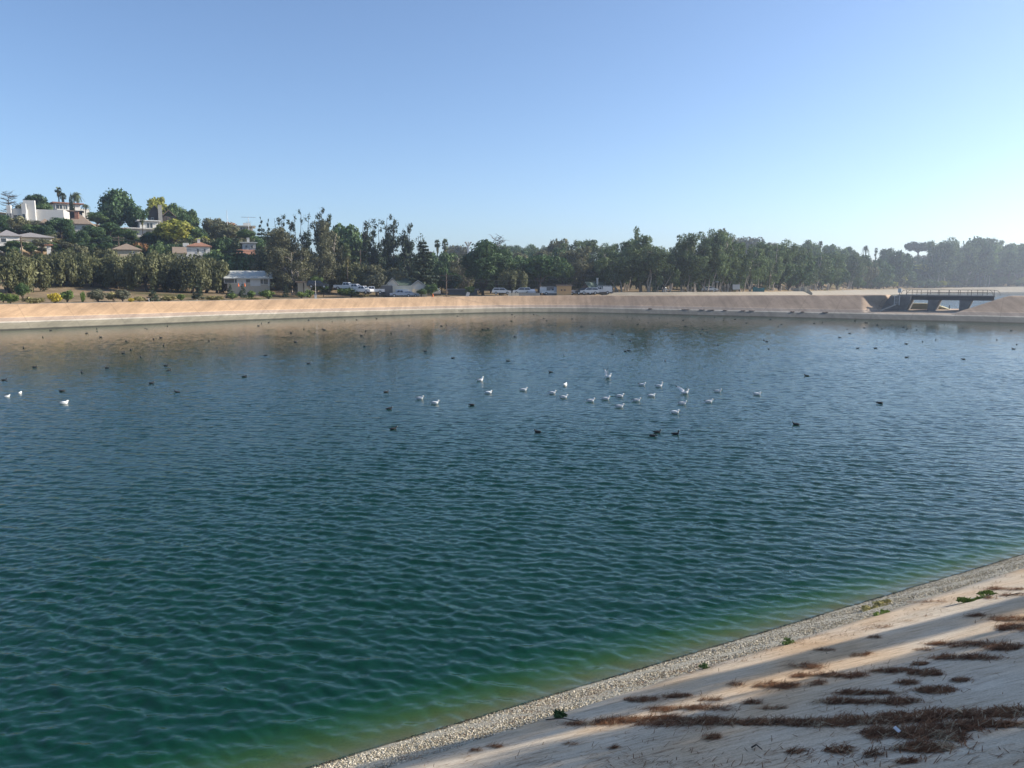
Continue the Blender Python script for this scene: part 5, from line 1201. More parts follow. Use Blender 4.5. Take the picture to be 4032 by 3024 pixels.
for side, y, x0, x1 in (('near', .05, gap, LB - .2), ('far', WD - .05, gap + .6, LB - 1.5)):
    rl = MB()
    for zz, rr in ((1.02, .045), (.52, .04)): rl.tube([(x0, y, ZD + zz), ((x0 + x1) / 2, y, ZD + zz), (x1, y, ZD + zz)], rr, 6)
    rl.tube([(x0, y, ZD + 1.02), (x0 - .5, y, ZD + .93), (x0 - .85, y, ZD + .6), (x0 - 1.0, y, ZD)], .04, 6)
    rl.tube([(x1, y, ZD + 1.02), (x1 + .5, y, ZD + .93), (x1 + .85, y, ZD + .6), (x1 + 1.0, y, ZD)], .04, 6)
    rr_ = part(rl, 'railing', M_steel, br)
    for k in range(9):
        x = x0 + (x1 - x0) * k / 8; part(MB().box(x - .04, x + .04, y - .04, y + .04, ZD, ZD + 1.0), 'post', M_steel, rr_)
# stairs and gangway at the left abutment
st = empty('steel_stair', (b0[0], b0[1], 0), brz); tag(st, 'rusty steel stair and ladder leading down beside the left bridge abutment', 'stair')
def bx(px, o): return ray_s(px, 9.9)[0] - bs0
x0 = bx(3528, 0)
for k in range(7): part(MB().box(x0, x0 + .9, -2.2, -1.9, ZD - .15 - k * .27, ZD - .10 - k * .27), 'step', M_galv, st)
part(MB().tube([(x0, -1.9, ZD - .1), (x0, -2.2, ZD - 2.0)], .05).tube([(x0 + .9, -1.9, ZD - .1), (x0 + .9, -2.2, ZD - 2.0)], .05), 'stringer', M_galv, st)
xe = bx(3490, 0)
for dy in (0, .8): part(MB().tube([(x0 + .4, -2.4 - dy * .4, ZD - 1.9), (xe, -3.4 - dy, FLOOR + .5), (xe - .4, -3.6 - dy, FLOOR + .1)], .12, 5), 'gangway_beam', M_conc, st)
part(MB().tube([(x0 - .4, -2.0, ZD), (x0 - 2.2, -2.6, ZD - 1.2), (x0 - 2.6, -2.8, ZD - 2.4), (x0 - .6, -2.2, ZD - 1.8)], .035, 5), 'handrail', M_rust, st)
cb = empty('control_box', (*(DP + DD * (bs0 + bx(3538, 0)) + DN * 10.6), ZD)); cb.rotation_euler = (0, 0, brz); tag(cb, 'small grey control cabinet on a stand at the left end of the bridge', 'cabinet')
part(MB().box(-.3, .3, -.2, .2, .45, 1.25), 'cabinet', M_galv, cb); part(MB().box(-.05, .05, -.05, .05, -.1, .45), 'stand', M_steel, cb); part(MB().box(-.34, .34, -.24, .24, 1.253, 1.31), 'lid', M_white, cb)
# floating boom posts in the channel
for k, px in enumerate((3620, 3633, 3705, 3738)):
    s_, _ = ray_s(px, 15); p = DP + DD * s_ + DN * 15.5
    tag(MB().box(p[0] - .06, p[0] + .06, p[1] - .06, p[1] + .06, -.5, 2.3 + .1 * k).build('fence_post', M_steel), ['post', 'second post', 'post', 'thin post'][k] + [' seen under the left bridge span, left', ' seen under the left bridge span, right', ' just right of the left bridge pier', ' in the middle bridge opening'][k], 'post')
# concrete abutment seen under the bridge on the far side of the dyke
tag(MB().prism([(-4.5, -.5), (5.4, -.5), (5.2, 1.6), (1.5, 2.9), (-4.5, 2.9)], 14.5, 18).build('channel_wall', simple("pale_channel_concrete", (0.42, 0.38, 0.24), .9, .15, 1)), 'pale sloped concrete wall seen through the left bridge opening', 'wall')
cw = bpy.data.objects['channel_wall']; c0 = DP + DD * (ray_s(3640, 16)[0]); cw.location = (c0[0], c0[1], 0); cw.rotation_euler = (0, 0, brz)

# ------------------------------------------------------------------ poles, lamps, wires
def pole(px, pyt, pyb, r, label, arms=((0, 2.4),), lamp=False):
    loc, rz = frame_at(px, r, pyb); h = (pyb - pyt) * mh(px, r); o = empty('utility_pole', loc, rz); tag(o, label, 'utility pole', 'utility poles')
    part(MB().tube([(0, 0, -1.5), (0, 0, h)], [.17, .12], 8), 'post', M_polew, o)
    for dz, w in arms: 
        part(MB().box(-w / 2, w / 2, -.22, -.13, h - dz - .25, h - dz - .1), 'crossarm', M_polew, o)
    return (loc, rz, h)
P1 = pole(88, 936, 1020, 216, 'wooden utility pole with two crossarms at the left in front of the low white house', ((.6, 2), (4.2, 3.2)))
P2 = pole(1420, 985, 1068, 215, 'tall utility pole with crossarms right of the round olive tree', ((.2, 3), (4.3, 2.2)))
P3 = pole(1758, 1078, 1170, 186, 'utility pole with two white crossarms behind the bank in mid photo', ((.3, 3.4), (1.4, 2.4), (5.3, 1.5)))
P4 = pole(470, 930, 1000, 218, 'utility pole with pale crossarms beside the rusty shrub', ((.3, 3.0), (.9, 2.6)))
def mast(px, pyt, pyb, r, label, kind):
    loc, rz = frame_at(px, r, pyb); h = (pyb - pyt) * mh(px, r); o = empty('mast', loc, rz); tag(o, label, 'mast')
    part(MB().tube([(0, 0, -2), (0, 0, h)], [.14, .08], 6), 'pole', M_galv, o)
    if kind: part(MB().box(-2.2, 2.2, -.05, .05, h - .2, h - .08).box(-.9, .9, -.05, .05, h - 1.7, h - 1.6), 'antenna', M_galv, o)
mast(896, 830, 895, 266, 'tall plain mast standing on the ridge left of the flat ridge house', 0)
mast(979, 855, 893, 266, 'antenna mast with a crossbar behind the flat ridge house', 1)
# cell tower with flat panels at its head
loc, rz = frame_at(1844, 300, 1010); o = empty('cell_tower', loc, rz); tag(o, 'pale cell tower with a flared ring of antenna panels above mid photo trees', 'tower'); h = 56 * mh(1844, 300)
part(MB().tube([(0, 0, -6), (0, 0, h * .8)], [.42, .38], 8), 'mast', M_galv, o)
for k in range(8):
    a = k * .785; part(MB().tube([(math.cos(a) * .45, math.sin(a) * .45, h * .72), (math.cos(a) * .9, math.sin(a) * .9, h * .9), (math.cos(a) * 1.3, math.sin(a) * 1.3, h)], [.1, .16, .2], 5), 'antenna_panel', M_conc, o)
def wire(a, b, sag, name_label, r_=.035):
    a, b = Vector(a), Vector(b); pts = []
    for i in range(13):
        t = i / 12; p = a.lerp(b, t); p.z -= sag * 4 * t * (1 - t); pts.append(p)
    tag(MB().tube(pts, r_, 4).build('power_line', M_wire), name_label, 'power line', 'power lines')
def W3(px, py, r): a, b, t = ray(px, py); return (a * r, b * r, CAMZ + t * r)
wire(W3(88, 945, 216), W3(470, 936, 218), 1.4, 'upper power line between the left pole and the pole by the rusty shrub')
wire(W3(88, 950, 216), W3(470, 968, 218), 2.2, 'lower power line between the left pole and the pole by the rusty shrub')
wire(W3(470, 936, 218), W3(1050, 985, 216), 1.5, 'power line running right from the pole by the rusty shrub to the cedar')
wire(W3(1758, 1090, 186), W3(2350, 1082, 190), 1.2, 'power line running right from the pole with two white crossarms')
wire(W3(1758, 1098, 186), W3(2350, 1108, 190), 1.2, 'lower power line running right from the pole with two white crossarms')
def lamp(px, pyt, pyb, r, label, arm=1):
    loc, rz = frame_at(px, r, pyb); h = (pyb - pyt) * mh(px, r); o = empty('street_lamp', loc, rz); tag(o, label, 'street lamp', 'street lamps')
    part(MB().tube([(0, 0, -.5), (0, 0, h)], [.10, .06], 6), 'post', M_galv, o)
    if arm: part(MB().tube([(0, 0, h - .1), (.5, 0, h + .05), (.9, 0, h)], .04, 5), 'arm', M_galv, o)
    part(MB().prism([(.6, h - .12), (1.3, h - .12), (1.2, h + .06), (.7, h + .06)] if arm else [(-.3, h), (.3, h), (.2, h + .15), (-.2, h + .15)], -.13, .13), 'lamp_head', M_white, o)
lamp(2810, 1107, 1157, 205, 'street lamp in front of the eucalyptus grove')
lamp(3455, 1098, 1160, 172, 'tall slim lamp post near the left end of the bridge', 0)
lamp(2612, 1140, 1157, 205, 'short lamp post near the people by the grove')
for px, pyt, pyb, r, lab in [(1244, 1095, 1182, 150, 'thin white post standing on the left bank crest'), (587, 1172, 1192, 147, 'short white marker post before the dark young tree'), (3467, 1144, 1161, 171, 'short dark bollard on the dyke near the lamp post'), (776, 1178, 1186, 150, 'tiny white peg under the drooping conifer')]:
    loc, rz = frame_at(px, r, pyb); h = (pyb - pyt) * mh(px, r); o = empty('marker_post', loc, rz); tag(o, lab, 'post')
    part(MB().tube([(0, 0, -.3), (0, 0, h)], [.06, .05] if pyt != 1144 else [.22, .05], 6), 'post', M_white if pyt != 1144 else M_steel, o)
loc, rz = frame_at(1243, 151, 1178); o = empty('utility_box', loc, rz); tag(o, 'small white and blue box at the foot of the thin white post', 'box'); part(MB().box(-.25, .25, -.2, .2, 0, .9), 'box_body', M_white, o); part(MB().box(-.28, .28, -.23, .23, .903, .98), 'lid', M_ps, o)
# broken float ramp lying on the bank
fx, fy = onz(1800, 1212, 1.0)
o = empty('broken_ramp', (fx, fy, 0), 0); tag(o, 'broken rusty float ramp lying down the far bank into the water', 'ramp')
def rel(px, py, z): x, y = onz(px, py, z); return (x - fx, y - fy, z)
part(MB().tube([rel(1778, 1201, 1.7), rel(1790, 1208, 1.4), rel(1805, 1219, .8), rel(1816, 1231, .18)], .12, 5), 'beam', M_rust, o)
part(MB().tube([rel(1770, 1203, 1.5), rel(1782, 1198, 1.75), rel(1784, 1204, 1.6), rel(1771, 1205, 1.5)], .1, 5), 'plate', M_brick, o)
part(MB().tube([rel(1781, 1220, .7), rel(1783, 1226, .5), rel(1796, 1220, .7), rel(1806, 1222, .7)], .06, 5), 'bent_rail', M_rust, o)
part(MB().tube([rel(1798, 1232, .12), rel(1817, 1232, .12)], .14, 5), 'float', M_rust, o); part(MB().tube([rel(1810, 1223, .6), rel(1823, 1224, .6)], .05, 5), 'bent_rail', M_rust, o)
for k, (a, b) in enumerate([((1826, 1229.5), (1838, 1230)), ((1876, 1230), (1895, 1230.5))]):
    p = onz(a[0], a[1], .12); q_ = onz(b[0], b[1], .12)
    tag(MB().tube([(p[0], p[1], .1), ((p[0] + q_[0]) / 2, (p[1] + q_[1]) / 2, .2), (q_[0], q_[1], .1)], [.12, .2, .1], 6).build('driftwood', M_rust), ['short dark float piece right beside the broken ramp', 'row of dark debris right of the broken ramp'][k], 'debris')
# pipe running down the dyke slope
p0 = onz(3358, 1188, 3.2); p1 = onz(3357, 1218, 1.45)
o = MB().tube([(p0[0], p0[1], 3.25), (p1[0], p1[1], 1.6)], .09, 6).build('drain_pipe', M_conc); tag(o, 'thin pale pipe running down the dyke slope left of the channel', 'pipe')

# ------------------------------------------------------------------ vehicles
def vehicle(kind, paint):
    """side outline in x (length) and z, lofted across y with tumblehome; nose towards +x"""
    o = empty(kind, (0, 0, 0))
    if kind == 'pickup_truck':
        body = [(-2.7, .5), (2.6, .45), (2.72, .75), (2.6, 1.0), (1.55, 1.12), (1.4, 1.13), (-2.7, 1.13)]
        cab = [(-.55, 1.1), (1.45, 1.1), (.85, 1.72), (-.35, 1.76)]; L = 2.7
    elif kind == 'suv':
        body = [(-2.35, .5), (2.35, .45), (2.42, .8), (2.3, 1.0), (1.3, 1.12), (-2.4, 1.15)]
        cab = [(-2.3, 1.12), (1.35, 1.1), (.65, 1.68), (-1.9, 1.74)]; L = 2.35
    elif kind == 'utility_truck':
        body = [(-2.9, .55), (2.7, .5), (2.8, .85), (2.7, 1.1), (1.6, 1.2), (-2.9, 1.2)]
        cab = [(-.3, 1.18), (1.55, 1.18), (1.0, 1.85), (-.2, 1.88)]; L = 2.8
    else:
        body = [(-2.2, .4), (2.2, .35), (2.25, .65), (2.1, .8), (1.1, .92), (-1.6, .95), (-2.2, .9)]
        cab = [(-1.6, .92), (1.15, .9), (.35, 1.38), (-1.0, 1.4)]; L = 2.2
    def loft(mb, prof, hw, top=0.0):
        n = len(prof); zs = [p[1] for p in prof]; z0, z1 = min(zs), max(zs)
        vs = []
        for s_, k in ((-1, 1.0), (-1, .96), (1, .96), (1, 1.0)): pass
        for s_ in (-1, 1):
            for x, z in prof: vs.append((x, s_ * (hw - top * (z - z0) / (z1 - z0)), z))
        return mb.add(vs, [tuple(range(n)), tuple(range(2 * n - 1, n - 1, -1))] + [(i, i + n, (i + 1) % n + n, (i + 1) % n) for i in range(n)])
    b = part(loft(MB(), body, .95), 'body', paint, o)
    c = part(loft(MB(), cab, .9, .16), 'cabin', paint, o)
    sc_ = [(x * .94 + .02, z * .93 + .04 * z) for x, z in cab]; zc = cab[0][1]
    gl = MB(); x0, x1 = cab[0][0] + .18, cab[1][0] - .32; t0, t1 = cab[3][0] + .1, cab[2][0] - .08; zt = cab[2][1] - .12
    for s_ in (-1, 1):
        xm = (x0 + x1) / 2
        for a, b_, ta, tb in ((x0, xm - .05, t0, (t0 + t1) / 2 - .05), (xm + .05, x1, (t0 + t1) / 2 + .05, t1)):
            gl.add([(a, s_ * .905, zc + .06), (b_, s_ * .905, zc + .06), (tb, s_ * .80, zt), (ta, s_ * .80, zt), (a, s_ * .87, zc + .06), (b_, s_ * .87, zc + .06), (tb, s_ * .76, zt), (ta, s_ * .76, zt)], [(0, 1, 2, 3), (4, 5, 6, 7), (0, 1, 5, 4), (1, 2, 6, 5), (2, 3, 7, 6), (3, 0, 4, 7)])
    dx, dz = cab[2][0] - cab[1][0], cab[2][1] - cab[1][1]
    gl.add([(cab[1][0] + dx * .12 + .02, -.74, zc + dz * .12), (cab[1][0] + dx * .12 + .02, .74, zc + dz * .12), (cab[1][0] + dx * .88 + .02, .68, zc + dz * .88), (cab[1][0] + dx * .88 + .02, -.68, zc + dz * .88),
            (cab[1][0] + dx * .12 - .03, -.74, zc + dz * .12), (cab[1][0] + dx * .12 - .03, .74, zc + dz * .12), (cab[1][0] + dx * .88 - .03, .68, zc + dz * .88), (cab[1][0] + dx * .88 - .03, -.68, zc + dz * .88)], [(0, 1, 2, 3), (4, 5, 6, 7), (0, 1, 5, 4), (1, 2, 6, 5), (2, 3, 7, 6), (3, 0, 4, 7)])
    part(gl, 'window', M_glass, c)
    if kind == 'pickup_truck': part(MB().box(-2.6, -.62, -.8, .8, 1.135, 1.15), 'bed', M_pd, o)
    if kind == 'utility_truck': part(MB().box(-2.85, -.45, -.98, .98, .75, 1.95), 'service_box', paint, o); part(MB().tube([(-2.7, -.7, 2.15), (1.2, -.7, 2.15)], .04).tube([(-2.7, .7, 2.15), (1.2, .7, 2.15)], .04).tube([(-2.5, -.7, 1.9), (-2.5, -.7, 2.15)], .03).tube([(.6, .7, 1.8), (.6, .7, 2.15)], .03), 'rack', M_galv, o)
    wr = .38 if kind != 'car' else .32
    for x in (-L * .6, L * .62):
        for y in (-.86, .86):
            w = part(MB().tube([(x, y - .13, wr), (x, y + .13, wr)], wr, 14), 'wheel', M_tire, o); part(MB().tube([(x, y - .14, wr), (x, y + .14, wr)], wr * .55, 10), 'rim', M_galv, w)
    zf = .85 if kind != 'car' else .62
    for y in (-.7, .7): part(MB().box(body[1][0] - .02, body[2][0] + .04, y - .16, y + .16, zf - .1, zf + .08), 'headlight', M_lamp, o)
    part(MB().box(body[1][0], body[2][0] + .06, -.9, .9, .42, .56), 'bumper', M_galv, o)
    return o
PROTO = {}
def veh(kind, paint, px, pyb, r, yaw, label, onbank=False):
    key = (kind, paint.name)
    if key not in PROTO: PROTO[key] = vehicle(kind, paint); o = PROTO[key]
    else: o = copy_tree(PROTO[key])
    r = max(r, start_r(px) + 2.5); a, b, t = ray(px, pyb); x, y = a * r, b * r; z = CAMZ + t * r
    o.location = (x, y, z); o.rotation_euler = (0, 0, R(yaw) - math.atan2(a, b)); tag(o, label, {'pickup_truck': 'pickup truck', 'suv': 'suv', 'utility_truck': 'truck', 'car': 'car'}[kind], 'parked vehicles')
    # packed earth stand so that the tyres touch ground
    g_ = H(x, y)
    if abs(g_ - z) > .05: o.location.z = max(g_, z) if g_ - z < .8 else z
    return o
veh('suv', M_pw, 352, 1108, 212, 0, 'white suv parked under the olive trees, right of the beige car')
veh('suv', M_pb, 288, 1110, 211, 0, 'beige car parked under the olive trees')
veh('pickup_truck', M_pw, 1362, 1141, 186, -20, 'white pickup leftmost in the row behind the large bright bush')
veh('pickup_truck', M_pw, 1395, 1148, 181, -25, 'white pickup second from left behind the large bright bush')
veh('pickup_truck', M_pw, 1424, 1156, 176, -30, 'white pickup with a dark grille in front of the row by the pump house')
veh('pickup_truck', M_pw, 1468, 1157, 177, 180, 'white pickup nearest to the pump house grey wall')
veh('pickup_truck', M_ps, 1581, 1173, 170, 180, 'silver blue pickup in front of the garage door')
veh('car', M_ps, 1613, 1171, 172, 0, 'silver blue car tail behind the silver blue pickup')
veh('suv', M_pd, 1250, 1134, 185, 0, 'dark car in the yard beside the small sheds')
veh('suv', M_pw, 1720, 1168, 198, 90, 'white van under the trees left of the power pole')
veh('suv', M_pw, 1975, 1160, 196, 0, 'white suv half hidden behind the spreading tree trunk')
veh('suv', M_pw, 2056, 1159, 196, 180, 'white suv parked left of the broad pine')
veh('car', M_ps, 2094, 1160, 198, 90, 'grey car nose on, left of the broad pine trunk')
veh('utility_truck', M_pw, 2142, 1161, 200, 90, 'white box truck seen from the front beside the broad pine trunk')
veh('utility_truck', M_pw, 2168, 1160, 204, 0, 'white service truck in the back row before the tan hut')
veh('pickup_truck', M_pw, 2176, 1168, 187, 0, 'white pickup closest to the water in front of the tan hut')
veh('utility_truck', M_ps, 2225, 1167, 190, 0, 'grey flatbed truck loaded with drums in front of the tan hut')
veh('suv', M_pd, 2302, 1163, 190, 180, 'dark suv in front of the green roofed cabin')
veh('suv', M_pw, 2322, 1162, 193, 180, 'white roofed suv just right of the dark one')
veh('utility_truck', M_pw, 2366, 1163, 190, 180, 'white camper pickup parked right of the cabin')
veh('car', M_pw, 2795, 1148, 222, 0, 'white car under the grove left of the street lamp')
veh('utility_truck', M_pw, 2898, 1147, 225, 90, 'white truck seen from the front under the leaning eucalyptus')

# yard things
for i in range(9):
    px = 2008 + i * 14; loc, rz = frame_at(px, 188, 1168); o = empty('barrier', loc, rz)
    tag(o, f'pale barrier panel on the crest, {["leftmost", "second from left", "third from left", "left of the middle", "middle one", "right of the middle", "third from right", "second from right", "rightmost"][i]} of its row', 'barrier', 'barrier panels along the crest')
    w = 13.4 * mw(px, 188); part(MB().box(-w / 2, w / 2, 0, .08, 0, .95), 'panel', M_cream if i < 3 else M_conc, o)
    for s_ in (-1, 1): part(MB().box(s_ * w * .4 - .04, s_ * w * .4 + .04, -.25, .3, -.3, .06), 'foot', M_conc, o)
def cone(px, py, r, lab):
    loc, rz = frame_at(px, r, py); o = empty('traffic_cone', loc, rz); tag(o, lab, 'traffic cone'); part(MB().tube([(0, 0, .05), (0, 0, .8)], [.2, .05], 8), 'cone_body', M_orange, o); part(MB().box(-.25, .25, -.25, .25, 0, .05), 'base', M_orange, o)
cone(1705, 1169, 184, 'orange traffic barrel near the small trees right of the pump house'); cone(939, 1128, 186, 'orange cone in front of the utility building, left'); cone(964, 1128, 186, 'orange cone in front of the utility building, right')
# tripod sign boards
loc, rz = frame_at(1839, 186, 1169); o = empty('sign_board', loc, rz); tag(o, 'leaning white board on the bank crest left of the dark figs', 'sign'); part(MB().box(-.4, .4, -.03, .03, 0, 1.2), 'board', M_white, o); part(MB().box(-.05, .05, .03, .4, 0, .6), 'leg', M_galv, o); o.rotation_euler = (0, R(18), rz)
loc, rz = frame_at(2594, 214, 1152); o = empty('notice_board', loc, rz); tag(o, 'dark site notice board on two posts among the trunks near the walkers', 'sign'); part(MB().box(-1.6, 1.6, -.06, .06, .6, 2.2), 'board', simple("dark_green_board", (.03, .05, .04), .6), o)
for s_ in (-1.3, 1.3): part(MB().box(s_ - .06, s_ + .06, .065, .15, -.5, 2.2), 'post', M_polew, o)
# picnic benches
for i in range(4):
    px = 3212 + i * 12; loc, rz = frame_at(px, 262, 1144); o = empty('picnic_bench', loc, rz); tag(o, ['white bench frame, left end of the white bench row', 'white bench frame, second from left in the white bench row', 'white bench frame, second from right in the white bench row', 'white bench frame, right end of the white bench row'][i], 'bench', 'white bench frames')
    part(MB().box(-.45, .45, -.4, .4, .78, .86), 'tabletop', M_white, o)
    for s_ in (-.4, .4): part(MB().box(s_ - .05, s_ + .05, -.3, .3, -.2, .777), 'leg', M_white, o)

# ------------------------------------------------------------------ people far off on the crest path
def person(px, pyb, r, lab, top, legs, rz0=0):
    loc, rz = frame_at(px, r, pyb); o = empty('person', loc, rz + rz0); tag(o, lab, 'person', 'walkers')
    me = bpy.data.meshes.new("body"); vs = [(0, 0, .95), (0, 0, 1.15), (0, 0, 1.4), (0, 0, 1.52), (0, 0, 1.66), (0, 0, 1.74), (-.18, 0, 1.42), (-.24, .02, 1.15), (-.22, -.08, .92), (.18, 0, 1.42), (.24, -.02, 1.15), (.22, .08, .92),
          (-.09, 0, .9), (-.10, -.12, .5), (-.1, -.05, .08), (-.1, -.2, .03), (.09, 0, .9), (.10, .10, .5), (.1, .18, .08), (.1, .05, .03)]
    es = [(0, 1), (1, 2), (2, 3), (3, 4), (4, 5), (2, 6), (6, 7), (7, 8), (2, 9), (9, 10), (10, 11), (0, 12), (12, 13), (13, 14), (14, 15), (0, 16), (16, 17), (17, 18), (18, 19)]
    rad = [.15, .14, .15, .06, .10, .07, .07, .05, .035, .07, .05, .035, .09, .065, .045, .04, .09, .065, .045, .04]
    me.from_pydata(vs, es, []); b = link('body', me, o); me.materials.append(simple("skin", (.45, .3, .22)))
    sk = b.modifiers.new('skin', 'SKIN'); me.skin_vertices[0].data[0].use_root = True
    for i, q in enumerate(rad): me.skin_vertices[0].data[i].radius = (q, q * .8)
    b.modifiers.new('sub', 'SUBSURF').levels = 1
    part(MB().tube([(0, 0, .88), (0, 0, 1.1), (0, 0, 1.38), (0, 0, 1.5)], [.19, .17, .2, .1], 8).tube([(-.19, 0, 1.43), (-.25, .02, 1.15)], [.085, .065], 6).tube([(.19, 0, 1.43), (.25, -.02, 1.15)], [.085, .065], 6), 'shirt', top, o)
    part(MB().tube([(-.09, 0, .92), (-.10, -.12, .5), (-.1, -.05, .1)], [.11, .085, .065], 7).tube([(.09, 0, .92), (.10, .10, .5), (.1, .18, .1)], [.11, .085, .065], 7), 'trousers', legs, o)
    part(MB().tube([(0, .02, 1.68), (0, .02, 1.79)], [.105, .05], 7), 'hair', M_pd, o)
person(2620, 1158, 206, 'walker in a white shirt and white trousers near the grove', M_white, M_white); person(2608, 1158, 206, 'dark dressed walker left of the one in white', M_pd, M_pd, 1); person(2635, 1158, 206, 'walker in a pale top right of the one in white', M_conc, M_pd, 2)
person(3319, 1143, 285, 'walker in a dark top with a pale bag near the bench row', M_pd, M_cream); person(3335, 1143, 285, 'walker in white right of the dark topped one', M_white, M_pd, 1)

# ------------------------------------------------------------------ birds
def loft_body(pts, rad, seg=10, flat=1.0):
    mb = MB(); mb.tube(pts, rad, seg); mb.v = [(x, y, z) for x, y, z in mb.v]; return mb
def gull(pose='float', neck=1.0):
    """gull 0.5 m long, head towards +x, waterline at z=0"""
    o = empty('gull')
    nk = [(.105, 0, .10), (.135, 0, .10 + .055 * neck), (.155, 0, .10 + .10 * neck), (.175, 0, .125 + .10 * neck), (.205, 0, .118 + .10 * neck)]
    pts = [(-.27, 0, .085), (-.20, 0, .07), (-.12, 0, .05), (0, 0, .045), (.07, 0, .06)] + nk
    rad = [.014, .042, .075, .096, .09, .066, .044, .038, .042, .018]
    if pose == 'rest': pts = [(-.27, 0, .085), (-.20, 0, .07), (-.12, 0, .05), (0, 0, .045), (.07, 0, .06), (.10, 0, .10), (.115, 0, .135), (.13, 0, .15), (.155, 0, .15), (.18, 0, .143)]; rad[6:] = [.045, .042, .04, .016]
    part(loft_body(pts, rad), 'body', M_gw, o, True)
    hx, _, hz_ = pts[-1]; part(MB().tube([(hx - .005, 0, hz_), (hx + .035, 0, hz_ - .006), (hx + .05, 0, hz_ - .014)], [.012, .009, .003], 6), 'bill', M_bill, o)
    if pose in ('float', 'rest'):
        for s_ in (-1, 1):
            w = part(MB().tube([(.07, s_ * .055, .085), (0, s_ * .068, .095), (-.10, s_ * .058, .095), (-.20, s_ * .028, .10)], [.025, .036, .032, .014], 7), 'wing', M_gg if pose == 'float' else M_gw, o, True)
            part(MB().tube([(-.195, s_ * .026, .10), (-.26, s_ * .012, .105), (-.31, s_ * .004, .11)], [.015, .01, .003], 6), 'wing_tip', M_gb, w)
    else:
        a = pose
        for s_, (wx, wy, wz), (tx, ty, tz) in a:
            root0, root1 = Vector((.06, s_ * .05, .10)), Vector((-.08, s_ * .04, .09)); el = Vector((wx, wy, wz)); tip = Vector((tx, ty, tz)); back = Vector((-.10, 0, -.05))
            v = [root0, el, el.lerp(tip, .65), tip, el.lerp(tip, .6) + back * .6, el + back * 1.25, root1]; n = Vector((0, s_ * .008, .008))
            vs = [p + n for p in v[:3]] + [el.lerp(tip, .65) + back * .55 + n] + [p + n for p in v[5:]]; 
            m1 = MB(); k = len(vs); m1.add([tuple(p) for p in vs] + [tuple(p - n * 2) for p in vs], [tuple(range(k)), tuple(range(2 * k - 1, k - 1, -1))] + [(i, i + k, (i + 1) % k + k, (i + 1) % k) for i in range(k)])
            w = part(m1, 'wing', M_gw, o)
            vs = [v[2] + n, tip + n, el.lerp(tip, .65) + back * .55 + n]; m2 = MB(); m2.add([tuple(p) for p in vs] + [tuple(p - n * 2) for p in vs], [(0, 1, 2), (5, 4, 3), (0, 3, 4, 1), (1, 4, 5, 2), (2, 5, 3, 0)]); part(m2, 'wing_tip', M_gb, w)
    return o
def coot(pose='swim'):
    o = empty('coot')
    if pose == 'swim': pts = [(-.19, 0, .05), (-.14, 0, .045), (-.06, 0, .03), (.04, 0, .03), (.10, 0, .05), (.125, 0, .09), (.14, 0, .125), (.155, 0, .145), (.18, 0, .14)]; rad = [.012, .035, .065, .07, .05, .028, .024, .03, .014]
    elif pose == 'tall': pts = [(-.20, 0, .05), (-.14, 0, .04), (-.06, 0, .03), (.04, 0, .03), (.10, 0, .05), (.12, 0, .11), (.125, 0, .17), (.14, 0, .20), (.165, 0, .195)]; rad = [.012, .035, .06, .065, .05, .026, .024, .03, .014]
    else: pts = [(-.18, 0, .05), (-.14, 0, .05), (-.06, 0, .04), (.03, 0, .04), (.08, 0, .06), (.11, 0, .09), (.14, 0, .085), (.155, 0, .05), (.16, 0, .015)]; rad = [.014, .045, .07, .065, .045, .028, .026, .028, .012]
    part(loft_body(pts, rad), 'body', M_coot, o, True)
    h = Vector(pts[-1]); d = (h - Vector(pts[-2])).normalized(); part(MB().tube([tuple(h - d * .004), tuple(h + d * .03)], [.013, .005], 6), 'bill', M_cb, o)
    return o
GP = {'float': gull('float', .55), 'tallneck': gull('float', 1.5), 'rest': gull('rest')}
CP = {'swim': coot(), 'tall': coot('tall'), 'feed': coot('feed')}
usedp = set()
def bird(proto, key, px, py, rz, label, group, cat, sc=1.0, z=0):
    o = proto[key] if (id(proto), key) not in usedp else copy_tree(proto[key]); usedp.add((id(proto), key))
    x, y = onz(px, py, 0); o.location = (x, y, z); a = math.atan2(x, y); o.rotation_euler = (0, 0, R(rz) - a); o.scale = (sc, sc, sc); tag(o, label, cat, group); return o
GG = 'gulls floating on the reservoir'
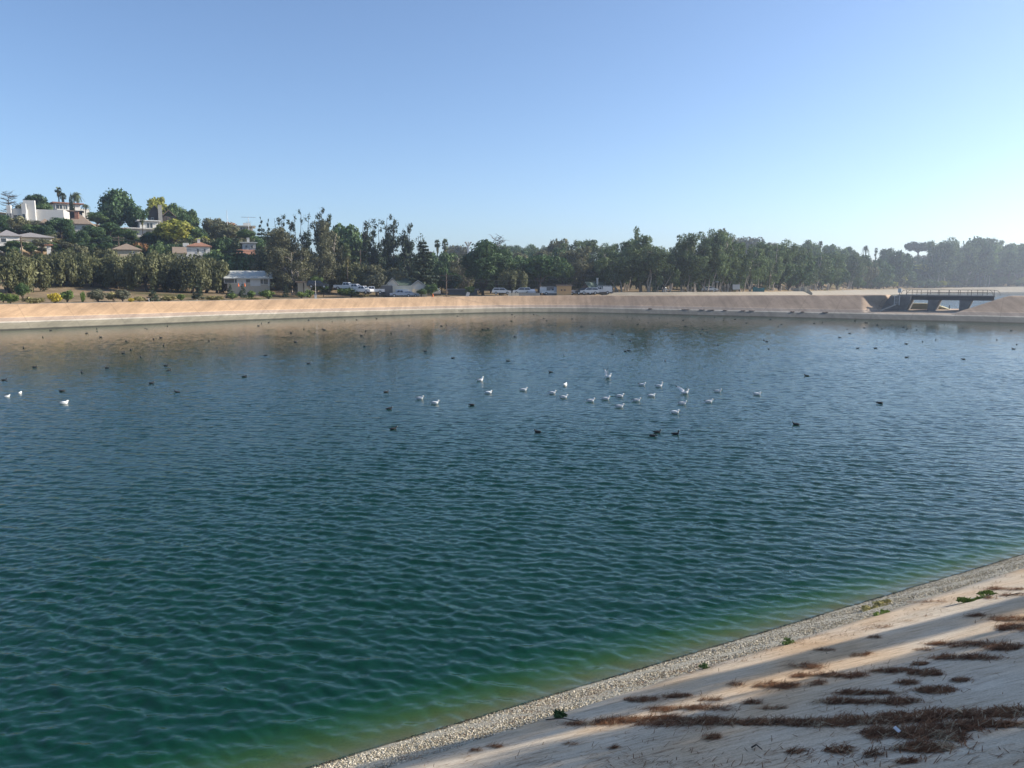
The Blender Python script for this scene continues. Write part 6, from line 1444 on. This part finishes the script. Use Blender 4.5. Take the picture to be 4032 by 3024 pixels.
for key, px, py, rz, lab in [
 ('tallneck', 1892, 1500, 20, 'gull with upright neck, topmost of the gulls left of the centre'), ('float', 1654, 1572, -15, 'gull with dark wing tips, leftmost of the main flock'), ('float', 1714, 1590, 0, 'gull just right of the leftmost gull of the main flock'),
 ('rest', 1925, 1549, 0, 'hunched gull below the upright necked one'), ('float', 2063, 1538, 0, 'gull with a dark back between the hunched gull and the flock'), ('float', 2176, 1550, 0, 'gull at the left end of the central group, upper one'),
 ('float', 2221, 1567, 0, 'gull at the left end of the central group, lower one'), ('rest', 2226, 1518, 70, 'small gull facing away above the left end of the central group'), ('float', 2327, 1581, 0, 'gull low left in the central group'),
 ('float', 2387, 1573, 0, 'gull directly below the wing raising one on the left'), ('float', 2442, 1563, 0, 'gull in the centre of the central group, upper one'), ('float', 2441, 1604, 0, 'gull in the centre of the central group, lowest one'),
 ('float', 2508, 1580, 0, 'gull right of the lowest central one'), ('rest', 2567, 1561, 0, 'hunched gull left of the wing raising one on the right'), ('float', 2529, 1518, -10, 'gull with a dark back above the central group'),
 ('tallneck', 2596, 1523, 10, 'gull with a tall neck above the central group, right one'), ('float', 2688, 1592, 0, 'gull directly below the wing raising one on the right'), ('rest', 2660, 1627, 0, 'lowest white gull of the whole flock'),
 ('float', 2792, 1585, 10, 'gull right of the flock with a raised head'), ('float', 2827, 1544, -8, 'small gull far right of the flock, upper one'), ('rest', 2983, 1555, 0, 'rightmost white gull on the water'),
 ('rest', 255, 1590, 10, 'lone plump white gull on the left side of the water'), ('float', 30, 1563, 20, 'gull close to the left photo edge'), ('rest', 80, 1549, 60, 'small white gull facing away near the left edge')]:
    bird(GP, key, px, py, rz, lab, GG, 'gull', 1.12 if px > 100 else .72)
f1 = gull(((1, (-.10, .12, .34), (-.26, .16, .58)), (-1, (.0, -.10, .36), (-.06, -.14, .60)))); FP = {'a': f1}
bird(FP, 'a', 2395, 1488, 10, 'gull rising from the water with both wings raised, left one', GG, 'gull', 1.15, .05)
f2 = gull(((1, (-.16, .16, .26), (-.50, .30, .42)), (-1, (.06, -.12, .26), (.12, -.20, .46)))); FP2 = {'a': f2}
bird(FP2, 'a', 2698, 1550, 15, 'gull with wings spread wide above the water, right one', GG, 'gull', 1.15, .02)
CG = 'coots swimming on the reservoir'
for key, px, py, rz, lab in [
 ('swim', 1549, 1691, 10, 'dark coot with a pale bill, lowest one left of centre'), ('swim', 1532, 1612, 0, 'dark coot above the lowest left one'), ('feed', 1857, 1597, 180, 'dark coot facing left below the hunched gull'), ('swim', 2117, 1703, 160, 'dark coot with head up, alone below the centre'),
 ('swim', 2588, 1704, 10, 'stretched dark coot, upper left of the three close together'), ('feed', 2572, 1719, 0, 'dark coot bowing its head, lowest of the three close together'), ('tall', 2660, 1711, 0, 'dark coot with an upright neck, right of the three'),
 ('swim', 3134, 1673, 180, 'dark coot facing left on the right half of the water'), ('feed', 3463, 1589, 180, 'flat dark coot alone far on the right side'), ('swim', 3176, 1481, 180, 'dark coot above the right half of the ripples'),
 ('swim', 2168, 1467, 180, 'dark coot above the left end of the gull group'), ('swim', 1521, 1545, 20, 'dark coot straight above the lowest left ones'), ('feed', 3571, 1408, 0, 'dark coot on the right, left one of a level pair'), ('feed', 3793, 1416, 180, 'dark coot on the right, right one of a level pair'),
 ('swim', 3990, 1375, 180, 'dark coot close to the right photo edge'), ('swim', 3377, 1372, 0, 'dark coot below the dyke, left of two'), ('swim', 3447, 1372, 0, 'dark coot below the dyke, right of two'), ('feed', 3019, 1346, 180, 'dark coot below the long dark bank debris'),
 ('swim', 18, 1498, 0, 'dark coot at the left edge, level with the ripples'), ('swim', 137, 1446, 0, 'dark coot near the left edge, upper one'), ('swim', 421, 1449, 180, 'dark coot facing left near the left side'), ('feed', 654, 1441, 0, 'dark coot left of the centre, left pair upper one'),
 ('swim', 665, 1460, 10, 'dark coot left of the centre, left pair lower one'), ('swim', 322, 1467, 90, 'small dark coot seen from behind on the left'), ('feed', 245, 1541, 0, 'brownish dark coot above the lone plump gull'), ('swim', 596, 1510, 0, 'dark coot above the ripples in the left third'),
 ('swim', 963, 1484, 0, 'dark coot in the left third farther from the bank'), ('swim', 697, 1545, 180, 'coot with a pale breast in the left third'), ('swim', 1216, 1432, 10, 'dark coot in mid water left of centre'), ('swim', 1046, 1401, 0, 'dark coot with a companion far left of centre'),
 ('swim', 1675, 1384, 0, 'dark coot left of the centre below the ramp'), ('feed', 1784, 1411, 0, 'dark coot floating below the broken ramp'), ('swim', 2000, 1423, 180, 'dark coot in the centre of the upper water'), ('swim', 2221, 1402, 90, 'dark coot seen from behind right of the centre'),
 ('feed', 2463, 1384, 0, 'dark coot pair member left, upper centre right'), ('feed', 2477, 1382, 0, 'dark coot pair member right, upper centre right'), ('swim', 2619, 1422, 90, 'dark upright coot below the pair of coots'), ('swim', 1536, 1375, 90, 'dark upright coot seen from behind, left of centre'),
 ('swim', 644, 1360, 90, 'dark coot seen from behind near the far left bank'), ('swim', 486, 1391, 0, 'small dark coot under the far left bank'), ('swim', 554, 1405, 90, 'small dark coot below the far left bank reflections')]:
    bird(CP, key, px, py, rz, lab, CG, 'coot', 1.05)
g = np.random.default_rng(17); far = []
while len(far) < 105:
    px = 60 + 3950 * g.random() ** .8; ye = float(np.interp(px, [0, 1000, 2000, 2452, 3000, 3400, 4032], [1301, 1261, 1229, 1234, 1247, 1257, 1274]))
    py = ye + 6 + abs(g.normal()) * 42
    if py > 1400: continue
    far.append((px, py))
for px, py in far:
    if px < 1300: zone = 'under the left bank'
    elif px < 2000: zone = 'between the broken ramp and mid photo'
    elif px < 2700: zone = 'under the corner of the banks in mid photo'
    elif px < 3400: zone = 'under the dyke left of the bridge'
    else: zone = 'in front of the bridge channel and mound'
    bird(CP, ['swim', 'feed', 'swim'][int(g.integers(3))], px, py, float(g.integers(4)) * 90 + 10, 'tiny dark coot of the flock ' + zone, 'tiny coots ' + zone, 'coot', 1.1)

# ------------------------------------------------------------------ foreground litter
def stones(n, seed):
    g = np.random.default_rng(seed)
    t = g.random(n) ** 1.25 * 30 - 3; q = 8.42 + g.random(n) * 2.16 + (g.random(n) < .12) * g.random(n) * .3 * -1
    x = NN[0] * q + TT[0] * t; y = NN[1] * q + TT[1] * t; s = .007 + .013 * g.random(n) ** 2; z = .5 * (10.5 - q) + s * .25
    base = np.array([(1, 0, 0), (-1, 0, 0), (0, 1, 0), (0, -1, 0), (0, 0, .7), (0, 0, -.7)], float); fc = np.array([(0, 2, 4), (2, 1, 4), (1, 3, 4), (3, 0, 4), (2, 0, 5), (1, 2, 5), (3, 1, 5), (0, 3, 5)])
    a = g.random(n) * 6.28; ca, sa = np.cos(a), np.sin(a); jit = 1 + .3 * g.normal(size=(n, 6, 1)) * .6
    V = base[None] * jit * s[:, None, None] * np.stack([1 + .5 * g.random(n), .8 + .4 * g.random(n), .7 + .5 * g.random(n)], 1)[:, None, :]
    X = V[:, :, 0] * ca[:, None] - V[:, :, 1] * sa[:, None] + x[:, None]; Y = V[:, :, 0] * sa[:, None] + V[:, :, 1] * ca[:, None] + y[:, None]; Z = V[:, :, 2] + z[:, None]
    return np.stack([X, Y, Z], 2).reshape(-1, 3), (fc[None] + 6 * np.arange(n)[:, None, None]).reshape(-1, 3)
v, f = stones(85000, 3); me = npmesh("pebbles", v, f)
mp_, nd, lk = mat("pebble_stone"); gg = N(nd, "ShaderNodeNewGeometry"); rp = ramp(nd, [(0, (.13, .11, .08)), (.25, (.30, .26, .18)), (.7, (.48, .42, .32)), (1, (.68, .62, .5))]); lk.new(gg.outputs['Random Per Island'], rp.inputs[0])
sz = N(nd, "ShaderNodeSeparateXYZ"); lk.new(gg.outputs['Position'], sz.inputs[0]); nz = N(nd, "ShaderNodeTexNoise", i_Scale=2.0, i_Detail=4.0); lk.new(gg.outputs['Position'], nz.inputs['Vector'])
wz = N(nd, "ShaderNodeMath", operation='MULTIPLY_ADD'); wz.inputs[1].default_value = -.10; lk.new(nz.outputs[0], wz.inputs[0]); lk.new(sz.outputs[2], wz.inputs[2])
wt = N(nd, "ShaderNodeMapRange"); wt.inputs[1].default_value = -.02; wt.inputs[2].default_value = .045; wt.inputs[3].default_value = .16; wt.inputs[4].default_value = 1.12; lk.new(wz.outputs[0], wt.inputs[0])
vs_ = N(nd, "ShaderNodeVectorMath", operation='SCALE'); lk.new(rp.outputs[0], vs_.inputs[0]); lk.new(wt.outputs[0], vs_.inputs['Scale'])
b = N(nd, "ShaderNodeBsdfDiffuse"); lk.new(vs_.outputs[0], b.inputs[0]); o = N(nd, "ShaderNodeOutputMaterial"); lk.new(b.outputs[0], o.inputs[0]); me.materials.append(mp_)
tag(link("pebbles", me), 'pale pebbles along the near waterline', kind='stuff')
M_need = leafmat("dry_needles", (0.09, 0.038, 0.018), (0.24, 0.115, 0.055), .1, 8.0, .1); M_needp = leafmat("dry_straw", (0.30, 0.21, 0.12), (0.5, 0.38, 0.24), .1, 8.0, .1)
def slabpt(px, py):                           # photo point on the near concrete slope, in (t, q)
    a, b_, tt = ray(px, py); d = a * NN[0] + b_ * NN[1]; r = (CAMZ - 5.25 - .035) / (-tt - .5 * d); return a * r * TT[0] + b_ * r * TT[1], r * d
WXK = 1.35
def needles(cl, per, m, name, label, seed, ln=.10, hmax=.05):
    g = np.random.default_rng(seed); Vs = []
    for (px, py, wx, hy, dens) in cl:
        wx *= WXK; hy *= .85
        n = int(per * dens * (.5 + g.random())); t0, q0 = slabpt(px - wx / 2, py); t1, q1 = slabpt(px + wx / 2, py); th, qh = slabpt(px, py - hy / 2); tl, ql = slabpt(px, py + hy / 2)
        c = np.array(slabpt(px, py)); ax = np.array([t1 - t0, q1 - q0]) / 2; bx_ = np.array([th - tl, qh - ql]) / 2 * .9
        k = 12; sub = np.stack([g.random(k) * 1.7 - .85, g.normal(size=k) * .35], 1)
        si = g.integers(k, size=n); wd = (.5 + g.random(k))[si][:, None]; p = sub[si] + g.standard_t(3, size=(n, 2)) * [[.15, .26]] * wd
        tq = c + p[:, :1] * ax + p[:, 1:] * bx_
        a = g.normal(size=n) * .75 + .1; rnd_ = g.random(n) < .25; a[rnd_] = g.random(int(rnd_.sum())) * 3.14
        L = ln * (.5 + g.random(n)); w = .0022 + .0016 * g.random(n); d2 = np.stack([np.cos(a), np.sin(a)], 1); e2 = np.stack([-np.sin(a), np.cos(a)], 1)
        hz0 = g.random(n) * hmax * np.exp(-(p ** 2).sum(1)); hz1 = hz0 + g.normal(size=n) * .018
        def P(u, s_, h): 
            r_ = tq + d2 * (L * u)[:, None] + e2 * (w * s_)[:, None]; return np.stack([NN[0] * r_[:, 1] + TT[0] * r_[:, 0], NN[1] * r_[:, 1] + TT[1] * r_[:, 0], .5 * (10.5 - r_[:, 1]) + .035 + .006 + np.maximum(0, h)], 1)
        Vs.append(np.stack([P(-.5, -1, hz0), P(-.5, 1, hz0), P(.5, .6, hz1), P(.5, -.6, hz1)], 1).reshape(-1, 3))
    V = np.concatenate(Vs); me = npmesh(name, V, np.arange(len(V)).reshape(-1, 4)); me.materials.append(m); tag(link(name, me), label, kind='stuff')
CL = [(2520, 2757, 90, 26, .9), (2650, 2742, 110, 22, .9), (2700, 2790, 250, 26, 1.0), (2600, 2802, 90, 24, .4), (2330, 2850, 170, 34, 1.1), (2440, 2838, 160, 30, 1.1), (2560, 2836, 170, 40, 1.6), (2720, 2842, 240, 54, 2.4), (2830, 2846, 110, 34, 1.2),
      (3000, 2846, 120, 26, 1.0), (3130, 2848, 180, 28, 1.6), (2895, 2697, 60, 22, .6), (2960, 2768, 70, 16, .5), (2800, 2755, 90, 16, .5), (2800, 2905, 60, 20, .6), (3050, 2700, 140, 30, 1.0), (3170, 2625, 110, 36, 1.1), (3200, 2660, 130, 26, 1.0), (3320, 2660, 120, 26, 1.0),
      (3240, 2560, 110, 16, .5), (3390, 2578, 80, 24, .6), (3210, 2690, 80, 26, .6), (3500, 2643, 110, 20, .7), (3570, 2690, 90, 20, .6), (3640, 2650, 90, 28, .7), (3680, 2720, 110, 28, 1.0), (3620, 2615, 70, 14, .4), (3780, 2535, 220, 26, 1.2), (3880, 2540, 90, 20, .6),
      (3800, 2590, 180, 26, 1.0), (3980, 2550, 130, 30, 1.2), (3990, 2440, 130, 26, 1.2), (4000, 2470, 120, 34, 1.2), (3840, 2425, 90, 16, .6), (3960, 2320, 130, 16, .7), (3990, 2345, 100, 12, .5), (3900, 2355, 60, 14, .4), (3690, 2370, 130, 10, .4), (3600, 2372, 90, 10, .3), (3480, 2470, 70, 12, .3), (3440, 2510, 60, 12, .3),
      (3300, 2765, 160, 24, 1.0), (3420, 2730, 180, 20, .9), (3500, 2765, 160, 34, 1.2), (3250, 2850, 200, 34, 2.0), (3430, 2840, 220, 40, 2.2), (3600, 2828, 220, 40, 2.2), (3760, 2815, 200, 40, 1.8), (3900, 2855, 250, 24, 2.0), (3970, 2805, 130, 44, 1.8), (3520, 2890, 160, 50, 1.8), (3700, 2900, 130, 46, 1.6), (3640, 2945, 190, 40, 1.8),
      (3740, 2870, 160, 20, 1.0), (3300, 2955, 110, 30, .6), (3450, 2970, 70, 20, .4), (3780, 2680, 80, 20, .5), (3640, 2560, 90, 14, .3), (1880, 2955, 50, 20, .3), (1950, 2940, 60, 14, .3), (2250, 2930, 60, 12, .2), (2420, 2945, 60, 12, .2), (3140, 2960, 80, 20, .2), (3050, 2790, 90, 14, .4), (3570, 3000, 90, 16, .2)]
CL = [(a, b_, c_ * (1 if e > .65 else .7), d_, e if e > .65 else e * .45) for a, b_, c_, d_, e in CL]
needles(CL, 620, M_need, 'pine_needle_litter', 'rusty brown pine needles drifted on the concrete slope', 21, .09, .012)
needles(CL, 70, M_needp, 'pale_straw_litter', 'pale straw among the pine needles', 22, .10, .016)
SP = [(float(1700 + g.random() * 2400), 0, 300, 60, 1) for i in range(60)]; SP = SP[:38]; SP = [(px, min(3000, max(float(np.interp(px, [1700, 4032], [2990, 2330])) + 20 + g.random() * 650, 2300)), 420, 120, .28) for px, *_ in SP]
needles(SP, 75, M_need, 'scattered_needles', 'single dry needles scattered over the concrete slope', 23, .09, .0)
needles([(float(p), float(np.interp(p, [1560, 2160, 2800, 3500, 4032], [3005, 2775, 2620, 2455, 2262])), 140, 14, .5) for p in range(1600, 4030, 60)], 120, M_need, 'edge_litter', 'needles caught along the edge between gravel and concrete', 24, .06, .02)
def tuft(px, py, wpx, m, lab, n=420, hh=.09, seed=0, dead=False):
    g = np.random.default_rng(seed + 50); c = np.array(slabpt(px, py)); t1 = np.array(slabpt(px + wpx / 2, py)); w = abs(t1[0] - c[0]) * 1.7; hh *= .55; x, y = shore(c[0], c[1]); z = .5 * (10.5 - c[1]) + .04
    lb = [((g.random() - .5) * 2.2 * w, g.normal() * .06, 0, w * .2 + .02, .06, hh * .55 * (.4 + g.random())) for _ in range(12)]; n = n * 2; v, f = leaves(lb, n, .022, seed + 51, aspect=2.6, up=.3, cut=-.02)
    an = math.atan2(TT[1], TT[0]) * .9; me = npmesh("weed_tuft", v, f); me.materials.append(m); o = link('weed_tuft', me); o.location = (x, y, z); o.rotation_euler = (0, -0.0, an); tag(o, lab, 'weed'); return o
tuft(3855, 2358, 120, L_bush, 'bright green weed patch on the crack at the right', 700, .07, 1); tuft(3475, 2417, 46, L_bush, 'small green weed beside the dead clump at the gravel edge', 160, .035, 2)
tuft(3110, 2535, 50, L_mid, 'weed tuft at the gravel edge in the middle of the shore', 160, .035, 4); tuft(2780, 2632, 50, L_mid, 'weed tuft on the gravel edge near the brown needle strip', 140, .035, 5)
tuft(2210, 2825, 110, L_dark, 'dark matted weed at the lower gravel edge by the crack', 600, .07, 7)
tuft(3455, 2385, 90, L_dry, 'dead straw coloured weed clump on the gravel', 500, .11, 9)
# litter paper and a twig
c = slabpt(3530, 2893); x, y = shore(*c); o = MB().box(-.014, .014, -.024, .024, 0, .008).build('paper_scrap', M_gw); o.location = (x, y, .5 * (10.5 - c[1]) + .075); o.rotation_euler = (R(24), R(-14), .5); tag(o, 'white paper scrap lying in the needle drift near the bottom right', 'litter')
c = slabpt(3775, 2820); x, y = shore(*c); o = MB().box(-.018, .018, -.022, .022, 0, .006).build('dry_leaf', M_needp); o.location = (x, y, .5 * (10.5 - c[1]) + .08); o.rotation_euler = (R(20), R(10), 1.1); tag(o, 'small yellow dry leaf in the needle drift at the right', 'leaf')
for k, (a, b_) in enumerate([((2150, 2838), (2290, 2846)), ((3960, 2352), (4060, 2340)), ((2960, 2950), (3000, 2958))]):
    p = slabpt(*a); q_ = slabpt(*b_); P0 = Vector((*shore(*p), zslope(p[1]) + .05)); P1_ = Vector((*shore(*q_), zslope(q_[1]) + .05)); m_ = (P0 + P1_) / 2 + Vector((.0, .02, .02))
    tag(MB().tube([P0, m_, P1_], [.008, .006, .004], 5).build('twig', M_bark), ['thin dark twig from the matted weed to the needle strip', 'brown twig at the right end of the green weed patch', 'short bent twig alone on the shaded slope'][k], 'twig')
# debris line on the far dyke, clumps of dry weed at the old waterline
LBD = [(2075, 30), (2500, 16), (2560, 20), (2700, 44), (2765, 30), (2800, 34), (2855, 20), (2925, 24), (2960, 30), (3120, 20), (3160, 16), (3250, 30)]
for i, (px, w) in enumerate(LBD):
    py = float(np.interp(px, [2000, 2452, 3000, 3400], [1210, 1215, 1222, 1231])); s_, r_ = ray_s(px, 2.3, py) if px > 2500 else (0, 0)
    if px > 2500: p = DP + DD * s_ + DN * 2.3
    else: p = np.array(onz(px, py, 1.05))
    v, f = leaves([(k_ * .45 * mw(px, 170) * w / 2 * (1 if True else 0), 0, .05, w * mw(px, 170) * .22, .15, .12) for k_ in (-1, 0, 1)], 150, .13, 70 + i, cut=-.05); v[:, 2] *= .45
    me = npmesh("debris_clump", v, f); me.materials.append(M_rust); o = link("debris_clump", me); o.location = (p[0], p[1], 1.1); o.rotation_euler = (0, 0, brz)
    tag(o, 'dark strip of drift debris along the old waterline of the far dyke', 'debris', 'drift debris on the far bank')

# slender trees on the crest path to the right, outside the picture, whose shade falls in bands across the slope
for i, (t, q, h, w, kd, bz) in enumerate([(35.5, -3, 15.5, 3.0, 'euc', 1), (32.6, -4.2, 12, 1.6, 'euc', 0), (26.8, -3, 15.5, 3.9, 'euc', 2), (20.5, -3.4, 15, 3.9, 'euc', 3), (15.0, -3.2, 14, 4.6, 'euc', 4)]):
    A = KIND[kd]; W, Ht, cm, tm, sk = A[bz % len(A)]; x, y = shore(t, q); o = empty('eucalyptus_tree', (x, y, 5.4), i * 1.3); o.scale = (w / W, w / W, h / Ht)
    tag(o, ['tallest slender tree on the near crest, beyond the right edge of the photo', 'short slender tree just behind the tallest one beyond the right edge', 'second slender tree on the near crest path beyond the right edge', 'third slender tree on the near crest path beyond the right edge', 'nearest slender tree on the crest path beyond the right edge'][i], 'tree'); link('crown', cm, o); link('trunk', tm, o)

# ------------------------------------------------------------------ haze
mb = MB().box(-1700, 1700, -760, 1950, -9.5, 75)
hz = mb.build("haze", None); tag(hz, kind='stuff')
mh_, nd, lk = mat("haze_air"); pv = N(nd, "ShaderNodeVolumePrincipled"); pv.inputs['Color'].default_value = (0.80, 0.89, 1.0, 1)
pv.inputs['Density'].default_value = HAZE; pv.inputs['Anisotropy'].default_value = 0.6
o = N(nd, "ShaderNodeOutputMaterial"); lk.new(pv.outputs[0], o.inputs[1]); hz.data.materials.append(mh_)
